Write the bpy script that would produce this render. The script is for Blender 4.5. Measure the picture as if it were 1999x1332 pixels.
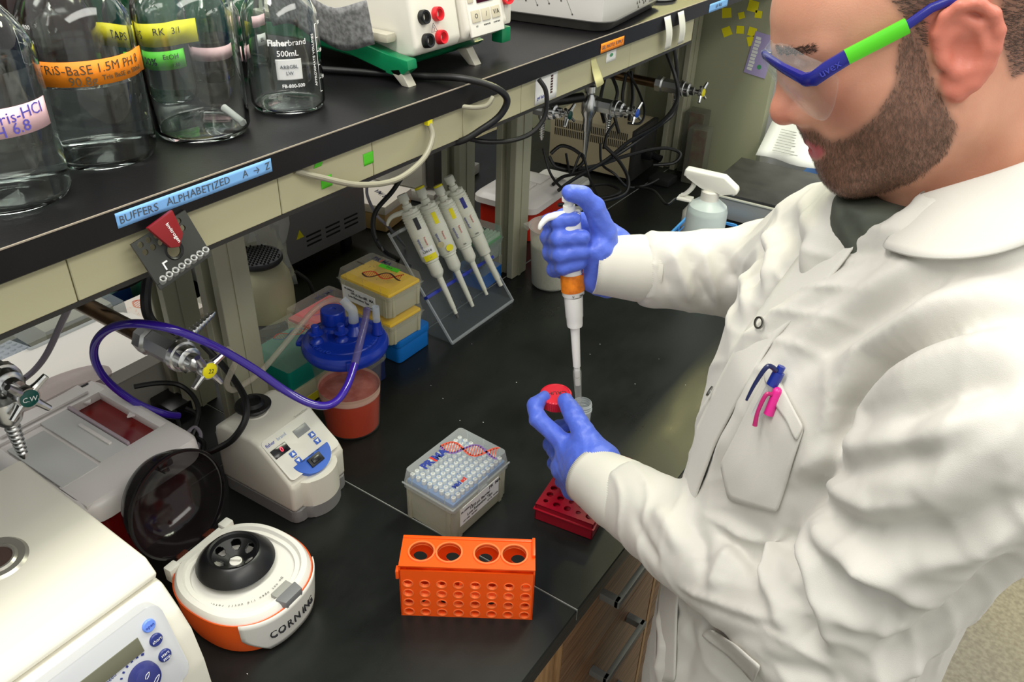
import bpy, bmesh, math, random
import numpy as np
from mathutils import Vector, Matrix, Euler, noise
from mathutils.bvhtree import BVHTree
random.seed(7)
for o in list(bpy.data.objects): bpy.data.objects.remove(o, do_unlink=True)
S = bpy.context.scene; COL = S.collection
# ---------------------------------------------------------------- camera (bench top is z = 0, floor z = -0.92, metres)
FPX = 1595.87
CM = ((0.8250577, 0.32782072, -0.46023186), (0.564204, -0.4334394, 0.70271198), (0.03088093, -0.83944259, -0.54257028))
CAMZ = 0.87
cam = bpy.data.cameras.new('camera'); camo = bpy.data.objects.new('camera', cam); COL.objects.link(camo)
cam.sensor_width = 36; cam.lens = FPX / 1999 * 36; cam.clip_start = 0.02; cam.clip_end = 60
m = Matrix.Identity(4)
for i in range(3):
    m[i][0] = CM[i][0]; m[i][1] = -CM[i][1]; m[i][2] = -CM[i][2]
m[2][3] = CAMZ; camo.matrix_world = m
S.camera = camo
S.view_settings.view_transform = 'Standard'; S.view_settings.look = 'None'
S.view_settings.gamma = 1; S.view_settings.use_curve_mapping = False
S.view_settings.exposure = 0.62
# ---------------------------------------------------------------- world + lights
w = bpy.data.worlds.new('world'); S.world = w; w.use_nodes = True
w.node_tree.nodes['Background'].inputs[0].default_value = (0.80, 0.82, 0.80, 1)
w.node_tree.nodes['Background'].inputs[1].default_value = 0.50
def area(name, loc, sx, sy, power, col=(1, 0.97, 0.90), rot=(0, 0, 0)):
    l = bpy.data.lights.new(name, 'AREA'); l.shape = 'RECTANGLE'; l.size = sx; l.size_y = sy; l.energy = power; l.color = col
    o = bpy.data.objects.new(name, l); COL.objects.link(o); o.location = loc; o.rotation_euler = rot; return o
area('ceiling_lamp_aisle', (0.75, 0.3, 1.83), 0.5, 2.4, 17.5)
area('ceiling_lamp_bench', (-0.55, 0.1, 1.83), 0.3, 1.2, 14)
area('ceiling_lamp_far', (-0.35, 1.9, 1.83), 0.3, 1.2, 16, (0.97, 1.0, 0.76))
area('added_glow_lamp', (-1.44, 3.60, 1.80), 0.50, 0.40, 34, (1.0, 0.93, 0.38))  # added yellow lamp out of view, placed to reflect as a glow on the worktop
area('ceiling_lamp_opposite', (-2.0, 0.8, 1.83), 0.4, 2.4, 16)
# ---------------------------------------------------------------- materials
def lin(h):
    if isinstance(h, tuple): return h + (1,) if len(h) == 3 else h
    h = h.lstrip('#'); c = [int(h[i:i+2], 16) / 255 for i in (0, 2, 4)]
    return tuple(((x / 12.92) if x <= 0.04045 else ((x + 0.055) / 1.055) ** 2.4) for x in c) + (1,)
MATS = {}
def mat(name, col, rough=0.5, metal=0.0, spec=0.5, coat=0.0, noise_amt=0.0, noise_scale=20.0, bump=0.0, bump_scale=200.0,
        emit=0.0, sss=0.0, col2=None, sheen=0.0, stretch=None):
    if name in MATS: return MATS[name]
    m = bpy.data.materials.new(name); m.use_nodes = True; nt = m.node_tree; b = nt.nodes['Principled BSDF']
    b.inputs['Base Color'].default_value = lin(col); b.inputs['Roughness'].default_value = rough
    b.inputs['Metallic'].default_value = metal; b.inputs['Specular IOR Level'].default_value = spec
    b.inputs['Coat Weight'].default_value = coat; b.inputs['Coat Roughness'].default_value = 0.08
    if sheen: b.inputs['Sheen Weight'].default_value = sheen
    if sss:
        b.inputs['Subsurface Weight'].default_value = sss; b.inputs['Subsurface Radius'].default_value = (0.012, 0.004, 0.002)
        b.inputs['Subsurface Scale'].default_value = 0.6
    if emit:
        b.inputs['Emission Color'].default_value = lin(col); b.inputs['Emission Strength'].default_value = emit
    tc = nt.nodes.new('ShaderNodeTexCoord'); src = tc.outputs['Object']
    if stretch:
        mp = nt.nodes.new('ShaderNodeMapping'); mp.inputs['Scale'].default_value = stretch
        nt.links.new(src, mp.inputs[0]); src = mp.outputs[0]
    if noise_amt or col2:
        n = nt.nodes.new('ShaderNodeTexNoise'); n.inputs['Scale'].default_value = noise_scale; n.inputs['Detail'].default_value = 6
        nt.links.new(src, n.inputs['Vector'])
        r = nt.nodes.new('ShaderNodeValToRGB'); c = lin(col)
        d = lin(col2) if col2 else tuple(x * (1 - noise_amt) for x in c[:3]) + (1,)
        r.color_ramp.elements[0].position = 0.35; r.color_ramp.elements[0].color = d
        r.color_ramp.elements[1].position = 0.65; r.color_ramp.elements[1].color = c
        nt.links.new(n.outputs['Fac'], r.inputs[0]); nt.links.new(r.outputs[0], b.inputs['Base Color'])
    if bump:
        n = nt.nodes.new('ShaderNodeTexNoise'); n.inputs['Scale'].default_value = bump_scale; n.inputs['Detail'].default_value = 3
        nt.links.new(src, n.inputs['Vector'])
        bp = nt.nodes.new('ShaderNodeBump'); bp.inputs['Strength'].default_value = bump; bp.inputs['Distance'].default_value = 0.001
        nt.links.new(n.outputs['Fac'], bp.inputs['Height']); nt.links.new(bp.outputs[0], b.inputs['Normal'])
    MATS[name] = m; return m
def clear(name, col, opac=0.25, rough=0.2, edge=0.5, spec=0.6):
    """milky or clear plastic: part of the light goes straight through, more of it is held back at grazing angles"""
    if name in MATS: return MATS[name]
    m = bpy.data.materials.new(name); m.use_nodes = True; nt = m.node_tree; b = nt.nodes['Principled BSDF']; out = nt.nodes['Material Output']
    b.inputs['Base Color'].default_value = lin(col); b.inputs['Roughness'].default_value = rough; b.inputs['Specular IOR Level'].default_value = spec
    t = nt.nodes.new('ShaderNodeBsdfTransparent'); t.inputs[0].default_value = tuple(0.6 + 0.4 * x for x in lin(col)[:3]) + (1,)
    lw = nt.nodes.new('ShaderNodeLayerWeight'); lw.inputs[0].default_value = 0.35
    mr = nt.nodes.new('ShaderNodeMapRange'); mr.inputs[3].default_value = opac * .55; mr.inputs[4].default_value = min(1, opac * .55 + edge * .7)
    mx = nt.nodes.new('ShaderNodeMixShader')
    nt.links.new(lw.outputs['Facing'], mr.inputs[0]); nt.links.new(mr.outputs[0], mx.inputs[0])
    nt.links.new(t.outputs[0], mx.inputs[1]); nt.links.new(b.outputs[0], mx.inputs[2]); nt.links.new(mx.outputs[0], out.inputs[0])
    MATS[name] = m; return m
def glass(name, col='#ffffff', rough=0.0, ior=1.45):
    if name in MATS: return MATS[name]
    m = bpy.data.materials.new(name); m.use_nodes = True; b = m.node_tree.nodes['Principled BSDF']
    b.inputs['Base Color'].default_value = lin(col); b.inputs['Roughness'].default_value = rough
    b.inputs['IOR'].default_value = ior; b.inputs['Transmission Weight'].default_value = 1.0
    MATS[name] = m; return m
def link_mat_node(m): return m.node_tree, m.node_tree.nodes['Principled BSDF']
# ---------------------------------------------------------------- object helpers
def tag(o, label=None, cat=None, group=None, kind=None):
    if label: o['label'] = label
    if cat: o['category'] = cat
    if group: o['group'] = group
    if kind: o['kind'] = kind
    return o
def thing(name, label, cat, loc=(0, 0, 0), rz=0.0, group=None, rot=None):
    o = bpy.data.objects.new(name, None); COL.objects.link(o); o.location = loc
    o.rotation_euler = rot if rot else (0, 0, math.radians(rz)); o.empty_display_size = 0.03
    o['_m'] = 0; del o['_m']
    return tag(o, label, cat, group)
def copy_tree(o, parent=None, label=None):
    c = o.copy(); COL.objects.link(c); c.parent = parent
    for ch in list(o.children): copy_tree(ch, c)
    if label: c['label'] = label
    return c
class G:
    """mesh builder"""
    def __init__(s): s.bm = bmesh.new(); s.mi = 0
    def _merge(s, b2, mtx=None):
        if mtx is not None: b2.transform(mtx)
        mp = {v: s.bm.verts.new(v.co) for v in b2.verts}
        for f in b2.faces:
            try:
                nf = s.bm.faces.new([mp[v] for v in f.verts]); nf.material_index = s.mi
            except ValueError: pass
        b2.free(); return s
    def box(s, lo, hi, bev=0.0, seg=2, mtx=None, taper=None, dome=None):
        b = bmesh.new(); bmesh.ops.create_cube(b, size=1)
        lo = Vector(lo); hi = Vector(hi); c = (lo + hi) / 2; d = hi - lo
        for v in b.verts:
            k = v.co.copy()
            if taper and k.z < 0: k.x *= taper; k.y *= taper
            v.co = Vector((c.x + k.x * d.x, c.y + k.y * d.y, c.z + k.z * d.z))
        if bev: bmesh.ops.bevel(b, geom=list(b.edges), offset=min(bev, min(d) * 0.49), segments=seg, profile=0.6, affect='EDGES')
        return s._merge(b, mtx)
    def prism(s, pts, z0, z1, bev=0.0, seg=2, mtx=None, axis='z'):
        b = bmesh.new()
        v0 = [b.verts.new((p[0], p[1], z0)) for p in pts]; v1 = [b.verts.new((p[0], p[1], z1)) for p in pts]
        b.faces.new(v0[::-1]); b.faces.new(v1); n = len(pts)
        for i in range(n): b.faces.new((v0[i], v0[(i + 1) % n], v1[(i + 1) % n], v1[i]))
        if bev: bmesh.ops.bevel(b, geom=list(b.edges), offset=bev, segments=seg, profile=0.6, affect='EDGES')
        bmesh.ops.recalc_face_normals(b, faces=b.faces)
        if axis == 'x': b.transform(Matrix(((0, 0, 1, 0), (1, 0, 0, 0), (0, 1, 0, 0), (0, 0, 0, 1))))   # (u,v,w)->(w,u,v)
        if axis == 'y': b.transform(Matrix(((1, 0, 0, 0), (0, 0, -1, 0), (0, 1, 0, 0), (0, 0, 0, 1))))  # (u,v,w)->(u,-w,v)
        return s._merge(b, mtx)
    def lathe(s, prof, seg=32, mtx=None, close=False, sx=1.0, sy=1.0):
        b = bmesh.new(); rings = []
        for r, z in prof:
            if r < 1e-6: rings.append([b.verts.new((0, 0, z))])
            else: rings.append([b.verts.new((r * sx * math.cos(2 * math.pi * i / seg), r * sy * math.sin(2 * math.pi * i / seg), z)) for i in range(seg)])
        pairs = list(zip(rings, rings[1:])) + ([(rings[-1], rings[0])] if close else [])
        for a, c in pairs:
            for i in range(seg):
                j = (i + 1) % seg
                if len(a) == 1 and len(c) == 1: continue
                if len(a) == 1: b.faces.new((a[0], c[j], c[i]))
                elif len(c) == 1: b.faces.new((a[i], a[j], c[0]))
                else: b.faces.new((a[i], a[j], c[j], c[i]))
        bmesh.ops.recalc_face_normals(b, faces=b.faces)
        return s._merge(b, mtx)
    def cyl(s, a, b_, r, r2=None, seg=20):
        a = Vector(a); b_ = Vector(b_); d = b_ - a; q = d.to_track_quat('Z', 'Y').to_matrix().to_4x4()
        r2 = r if r2 is None else r2
        return s.lathe([(0, 0), (r, 0), (r2, d.length), (0, d.length)], seg, Matrix.Translation(a) @ q)
    def tube(s, pts, r, seg=10, smooth=True, caps=True, sub=8):
        P = [Vector(p) for p in pts]; R = r if isinstance(r, (list, tuple)) else [r] * len(P)
        if smooth and len(P) > 2:
            Q, QR = [], []
            for i in range(len(P) - 1):
                p0, p1, p2, p3 = P[max(i-1, 0)], P[i], P[i+1], P[min(i+2, len(P)-1)]
                for k in range(sub):
                    t = k / sub
                    Q.append(0.5 * ((2*p1) + (p2-p0)*t + (2*p0-5*p1+4*p2-p3)*t*t + (3*p1-p0-3*p2+p3)*t**3))
                    QR.append(R[i] * (1-t) + R[i+1] * t)
            Q.append(P[-1]); QR.append(R[-1]); P, R = Q, QR
        b = bmesh.new(); rings = []
        T = (P[1] - P[0]).normalized(); up = Vector((0, 0, 1)) if abs(T.z) < 0.9 else Vector((1, 0, 0))
        N = (up - T * up.dot(T)).normalized()
        for i, p in enumerate(P):
            T2 = (P[min(i+1, len(P)-1)] - P[max(i-1, 0)])
            if T2.length > 1e-9: T = T2.normalized()
            N = (N - T * N.dot(T)).normalized(); B = T.cross(N)
            rings.append([b.verts.new(p + R[i] * (math.cos(2*math.pi*k/seg) * N + math.sin(2*math.pi*k/seg) * B)) for k in range(seg)])
        for a, c in zip(rings, rings[1:]):
            for i in range(seg): b.faces.new((a[i], a[(i+1) % seg], c[(i+1) % seg], c[i]))
        if caps: b.faces.new(rings[0][::-1]); b.faces.new(rings[-1])
        bmesh.ops.recalc_face_normals(b, faces=b.faces)
        return s._merge(b)
    def sphere(s, c, r, sx=1, sy=1, sz=1, seg=16, mtx=None):
        b = bmesh.new(); bmesh.ops.create_uvsphere(b, u_segments=seg, v_segments=seg // 2 + 2, radius=r)
        for v in b.verts: v.co = Vector((v.co.x * sx, v.co.y * sy, v.co.z * sz)) + Vector(c)
        return s._merge(b, mtx)
    def face(s, pts):
        s.bm.faces.new([s.bm.verts.new(p) for p in pts]).material_index = s.mi; return s
    def grid(s, rows):
        V = [[s.bm.verts.new(p) for p in r] for r in rows]
        for a, c in zip(V, V[1:]):
            for i in range(len(a) - 1): s.bm.faces.new((a[i], a[i+1], c[i+1], c[i])).material_index = s.mi
        return s
    def build(s, name, mats, parent=None, ang=35, label=None, loc=None, kind=None, sub=0, weld=0, solid=0):
        if weld: bmesh.ops.remove_doubles(s.bm, verts=s.bm.verts, dist=weld)
        me = bpy.data.meshes.new(name); s.bm.to_mesh(me); s.bm.free()
        for mm in (mats if isinstance(mats, (list, tuple)) else [mats]): me.materials.append(mm)
        for p in me.polygons: p.use_smooth = True
        if ang < 180: me.set_sharp_from_angle(angle=math.radians(ang))
        o = bpy.data.objects.new(name, me); COL.objects.link(o); o.parent = parent
        if loc: o.location = loc
        if label: o['label'] = label
        if kind: o['kind'] = kind
        if sub: md = o.modifiers.new('s', 'SUBSURF'); md.levels = sub; md.render_levels = sub
        if solid: md = o.modifiers.new('t', 'SOLIDIFY'); md.thickness = solid; md.offset = 0
        return o
def frame(o, x, y=None, z=None):
    """matrix with origin o, x axis along x, z axis along z (or y along y)"""
    x = Vector(x).normalized()
    if z is not None: z = Vector(z); z = (z - x * z.dot(x)).normalized(); y = z.cross(x)
    else: y = Vector(y); y = (y - x * y.dot(x)).normalized(); z = x.cross(y)
    M_ = Matrix.Identity(4)
    for i in range(3): M_[i][0] = x[i]; M_[i][1] = y[i]; M_[i][2] = z[i]; M_[i][3] = o[i]
    return M_
def text(name, s, size, mtx, m, parent=None, align='CENTER', extrude=0.0001, bold=0.0, shear=0.0, jitter=0.0, wrap=None, spacing=1.0, label=None, sx=1.0):
    cu = bpy.data.curves.new(name, 'FONT'); cu.body = s; cu.size = size; cu.align_x = align; cu.align_y = 'CENTER'
    cu.extrude = extrude; cu.offset = bold; cu.shear = shear; cu.resolution_u = 2; cu.space_character = spacing
    o = bpy.data.objects.new('t', cu); COL.objects.link(o)
    dg = bpy.context.evaluated_depsgraph_get(); me = bpy.data.meshes.new_from_object(o.evaluated_get(dg))
    bpy.data.objects.remove(o, do_unlink=True); bpy.data.curves.remove(cu)
    for v in me.vertices:
        v.co.x *= sx
        if jitter:
            v.co.y += jitter * size * math.sin(v.co.x / size * 2.1 + len(s)); v.co.x += jitter * size * math.sin(v.co.x / size * 5.3) * 0.5
        if wrap:      # bend around a vertical cylinder of radius wrap: x -> arc, y -> z
            a = v.co.x / wrap; r = wrap + v.co.z; v.co = Vector((r * math.sin(a), -r * math.cos(a), v.co.y))
    me.transform(mtx if mtx is not None else Matrix.Identity(4)); me.materials.clear(); me.materials.append(m)
    ob = bpy.data.objects.new(name, me); COL.objects.link(ob); ob.parent = parent
    if label: ob['label'] = label
    return ob
def ray(px, py):
    d = Vector(((px - 999.5) / FPX, (py - 666) / FPX, 1.0)); c = Matrix(CM); return c @ d
def at(px, py, z=0.0):
    d = ray(px, py); t = (z - CAMZ) / d.z; return Vector((d.x * t, d.y * t, z))
def dp(px, py, d): return ray(px, py) * d + Vector((0, 0, CAMZ))
def atx_(px, py, x):
    d = ray(px, py); t = x / d.x; return Vector((x, d.y * t, CAMZ + d.z * t))
def rrect(w, d, r, n=5, cx=0, cy=0):
    P = []
    for sx, sy, a0 in ((1, 1, 0), (-1, 1, 90), (-1, -1, 180), (1, -1, 270)):
        for k in range(n + 1):
            a = math.radians(a0 + 90 * k / n); P.append((cx + sx * (w/2 - r) + r * math.cos(a), cy + sy * (d/2 - r) + r * math.sin(a)))
    return P
# common materials
WHITE = mat('white_plastic', '#e9e6dc', 0.35); INK = mat('black_ink', '#26262b', 0.6); BLACKP = mat('black_plastic', '#101012', 0.38)
RUBBER = mat('black_rubber', '#0c0c0d', 0.45); STEEL = mat('chrome', '#d8dadd', 0.13, 1.0); BLUEINK = mat('blue_ink', '#2c3a9a', 0.5)
GREYP = mat('grey_plastic', '#77787a', 0.45); REDINK = mat('red_ink', '#c8362a', 0.5); WINK = mat('white_ink', '#f4f4f2', 0.5)
YTAPE = mat('yellow_tape', '#f2e40c', 0.6); GTAPE = mat('green_tape', '#56cf22', 0.6); OTAPE = mat('orange_tape', '#f98d14', 0.6)
BTAPE = mat('blue_tape', '#7fb6f0', 0.6); PTAPE = mat('pink_tape', '#eec4cb', 0.6); PAPER = mat('paper', '#eeeeea', 0.7)
FROST = clear('frosted_plastic', '#d9dad2', 0.30, 0.35, 0.45)
# ================================================================ room
def struct(o): o['kind'] = 'structure'; return o
FLOORM = mat('floor_vinyl', '#a59c8a', 0.55, col2='#8c8373', noise_scale=90)
OLIVE = mat('olive_paint', '#9c9a84', 0.45); OLIVE2 = mat('olive_panel_paint', '#94957a', 0.5)
CREAM = mat('cream_paint', '#b6b18f', 0.45, bump=0.05, bump_scale=300)
BLUEW = mat('blue_wall', '#4a6c9c', 0.8); WALLM = mat('pale_wall', '#cfccc0', 0.8); CEILM = mat('ceiling_tile', '#e4e2da', 0.9)
struct(G().box((-3.6, -2.5, -0.97), (3.0, 5.5, -0.92)).build('floor', FLOORM))
struct(G().box((-3.6, 5.5, -0.97), (3.0, 5.6, 1.91)).build('wall_back', BLUEW))
struct(G().box((-3.7, -2.6, -0.97), (-3.6, 5.6, 1.91)).build('wall_left', mat('dark_wall', '#3a3836', 0.8)))
# bench: epoxy resin slabs, each a part
BL = mat('epoxy_resin', '#131514', 0.34, col2='#1a1d1b', noise_scale=7, bump=0.06, bump_scale=500, spec=0.36)
nt, b = link_mat_node(BL)
n = nt.nodes.new('ShaderNodeTexNoise'); n.inputs['Scale'].default_value = 5.5; n.inputs['Detail'].default_value = 8; n.inputs['Roughness'].default_value = 0.65
r = nt.nodes.new('ShaderNodeMapRange'); r.inputs[1].default_value = 0.3; r.inputs[2].default_value = 0.7; r.inputs[3].default_value = 0.24; r.inputs[4].default_value = 0.42
nt.links.new(n.outputs['Fac'], r.inputs[0]); nt.links.new(r.outputs[0], b.inputs['Roughness'])
bench = thing('laboratory_bench', 'long island bench with a black epoxy top over wooden drawers', 'bench', (0, 0, 0))
def slab(x0, x1, y0, y1): return G().box((x0 + .0006, y0 + .0006, -0.032), (x1 - .0006, y1 - .0006, 0), 0.0015, 1).build('worktop_slab', BL, bench)
for (x0, x1, y0, y1) in ((-0.899, -0.304, -0.6, 0.645), (-0.899, -0.304, 0.645, 2.24), (-1.5, -0.899, -0.6, 0.645), (-1.5, -0.899, 0.645, 2.24)): slab(x0, x1, y0, y1)
GRT = mat('seam_filler', '#8a8d88', 0.6)
G().box((-1.5, 0.6445, -0.02), (-0.305, 0.6455, 0.0002)).box((-0.8995, -0.6, -0.02), (-0.8985, 2.24, 0.0002)).build('seam', GRT, bench)
WOOD = mat('brown_wood', '#8d6a4c', 0.5, col2='#5f452f', noise_scale=6, stretch=(1, 14, 14) if False else (18, 1.6, 30))
WOOD2 = mat('light_wood', '#b08a5e', 0.5, col2='#946f48', noise_scale=8, stretch=(18, 18, 1.5))
G().box((-1.46, -0.6, -0.92), (-0.362, 2.24, -0.034)).build('carcass', mat('carcass_wood', '#3a2a1e', 0.6), bench)
# cabinet fronts on the aisle side
HM = mat('handle_steel', '#7d7e7c', 0.5, 0.3)
for cy, lab in ((0.655, 'wooden drawer cabinet with square grey handles right beside the lab coat hem'), (1.01, 'wooden drawer cabinet hidden behind the lab coat')):
    cab = thing('drawer_cabinet', lab, 'cabinet', (-0.3615, cy, -0.92))
    G().box((0, 0.0005, 0), (0.030, 0.012, 0.884), 0.001).build('end_stile', WOOD2, cab)
    zt = 0.882
    for k, hh in enumerate((0.215, 0.19, 0.20, 0.26)):
        f = G().box((0.0, 0.0125, zt - hh + 0.004), (0.030, 0.352, zt), 0.002).build('drawer_front', WOOD, cab)
        zc = zt - (0.075 if k == 0 else 0.045)
        G().box((0.0302, 0.115, zc - 0.007), (0.062, 0.127, zc + 0.007), .001).box((0.0302, 0.243, zc - 0.007), (0.062, 0.255, zc + 0.007), .001).box((0.055, 0.115, zc - 0.007), (0.064, 0.255, zc + 0.007), .001).build('handle', HM, f)
        zt -= hh
cb2 = thing('open_cabinet', 'open wooden cabinet frame under the near end of the worktop', 'cabinet', (-0.3615, -0.3, -0.92))
for a, b_ in (((0, 0, 0), (0.03, 0.045, 0.883)), ((0, 0.90, 0), (0.03, 0.945, 0.883)), ((0, 0.0455, 0.84), (0.03, 0.8995, 0.883)), ((0, 0.0455, 0), (0.03, 0.8995, 0.06))):
    G().box(a, b_, 0.002).build('face_frame', WOOD2, cb2)
# ---------------------------------------------------------------- reagent shelf
SH = thing('reagent_shelf', 'black topped reagent shelf on olive posts above the bench', 'shelf', (0, 0, 0))
SHM = mat('shelf_laminate', '#161416', 0.36, col2='#111012', noise_scale=14, spec=.28, bump=0.08, bump_scale=400)
ZS = 0.564; XS = -0.663
G().box((-1.27, -0.5, ZS - 0.029), (XS, 2.24, ZS), 0.001, 1).build('shelf_board', SHM, SH)
G().box((XS - .0012, -0.5, ZS - 0.001), (XS + .0003, 2.24, ZS + 0.0002)).build('worn_edge', mat('chipboard_edge', '#9a8f80', 0.8), SH)
ya = (-0.5, 0.313, 0.554, 0.703, 0.884, 1.028, 1.381, 1.66)
for y0, y1 in zip(ya, ya[1:]):
    G().box((-0.684, y0 + .0006, 0.488), (-0.673, y1 - .0006, ZS - 0.0292), 0.0008, 1).build('front_rail', CREAM, SH)
G().box((-0.80, -0.5, 0.482), (-0.675, 1.66, 0.488)).build('under_channel', mat('dark_channel', '#2a2826', 0.5), SH)
def post(x, y, z0=0.0):
    g = G()
    for a, b_ in (((-.025, -.028), (-.010, .028)), ((.010, -.028), (.025, .028))): g.box((a[0], a[1], z0), (b_[0], b_[1], 0.535), 0.001, 1)
    g.box((-.010, -.012, z0), (.010, .024, 0.535)); g.box((-.028, -.006, z0), (-.024, .006, 0.535)); g.box((.0245, -.004, z0), (.027, .004, 0.535))
    return g.build('post', OLIVE, SH, loc=(x, y, 0.0005))
for px_, yy in ((-0.925, 0.640), (-0.905, 1.362), (-0.905, 2.205)):
    post(px_, yy); post(px_ - .145, yy)
t = thing('bench_crumbs', 'tiny pale crumbs and specks scattered on the black worktop', 'crumbs', (-0.55, 0.8, 0.0004))
rnd_ = random.Random(12); g = G()
for k in range(28):
    x_, y_ = rnd_.uniform(-.30, .24), rnd_.uniform(-.5, .9); s_ = rnd_.uniform(.0004, .0011); g.box((x_, y_, 0), (x_ + s_ * rnd_.uniform(1, 3), y_ + s_, s_ * .6))
g.build('crumb', PAPER, t, kind='stuff')
# end panel (closing the bench) with paper, sticky notes
EP = G().box((-1.52, 2.25, -0.92), (-0.668, 2.29, 0.72), 0.002).build('wall_end_panel', OLIVE2); struct(EP)
# light side panel right of it
struct(G().box((-0.80, 2.40, -0.92), (-0.25, 2.44, 0.75)).build('wall_side', mat('lilac_grey', '#b9b8c2', 0.7)))
# ================================================================ things on the near bench
# ---------------- white bench centrifuge, lower left
CW = mat('warm_white_paint', '#e8e4d6', 0.32); CG = mat('cool_grey_panel', '#c9cbcf', 0.4); NAVY = mat('navy_button', '#24307a', 0.35); SKYB = mat('sky_button', '#6f93f0', 0.35)
t = thing('bench_centrifuge', 'white bench centrifuge with navy buttons in the lower left corner', 'centrifuge', (-0.72, 0.17, 0))
G().prism([(-.14, .010), (.150, .010), (.152, .05), (.150, .09), (.141, .135), (.132, .16), (.110, .187), (-.14, .197)], -.115, .115, 0.007, 3, axis='y').build('body', CW, t)
G().prism([(-.138, .199), (.103, .189), (.106, .197), (.092, .2125), (-.138, .2265)], -.114, .114, 0.004, 3, axis='y').build('lid', CW, t)
for fx in (-.12, .12):
    for fy in (-.10, .08): G().box((fx, fy, 0.0005), (fx + .02, fy + .02, .010)).build('foot', RUBBER, t)
vp = Matrix.Translation((-.0195, .021, .2192)) @ Euler((0, math.radians(3.3), 0)).to_matrix().to_4x4()
g = G().lathe([(.030, .0), (.027, .0025), (.020, .0012), (.0175, .0030), (.0155, .0030), (.0150, 0)], 40, vp); g.build('porthole_rim', mat('satin_ring', '#bdb9ae', 0.25, 0.6), t)
G().lathe([(0, .0015), (.0152, .0015)], 32, vp).build('porthole_glass', mat('smoked_glass', '#54443f', 0.08), t)
pn = Vector((.105, 0, .035)).normalized(); po = Vector((.139, .03, .146))
PM = frame(po, (0, 1, 0), z=pn)          # local x -> +y, local y -> up the slope
g = G(); g.prism(rrect(.148, .098, .014, 6, -.0085, -.004), -.012, .0032, 0.0015, 2, PM); g.build('control_panel', CG, t)
def on_panel(y, z): return ((y - .03), (z - .146) / .947)
lp = mat('lcd_glass', '#6a6a58', 0.25)
a0 = on_panel(.0, .1625)
G().box((-.10, .006, .002), (.0335, .0235, .0042), .0006, mtx=PM).build('display', lp, t)
for s_, (yy, zz), mm, tm in (('open', (.0775, .171), SKYB, BLUEINK), ('short', (.0775, .1535), NAVY, WINK), ('start\nstop', (.0783, .1332), NAVY, WINK)):
    u, v = on_panel(yy, zz); bt = G().lathe([(0, .0058), (.0058, .0056), (.0068, .0045), (.007, .002)], 28, PM @ Matrix.Translation((u, v, 0))).build('button', mm, t)
    text('lettering', s_, .0048, PM @ Matrix.Translation((u, v, .0060)), tm, bt)
u, v = on_panel(.0515, .132)
kn = G().lathe([(0, .016), (.010, .016), (.0135, .0145), (.0150, .010), (.0155, .003)], 36, PM @ Matrix.Translation((u, v - .002, 0))).build('speed_knob', mat('navy_knob', '#2b3072', 0.4), t)
ZK = PM @ Matrix.Translation((u, v - .002, .0163))
G().tube([ZK @ Vector(p) for p in ((-.003, .004, 0), (-.001, .007, 0), (.003, .008, 0), (.001, .0045, 0), (-.002, .003, 0))], .0003, 4).tube([ZK @ Vector(p) for p in ((.002, -.006, 0), (.006, -.003, 0), (.010, -.002, 0), (.007, -.006, 0), (.003, -.008, 0))], .0003, 4).build('scratches', WINK, kn)
for k in range(8):
    a = math.radians(172 - k * 15); r_ = .0225
    G().box((-.0006 - k * .00010, -.0012, .0030), (.0006 + k * .00014, .0012, .0036), mtx=PM @ Matrix.Translation((u + r_ * math.cos(a), v - .002 + r_ * math.sin(a), 0)) @ Euler((0, 0, a - math.pi / 2)).to_matrix().to_4x4()).build('speed_mark', NAVY, t)
text('lettering', 'speed', .0058, PM @ Matrix.Translation((u - .0265, v + .0195, .0034)) @ Euler((0, 0, .15)).to_matrix().to_4x4(), NAVY, t)
# ---------------- small orange and white mini centrifuge with open smoky lid
MW = mat('mini_white', '#e4e2da', 0.3); MO = mat('mini_orange', '#ef5f1c', 0.38); SMK = clear('smoky_plastic', '#2a2224', 0.55, 0.10, 0.5, 1.0)
t = thing('mini_centrifuge', 'small white and orange mini centrifuge with its smoky lid open', 'centrifuge', (-0.655, 0.405, 0), 4)
def mo(th, r):    # outline: round body, flat back at the hinge, slightly squared front
    c, s_ = math.cos(th), math.sin(th); e = 2.35
    k = (abs(c) ** e + abs(s_) ** e) ** (-1 / e); return Vector((.082 * k * c * r, .076 * k * s_ * r, 0))
def ring(r, z, n=72, back=-.076):
    P = []
    for i in range(n):
        p = mo(2 * math.pi * i / n, r); p.x = max(p.x, back * r - .0); p.z = z + (0.0); P.append(p)
    return P
def shell(rows, name, m_, par, close_top=False):
    g = G(); rows = [r + [r[0]] for r in rows]; g.grid(rows)
    bmesh.ops.remove_doubles(g.bm, verts=g.bm.verts, dist=1e-6); bmesh.ops.recalc_face_normals(g.bm, faces=g.bm.faces)
    return g.build(name, m_, par, ang=40)
orng = shell([ring(.86, .001), ring(.92, .004), ring(.985, .025), ring(1.0, .045), ring(1.015, .0595), ring(1.005, .0605), ring(.99, .058)], 'orange_shell', MO, t)
shell([ring(.995, .059), ring(.975, .064), ring(.94, .0675), ring(.86, .0685), ring(.845, .0665), ring(.83, .0640), ring(.76, .0640), ring(.745, .0600), ring(.70, .0600), ring(.64, .0585), ring(.01, .0580)], 'white_top', MW, t)
g = G(); rows = []
for j in range(9):
    z = .004 + .056 * j / 8; row = []
    w_ = 52 if j > 3 else 30 + j * 6
    for i in range(25):
        th = math.radians(-w_ + 2 * w_ * i / 24); p = mo(th, .94 + .07 * (z / .06) ** .8); p.x += .0028; p.z = z + (.0012 if j == 8 else 0); row.append(p)
    rows.append(row)
g.grid(rows); g.build('front_cover', MW, t, solid=.0015)
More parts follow.
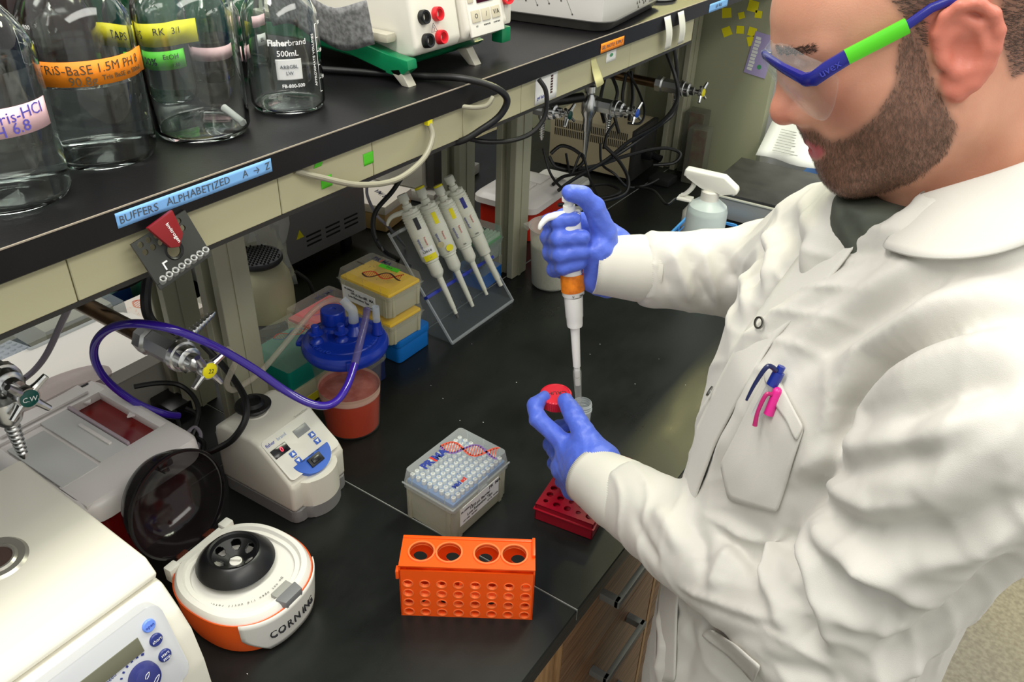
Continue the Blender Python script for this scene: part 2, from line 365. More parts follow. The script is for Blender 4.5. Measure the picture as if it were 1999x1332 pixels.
# hinge lugs and grey latch
G().box((-.083, -.052, .045), (-.070, -.036, .068), .002).box((-.083, .036, .045), (-.070, .052, .068), .002).box((-.080, -.035, .05), (-.071, .035, .0645), .001).build('hinge_lug', MW, t)
G().box((.060, -.013, .0625), (.074, .013, .0695), .001, mtx=Matrix.Identity(4)).build('latch_slot', mat('slot_grey', '#9a9a94', 0.5), t)
G().prism([(.069, -.017), (.084, -.014), (.084, .014), (.069, .017)], .060, .0725, .002, 2, mtx=Matrix.Translation((.002, 0, -.002))).build('latch', GREYP, t, label='grey push latch')
# lettering
for i, ch in enumerate('CORNING'):
    th = math.radians((-26, -17.5, -8.5, .5, 9, 14.5, 21)[i]); zz = .030; p = mo(th, .94 + .07 * (zz / .06) ** .8); q = mo(th + .02, .94 + .07 * (zz / .06) ** .8); tg_ = (q - p).normalized(); p.x += .0040; p.z = zz
    text('lettering', ch, .0165, frame(p, tg_, z=Vector((tg_.y, -tg_.x, .12))), INK, t, sx=.86, extrude=.0008, bold=.00015)
for i, ch in enumerate('Do not open lid until rotor has stopped'):
    a = math.radians(18 - i * 3.6)
    if ch != ' ': text('warning_letter', ch, .0045, Matrix.Translation((-.012, 0, .0602)) @ Matrix.Translation((.062 * math.cos(a), .058 * math.sin(a), 0)) @ Euler((0, 0, a + math.pi / 2 + math.pi)).to_matrix().to_4x4(), INK, t)
# rotor
ro = Matrix.Translation((-.016, .004, .0))
rt = G().lathe([(.030, .062), (.047, .066), (.0485, .068), (.047, .0705), (.0345, .0845), (.0315, .0860), (.029, .0850), (.027, .0800)], 56, ro).build('rotor', mat('rotor_black', '#131315', 0.33), t)
g = G(); b = bmesh.new()     # cone with six tube holes
N = 96
holes = [(i * 60 + 12) for i in range(6)]
def inhole(x, y):
    for h_ in holes:
        a = math.radians(h_)
        if (x - .0205 * math.cos(a)) ** 2 + (y - .0205 * math.sin(a)) ** 2 < .0056 ** 2: return True
    return False
R_ = np.linspace(.0085, .0275, 22)
for i in range(len(R_) - 1):
    for j in range(N):
        a0, a1 = 2 * math.pi * j / N, 2 * math.pi * (j + 1) / N; rm = (R_[i] + R_[i + 1]) / 2; am = (a0 + a1) / 2
        if inhole(rm * math.cos(am), rm * math.sin(am)): continue
        zf = lambda r: .0665 + (r - .0085) * .72
        g.face([(r * math.cos(a), r * math.sin(a), zf(r)) for r, a in ((R_[i], a0), (R_[i+1], a0), (R_[i+1], a1), (R_[i], a1))])
g.bm.transform(ro); g.build('rotor_cup', BLACKP, t, weld=1e-5, solid=.001)
G().lathe([(0, .0672), (.0075, .0668), (.0085, .0640), (.0085, .061)], 24, ro).box((-.0065, -.0012, .0670), (.0065, .0012, .0705), .0008, mtx=ro @ Euler((0, 0, .5)).to_matrix().to_4x4()).build('rotor_nut', MW, t)
G().lathe([(.024, .0602), (.030, .0606), (.030, .0635)], 48, ro).build('rotor_well', MW, t)
# dome lid, standing open
tl = math.radians(8)
LM = Matrix.Translation((-.0865, .0, .060)) @ Euler((0, -math.pi / 2 - tl, 0)).to_matrix().to_4x4()   # local x -> up, local z -> back
prof = [(.0690, 0), (.0700, .003), (.0675, .004), (.066, .018), (.059, .034), (.046, .047), (.028, .055), (.010, .0575), (0, .058)]
g = G(); mm = Euler((0, -math.pi / 2 - tl, 0)).to_matrix().to_4x4()
LM = Matrix.Translation((-.0865, 0, .0605)) @ Matrix(((math.sin(-tl), 0, -math.cos(tl), 0), (0, -1, 0, 0), (math.cos(tl), 0, -math.sin(tl), 0), (0, 0, 0, 1))) @ Matrix.Translation((.066, 0, 0))
lid = g.lathe(prof, 64, LM, sy=.98, sx=1.03).build('dome_lid', SMK, t, ang=60, solid=.0012)
G().lathe([(.0672, -.0012), (.0700, -.0012), (.0708, .0012), (.0700, .004), (.0676, .004)], 64, LM, close=True, sx=1.03).build('lid_rim', mat('smoky_rim', '#151214', 0.25), lid)
G().box((.058, -.010, -.001), (.070, .010, .014), .002, mtx=LM).box((.050, -.004, .002), (.060, .004, .012), .001, mtx=LM).build('lid_catch', SMK, lid)
for y_ in (-.030, .014): G().box((-.0735, y_, -.006), (-.063, y_ + .016, .002), .001, mtx=LM).build('hinge_tab', mat('brown_tab', '#4a2418', 0.3), lid)
# ---------------- vortex mixer
VW = mat('vortex_ivory', '#ddd9cb', 0.38, bump=.15, bump_scale=900); VG = mat('vortex_grey', '#7b7a79', 0.5); VB = mat('vortex_blue', '#2a5fc4', 0.4)
t = thing('vortex_mixer', 'ivory vortex mixer with black rubber cup, red digit display and blue buttons', 'vortex mixer', (-0.771, 0.5875, 0), 2.3)
xf = .060
pf = [(-.088, .022), (xf, .022), (xf + .001, .068), (xf - .004, .0765), (.004, .1215), (-.010, .1255), (-.070, .1255), (-.084, .118), (-.088, .104)]
G().prism(pf, -.0535, .0535, .0065, 3, axis='y').build('body', VW, t)
G().prism(rrect(.152, .107, .012, 5, -.0135, 0), 0.001, .0225, .002, 2).build('grey_base', VG, t, label='dark grey base')
g = G(); bow = [(xf - .012, -.036)] + [(xf + .020 * math.sin(math.pi * i / 16) ** .6, -.036 + .072 * i / 16) for i in range(17)] + [(xf - .012, .036)]
g.prism(bow, .0225, .069, .002, 2); g.build('front_bow', VW, t)
G().prism(bow, .0008, .0222, .002, 2).build('grey_bow', VG, t)
sn = Vector((.045, 0, .060)).normalized(); VP = frame((.030, 0, .0998), (0, 1, 0), z=sn)
G().prism(rrect(.098, .070, .006, 5, 0, .0), -.002, .0022, .0008, 2, VP).build('control_panel', mat('panel_ivory', '#e2dfd4', 0.35), t)
arc = [(-.030, -.0345)] + [(-.030 * math.cos(math.pi * i / 16), -.035 - .020 * math.sin(math.pi * i / 16)) for i in range(17)] 
g = G(); g.prism([(.034 * -math.cos(math.pi * i / 18), -.020 - .0275 * math.sin(math.pi * i / 18)) for i in range(19)], -.012, .0030, .0006, 1, VP); g.build('blue_pad', VB, t)
G().box((-.046, .003, .002), (-.018, .017, .0032), .0006, mtx=VP).build('display', mat('display_black', '#141013', 0.15), t)
dg = mat('led_red', (0.9, 0.02, 0.05), 0.4, emit=2.5)
text('red_digit', '0', .0105, VP @ Matrix.Translation((-.030, .010, .0034)), dg, t, shear=.12)
G().box((.002, .009, .002), (.027, .022, .0032), .0006, mtx=VP).build('status_window', mat('window_grey', '#8d8f90', 0.25), t)
for bx, by, up in ((-.021, -.0045, 1), (-.021, -.0165, 0), (.0225, .0015, 1), (.0225, -.0105, 0)):
    q = VP @ Matrix.Translation((bx, by, 0)); bt = G().box((-.0048, -.0042, .002), (.0048, .0042, .0034), .0006, mtx=q).build('arrow_button', VB, t)
    sg = 1 if up else -1
    G().prism([(-.003 * sg, -.0022 * sg), (.003 * sg, -.0022 * sg), (0, .0028 * sg)], .0033, .0038, mtx=q).build('arrow', WINK, bt)
sw = G().box((-.012, -.0375, .002), (.012, -.0235, .0055), .001, mtx=VP).build('rocker_switch', BLACKP, t)
G().box((-.0075, -.0345, .005), (.0075, -.0265, .0075), .002, mtx=VP).build('rocker', mat('rocker_black', '#202022', 0.2), sw)
text('lettering', 'fisher', .0072, VP @ Matrix.Translation((-.0375, .0255, .0024)), BLUEINK, t, bold=.0001)
text('lettering', 'brand', .0072, VP @ Matrix.Translation((-.0165, .0255, .0024)), mat('pale_blue_ink', '#8fa3c8', 0.5), t)
text('lettering', 'Vortex Mixer', .0048, frame((.004, .031, .1262), (0, 1, 0), z=(0.3, 0, 1)), mat('grey_ink', '#a3a39a', .5), t)
for s_, x_ in (('Touch', -.0165), ('Standby', 0), ('On', .0135)): text('lettering', s_, .0031, VP @ Matrix.Translation((x_, -.0210, .0034)), INK, t)
text('lettering', 'Time', .003, VP @ Matrix.Translation((-.021, -.0105, .0024)), INK, t); text('lettering', 'Speed', .003, VP @ Matrix.Translation((.0225, -.0045, .0024)), INK, t)
CM_ = Matrix.Translation((-.055, -.004, .1255))
G().lathe([(.0215, .0), (.0195, .0012), (.0175, .0)], 36, CM_).build('cup_collar', VW, t)
G().lathe([(.013, -.006), (.013, .004), (.0255, .010), (.0262, .0125), (.0245, .0140), (.017, .0145), (.0145, .020), (.0125, .0205), (.011, .0150), (0, .0120)], 40, CM_).build('rubber_cup', RUBBER, t)
# ---------------- sharps container, near left
SRED = mat('sharps_red', '#7c1510', 0.25); SLID = clear('milky_lid', '#f2ece8', 1.6, 0.35, 0.2); SHUT = clear('shutter_plastic', '#dededa', 1.45, 0.3, 0.3)
t = thing('sharps_container', 'red sharps container with a milky lid behind the white centrifuge', 'sharps container', (-0.955, 0.403, 0), 1)
G().prism(rrect(.225, .145, .02, 5), 0.001, .118, .004, 2, mtx=Matrix.Identity(4)).build('red_tub', SRED, t)
g = G(); LZ = .126
# lid plate with a rectangular opening (opening x -.080..+.060, y .030..+.068)
def plate(x0, x1, y0, y1, z0, z1, nm, mm_, bv=.0012): return G().box((x0, y0, z0), (x1, y1, z1), bv).build(nm, mm_, t)
ox0, ox1, oy0, oy1 = -.080, .060, .026, .070
g.box((-.118, -.080, .118), (ox0, .082, LZ + .006), .002).box((ox1, -.080, .118), (.120, .082, LZ + .006), .002).box((ox0, oy1, .118), (ox1, .082, LZ + .006), .001).box((ox0, -.080, .118), (ox1, oy0, LZ + .002), .001)
g.build('lid', SLID, t)
g = G(); prof = [(.118, LZ + .004), (.128, LZ), (.132, LZ - .018), (.128, LZ - .024)]
rows = []
for r_, z_ in ((0, LZ + .006), (.006, LZ + .004), (.012, LZ - .004), (.013, LZ - .022), (.010, LZ - .024)):
    P = rrect(.236 + 2 * r_, .162 + 2 * r_, .022 + r_, 5); rows.append([(p[0], p[1], z_) for p in P] + [(P[0][0], P[0][1], z_)])
g.grid(rows); g.build('lid_skirt', SLID, t, weld=1e-6)
plate(-.080, .062, -.020, .020, LZ + .003, LZ + .006, 'shutter', SHUT)
plate(-.080, .058, .021, .0255, LZ + .003, LZ + .009, 'shutter_rail', mat('lilac_plastic', '#b3a3ac', .4))
plate(-.030, .040, .006, .011, LZ + .0065, LZ + .010, 'shutter_grip', SLID)
plate(-.060, .066, -.078, -.026, LZ + .003, LZ + .007, 'hinged_flap', SHUT)
plate(-.116, -.088, -.070, .060, LZ + .007, LZ + .011, 'slide_rail', SLID)
G().box((-.112, .045, LZ + .0062), (-.109, .0815 - .008, LZ + .0075)).build('slot_mark', INK, t)
for y_ in (.045, ): G().prism([(.0, -.006), (.008, 0), (.0, .006)], LZ, LZ + .003, mtx=Matrix.Translation((-.078, .05, 0))).prism([(-.006, 0), (.006, 0), (0, -.009)], LZ, LZ + .003, mtx=Matrix.Translation((.0, .0695, 0))).build('tooth', SLID, t)
g = G()
for i in range(12): pass
g.sphere((0, 0, 0), 1, .105, .030, .030, 28, Matrix.Translation((-.03, -.0, 0)) @ Matrix.Translation((-.105, .02, LZ - .006)) @ Euler((0, 0, math.pi / 2)).to_matrix().to_4x4())
g.build('drum_guard', clear('pink_milky', '#cbbcbc', .5, .4, .3), t)
# ---------------- tip boxes
def helix(M_, L, A, n, r, m1, m2, par, name='helix_print'):
    """printed double helix, flat on a lid"""
    g = G(); 
    for ph in (0, math.pi):
        P0, P1 = [], []
        for i in range(n + 1):
            u = -L / 2 + L * i / n; a = 2 * math.pi * 1.25 * i / n + ph; wv = A * math.sin(a); th = r * (1 + .8 * abs(math.cos(a)))
            P0.append(M_ @ Vector((u, wv - th, 0))); P1.append(M_ @ Vector((u, wv + th, 0)))
        g.mi = 0 if ph == 0 else 1; g.grid([P0, P1])
    g.mi = 0
    for i in range(2, n - 1):
        if i % 2: continue
        u = -L / 2 + L * i / n; a = 2 * math.pi * 1.25 * i / n; wv = A * math.sin(a)
        if abs(wv) < A * .25: continue
        w2 = r * .45; g.face([M_ @ Vector(p) for p in ((u - w2, -wv, 0), (u + w2, -wv, 0), (u + w2, wv, 0), (u - w2, wv, 0))])
    return g.build(name, [m1, m2], par)
REDH = mat('red_print', '#d1553f', .6); PURH = mat('purple_print', '#7a5a9a', .6); DOTM = mat('dot_print', '#6a7ea6', .6)
def specks(M_, w_, d_, n, m_, par, seed=1):
    rnd = random.Random(seed); g = G()
    for i in range(n):
        u, v = rnd.uniform(-w_, w_), rnd.uniform(-d_, d_); s_ = rnd.uniform(.0004, .0008)
        g.face([M_ @ Vector((u + s_ * math.cos(a), v + s_ * math.sin(a), 0)) for a in (0, 1.26, 2.51, 3.77, 5.03)])
        if i % 2:
            u2, v2 = u + rnd.uniform(-.008, .008), v + rnd.uniform(-.006, .006); d = Vector((u2 - u, v2 - v, 0)); q = Vector((-d.y, d.x, 0)).normalized() * .00015
            g.face([M_ @ (Vector((u, v, 0)) + q), M_ @ (Vector((u2, v2, 0)) + q), M_ @ (Vector((u2, v2, 0)) - q), M_ @ (Vector((u, v, 0)) - q)])
    return g.build('molecule_print', m_, par)
def tip_box(label, loc, rz, w_, d_, hb, hl, rackm, bodym, lidm, tips=None, print_=True, lines=None, group=None, green_tape=False, tipm=None, lw=0, name='tip_box', longx=False, body_col_bottom=None, helixm=(None, None), word=True):
    t = thing(name, label, 'tip box', loc, rz, group)
    # body: open tub tapering downwards, ribs on the outside
    g = G(); s0 = .93
    for (rw, z) in ((s0, 0.001), (.985, hb)): pass
    P0 = rrect(w_ * s0, d_ * s0, .006, 3); P1 = rrect(w_ * .975, d_ * .975, .006, 3)
    g.grid([[(p[0], p[1], .001) for p in P0 + P0[:1]], [(p[0], p[1], hb) for p in P1 + P1[:1]]]); g.face([(p[0], p[1], .001) for p in P0[::-1]])
    g.build('tub', bodym, t, weld=1e-6, solid=.0012)
    for sx in (-1, 1):
        for sy in (-1, 1):
            g = G(); g.box((sx * w_ * .40 - .004, sy * d_ * .482 - .0018, .001), (sx * w_ * .40 + .004, sy * d_ * .482 + .0018, hb - .004), .001)
            g.box((sx * w_ * .482 - .0018, sy * d_ * .36 - .003, .001), (sx * w_ * .482 + .0018, sy * d_ * .36 + .003, hb - .004), .001); g.build('corner_rib', bodym, t)
    # rack plate
    rk = G().box((-w_ * .465, -d_ * .465, hb - .008), (w_ * .465, d_ * .465, hb + .004), .002).build('rack_plate', rackm, t)
    if tips:
        nx, ny = (12, 8) if longx else (8, 12)
        for i in range(nx):
            for j in range(ny):
                x = -w_ * .41 + w_ * .82 * i / (nx - 1); y = -d_ * .41 + d_ * .82 * j / (ny - 1)
                if i == 0 and j == 0:
                    me0 = G().lathe([(.0029, 0), (.0034, .001), (.0034, .0070), (.0026, .0078), (.0020, .0078), (.0020, .003), (0, .003)], 10).build('pipette_tip', tipm, t, loc=(x, y, hb + .004)); first = me0
                else:
                    c = first.copy(); COL.objects.link(c); c.location = (x, y, hb + .004)
    # lid
    g = G(); P0 = rrect(w_ * 1.0 + .002, d_ * 1.0 + .002, .007, 3); P1 = rrect(w_ * .965, d_ * .965, .007, 3)
    rows = [[(p[0], p[1], hb - .008) for p in P0 + P0[:1]], [(p[0], p[1], hb + .001) for p in P0 + P0[:1]], [(p[0], p[1], hb + hl - .001) for p in P1 + P1[:1]]]
    P2 = rrect(w_ * .955, d_ * .955, .006, 3); rows.append([(p[0], p[1], hb + hl) for p in P2 + P2[:1]])
    g.grid(rows); g.face([(p[0], p[1], hb + hl) for p in P2]); ld = g.build('lid', lidm, t, weld=1e-6, ang=20)
    for sx in (-.33, 0, .33):
        for sy in (-1, 1): G().box((w_ * sx - .0006, sy * d_ * .488 - d_ * .004, hb + .002), (w_ * sx + .0006, sy * d_ * .488 + d_ * .004, hb + hl - .002)).build('lid_rib', lidm, ld)
    G().box((-w_ * .5 - .001, -d_ * .5 - .0015, hb - .0015), (w_ * .5 + .001, -d_ * .5 + .0003, hb + .0005)).build('lid_lip', lidm, ld); G().box((w_ * .5 - .0003, -d_ * .5 - .001, hb - .0015), (w_ * .5 + .0015, d_ * .5 + .001, hb + .0005)).build('lid_lip', lidm, ld)
    return t, ld, hb + hl
# front box, long side along y
BODY1 = clear('smoky_clear_tub', '#cfcdb9', 0.42, 0.3, 0.35); LID1 = clear('clear_lid', '#e3e8e6', 0.36, 0.18, 0.4); TIPM = clear('tip_plastic', '#fbfbf6', 1.5, .3, .3); RB = mat('rack_blue', '#5f86b8', .5)
t, ld, zt = tip_box('clear tip box with a blue rack beside the orange rack, lower than the gloved hands', (-.549, .705, 0), -2.3, .0925, .1275, .066, .0225, RB, BODY1, LID1, True, tipm=TIPM)
LT = frame((0, 0, zt + .0004), (0, 1, 0), z=(0, 0, 1))    # print reads from the aisle... x along +y
pw = lambda u, v: LT @ Matrix.Translation((u, v, 0))
text('lettering', 'PR', .017, frame((-.010, -.040, zt + .0005), (-.30, 1, 0) if False else (-1, .02, 0), z=(0, 0, 1)) if False else pw(-.0335, .026), mat('prima_navy', '#2a3a8c', .5), ld, bold=.0009)
text('lettering', '1', .017, pw(-.0200, .026), REDINK, ld, bold=.0010)
text('lettering', 'MA', .017, pw(-.0065, .026), mat('prima_navy', '#2a3a8c', .5), ld, bold=.0009)
text('lettering', 'Mid', .0095, pw(-.040, -.034), mat('prima_navy', '#3b4a8c', .5), ld, bold=.0005)
text('lettering', 'sci', .0095, pw(-.0265, -.034), REDINK, ld, bold=.0005)
helix(pw(.028, .0) @ Euler((0, 0, math.radians(-62))).to_matrix().to_4x4(), .086, .0120, 44, .0016, REDH, PURH, ld)
specks(pw(0, -.006), .045, .026, 60, DOTM, ld, 3)
# paper label on the +x side
g = G(); lb = G().box((.0453, -.048, .022), (.0464, .040, .054)).build('paper_label', PAPER, t)
LF = frame((.0466, -.004, .038), (0, 1, 0), z=(1, 0, 0))
for s_, u, v, z_ in (('PR  MA', .034, .011, .0085), ('PR-1250RK-FL', -.030, .0085, .0042), ('1250 µL Barrier', .0, .004, .0072), ('Low Retention Tips', .0, -.0035, .0072), ('LOT 14501    EXP 2027', -.022, -.0105, .0032), ('QTY: 96    RACKED', .03, -.011, .003)):
    text('lettering', s_, z_, LF @ Matrix.Translation((u, v, .0002)), INK, lb, bold=.00008)
G().box((.0470, -.011, .060), (.0492, .011, .078), .0008).box((.0475, -.008, .062), (.0500, .008, .0655), .0006).build('lid_clasp', LID1, t)
# ---------------- orange four way rack
OR = mat('rack_orange', '#fb5a12', 0.33, sss=.0)
t = thing('tube_rack', 'empty orange four way tube rack at the near front of the bench', 'tube rack', (-.4279, .5711, 0), 33.3)
RW, RD, RH = .168, .0475, .092
def holed(name, w_, h_, th, holes, mtx, m_, par, nseg=20):
    """flat plate w x h (local xy, centred) with round holes, thickness th: 2-D fill by bmesh"""
    cu = bpy.data.curves.new('c', 'CURVE'); cu.dimensions = '2D'; cu.fill_mode = 'BOTH'; cu.extrude = th / 2
    def poly(P):
        s_ = cu.splines.new('POLY'); s_.points.add(len(P) - 1); s_.use_cyclic_u = True
        for k, p in enumerate(P): s_.points[k].co = (p[0], p[1], 0, 1)
    poly([(-w_/2, -h_/2), (w_/2, -h_/2), (w_/2, h_/2), (-w_/2, h_/2)])
    for (hx, hy, hr) in holes: poly([(hx + hr * math.cos(2*math.pi*i/nseg), hy + hr * math.sin(2*math.pi*i/nseg)) for i in range(nseg)])
    o = bpy.data.objects.new('c', cu); COL.objects.link(o); me = bpy.data.meshes.new_from_object(o.evaluated_get(bpy.context.evaluated_depsgraph_get()))
    bpy.data.objects.remove(o, do_unlink=True); me.transform(mtx); me.materials.clear(); me.materials.append(m_)
    ob = bpy.data.objects.new(name, me); COL.objects.link(ob); ob.parent = par; return ob
top_h = [(-.058, .0, .0150), (-.0235, .0, .0150), (.0235, .0, .0150), (.058, .0, .0150)]
holed('top_plate', RW, RD, .002, top_h, Matrix.Translation((0, 0, RH - .001)), OR, t, 40)
g = G()
for hx, hy, hr in top_h: g.lathe([(hr, -.004), (hr, .0018), (hr + .0022, .0018), (hr + .0026, -.001), (hr + .0015, -.004)], 40, Matrix.Translation((hx, hy, RH)))
g.build('hole_collar', mat('rack_orange_pale', '#fb7a40', .35), t)
fh = [(-.0735 + .021 * i, -.0335 + .0175 * j, .0058) for i in range(8) for j in range(4)]
fm = frame((0, -RD / 2 + .001, .042), (1, 0, 0), z=(0, -1, 0)); holed('front_plate', RW, .084, .002, fh, fm, OR, t)
g = G()
for hx, hy, hr in fh: g.lathe([(hr - .0001, -.004), (hr - .0001, .0008), (hr + .0010, .0008), (hr + .0012, -.0005)], 20, fm @ Matrix.Translation((hx, hy, .0008)))
g.build('hole_rim', mat('rack_orange_pale', '#fb7a40', .35), t)
bh = [(-.063 + .042 * i, -.022 + .04 * j, .009) for i in range(4) for j in range(2)]
holed('back_plate', RW, .084, .002, bh, frame((0, RD / 2 - .001, .042), (1, 0, 0), z=(0, -1, 0)), OR, t)
holed('inner_plate', RW - .006, RD - .006, .0015, [(-.058, 0, .0125), (-.0235, 0, .0125), (.0235, 0, .0125), (.058, 0, .0125)], Matrix.Translation((0, 0, .034)), OR, t)
holed('bottom_plate', RW - .006, RD - .006, .0015, [(-.06 + .03 * i, 0, .006) for i in range(5)], Matrix.Translation((0, 0, .004)), OR, t)
G().box((-RW/2, -RD/2, .001), (-RW/2 + .002, RD/2, RH - .002)).box((RW/2 - .002, -RD/2, .001), (RW/2, RD/2, RH - .002)).build('end_plate', OR, t)
G().box((-RW/2 - .004, -RD/2 - .002, .070), (-RW/2, -RD/2 + .008, .084), .001).box((RW/2 - .004, -.004, RH), (RW/2, RD/2 + .002, RH + .005), .001).box((-RW/2, RD/2 - .002, RH - .003), (RW/2, RD/2 + .0025, RH + .0015), .0008).build('edge_lug', OR, t)
# ---------------- dark red rack under the left hand
RR = mat('rack_red', '#a80f26', 0.3); 
t = thing('microtube_rack', 'low dark red microtube rack partly hidden under the left gloved hand', 'tube rack', (-.4065, .8350, 0), 8)
rh = [(-.0340 + .0170 * i, -.068 + .0150 * j, .0052 if (i + j) % 3 else .0036) for i in range(5) for j in range(10)]
holed('rack_top', .090, .160, .002, rh, Matrix.Translation((0, 0, .030)), RR, t, 16)
G().prism(rrect(.090, .160, .004, 3), .001, .0015).box((-.045, -.080, .001), (-.0435, .080, .030)).box((.0435, -.080, .001), (.045, .080, .030)).box((-.045, -.080, .001), (.045, -.0785, .030)).box((-.045, .0785, .001), (.045, .080, .030)).box((-.044, -.079, .004), (.044, .079, .0045)).build('rack_body', mat('rack_red_deep', '#8c0c20', .35), t)
G().box((-.0475, -.0825, .0205), (.0475, .0825, .0225), .0008).build('rack_lip', RR, t)
# ---------------- suction canister
t = thing('suction_canister', 'clear suction canister half full of red liquid with a royal blue lid', 'canister', (-.805, .752, 0))
CC = clear('canister_plastic', '#ece8e0', 0.0, 0.08, 0.12); CB = mat('canister_blue', '#10309c', 0.28)
G().lathe([(0, .001), (.040, .001), (.0445, .005), (.0565, .158), (.058, .162)], 56).build('jar', CC, t, solid=.0012)
G().lathe([(0, .0025), (.0385, .0025), (.0432, .006), (.0482, .070), (0, .070)], 56).build('red_liquid', mat('red_liquid', '#d8420f', 0.25, col2='#c4340a', noise_scale=8), t, label='red liquid')
G().lathe([(0, .0712), (.030, .0714), (.0480, .0722), (.0486, .0745), (.0490, .0790), (.0494, .0800), (.0492, .0702)], 56).build('foam', mat('pink_foam', '#d4807a', 0.6, col2='#b85a4e', noise_scale=60, bump=.4, bump_scale=300), t)
G().lathe([(.0486, .072), (.0492, .0785), (.0499, .0850), (.0500, .0830), (.0492, .071)], 56).build('foam_ring', mat('pale_foam', '#ddb5a4', .7), t)
lid = G().lathe([(.0585, .152), (.064, .153), (.0675, .160), (.0675, .1675), (.0640, .1735), (.056, .1765), (.052, .1755), (.0505, .1770), (.030, .1785), (.028, .1800), (.026, .1785), (0, .1790)], 64).build('blue_lid', CB, t)
G().box((-.012, -.076, .158), (.014, -.060, .166), .003, mtx=Euler((0, 0, math.radians(-62))).to_matrix().to_4x4()).box((-.008, -.0705, .156), (.010, -.062, .172), .002, mtx=Euler((0, 0, math.radians(52))).to_matrix().to_4x4()).build('lid_tab', CB, lid)
G().lathe([(.022, .178), (.020, .184), (.0165, .186), (.0165, .190)], 36, Matrix.Translation((-.030, .008, 0))).lathe([(.0195, .190), (.0200, .192), (.0190, .209), (.0175, .2105), (.006, .2105), (.005, .2095), (0, .2095)], 36, Matrix.Translation((-.030, .008, 0))).build('screw_cap', CB, lid)
for x_, y_, k in ((-.022, -.038, 1), (.006, -.012, 1)):
    G().lathe([(.011, .178), (.009, .182), (.006, .184), (.0065, .192), (.0115, .1925), (.0115, .1945), (.0062, .1955), (.0060, .2055), (.0050, .2065), (0, .2065)], 24, Matrix.Translation((x_, y_, 0))).build('plug_cap', CB, lid)
G().lathe([(.019, .178), (.0165, .182), (.009, .190), (.0085, .196)], 28, Matrix.Translation((.004, .018, 0))).lathe([(.009, .178), (.0075, .186), (.0065, .200)], 20, Matrix.Translation((.036, .036, 0))).build('port', CB, lid)
for i, ch in enumerate('ORTHO'):
    a = math.radians(-118 + i * 11); text('raised_letter', ch, .011, Matrix.Translation((.055 * math.cos(a) * .93, .055 * math.sin(a) * .93, .1775)) @ Euler((0, 0, a + math.pi / 2)).to_matrix().to_4x4(), mat('lid_letter_blue', '#2747b4', .25), lid, extrude=.0004)
for i, ch in enumerate('PATIENT'):
    a = math.radians(0 + i * 10); text('raised_letter', ch, .010, Matrix.Translation((.055 * math.cos(a) * .93, .055 * math.sin(a) * .93, .1775)) @ Euler((0, 0, a + math.pi / 2)).to_matrix().to_4x4(), mat('lid_letter_blue', '#2747b4', .25), lid, extrude=.0004)
FR2 = clear('elbow_plastic', '#d9e2ea', .6, .3, .3)
G().tube([(.004, .018, .186), (.004, .018, .214), (-.001, .016, .222), (-.012, .014, .232)], [.0080, .0078, .0076, .0066], 16).build('elbow', FR2, lid)
G().tube([(.036, .036, .190), (.036, .036, .226)], [.0062, .0055], 14).build('connector', FR2, lid)
# tubing
CT = clear('clear_tubing', '#d6cfbd', .38, .12, .5, .9); PT = mat('purple_tubing', '#3a1f9c', 0.16, coat=.6); PTC = clear('violet_tubing', '#7d72a6', .55, .12, .4, .9)
t = thing('purple_hose', 'glossy purple suction hose looping from the canister over the grey valve', 'hose', (-.80, .6, .1))
def rel(t_, pts): return [Vector(p) - t_.location for p in pts]
ptsA = [dp(716, 604, 1.238), dp(713, 625, 1.225), dp(703, 668, 1.20), dp(692, 712, 1.18)]
ptsB = [dp(692, 712, 1.18), dp(676, 757, 1.15), dp(650, 788, 1.13), dp(612, 790, 1.12), dp(560, 765, 1.11), dp(500, 723, 1.09), dp(440, 687, 1.065), dp(390, 663, 1.035), dp(330, 641, 1.01), dp(270, 632, 1.01), dp(222, 638, 1.03), dp(192, 660, 1.06), dp(183, 690, 1.09), dp(195, 725, 1.12), dp(225, 758, 1.16), dp(270, 789, 1.19), dp(320, 808, 1.215), dp(348, 812, 1.24)]
G().tube(rel(t, ptsA), .0056, 16).build('clear_end', PTC, t, label='clear violet tube end')
G().tube(rel(t, ptsB), .0056, 16).build('purple_run', PT, t)
t = thing('clear_hose', 'clear hose from the canister elbow down to the ridged valve nozzle', 'hose', (-.85, .7, .1))
G().tube(rel(t, [dp(682, 598, 1.262), dp(662, 587, 1.27), dp(640, 588, 1.275), (dp(612, 607, 1.27)), dp(580, 643, 1.25), dp(545, 685, 1.23), dp(510, 725, 1.20), dp(480, 748, 1.17), dp(455, 762, 1.15), dp(443, 750, 1.14), dp(452, 725, 1.13), dp(460, 705, 1.125), dp(452, 688, 1.12), dp(440, 680, 1.115)]), .0043, 12).build('hose_run', CT, t)
# cables beside the vortex mixer
t = thing('power_cable', 'thick black cable curving over the vortex mixer beside its cup', 'cable', (-.9, .5, .05))
G().tube(rel(t, [dp(395, 672, 1.16), dp(430, 708, 1.16), dp(462, 748, 1.15), dp(480, 785, 1.13), dp(478, 822, 1.12), (dp(455, 857, 1.125)), dp(425, 876, 1.14), dp(395, 888, 1.17), dp(360, 900, 1.21), dp(320, 905, 1.24)]), .0047, 10).build('cable_run', RUBBER, t)
t = thing('dark_cable_loop', 'black power cable loops on the bench behind the sharps container', 'cable', (-.95, .58, .02))
g = G()
g.tube(rel(t, [dp(262, 755, 1.24), dp(310, 748, 1.26), dp(350, 752, 1.28), dp(378, 775, 1.28), dp(388, 805, 1.27), dp(380, 840, 1.25), dp(360, 880, 1.24)]), .004, 8)
g.tube(rel(t, [dp(340, 802, 1.26), dp(350, 830, 1.25), dp(353, 860, 1.24), dp(372, 905, 1.22)]), .0035, 8)
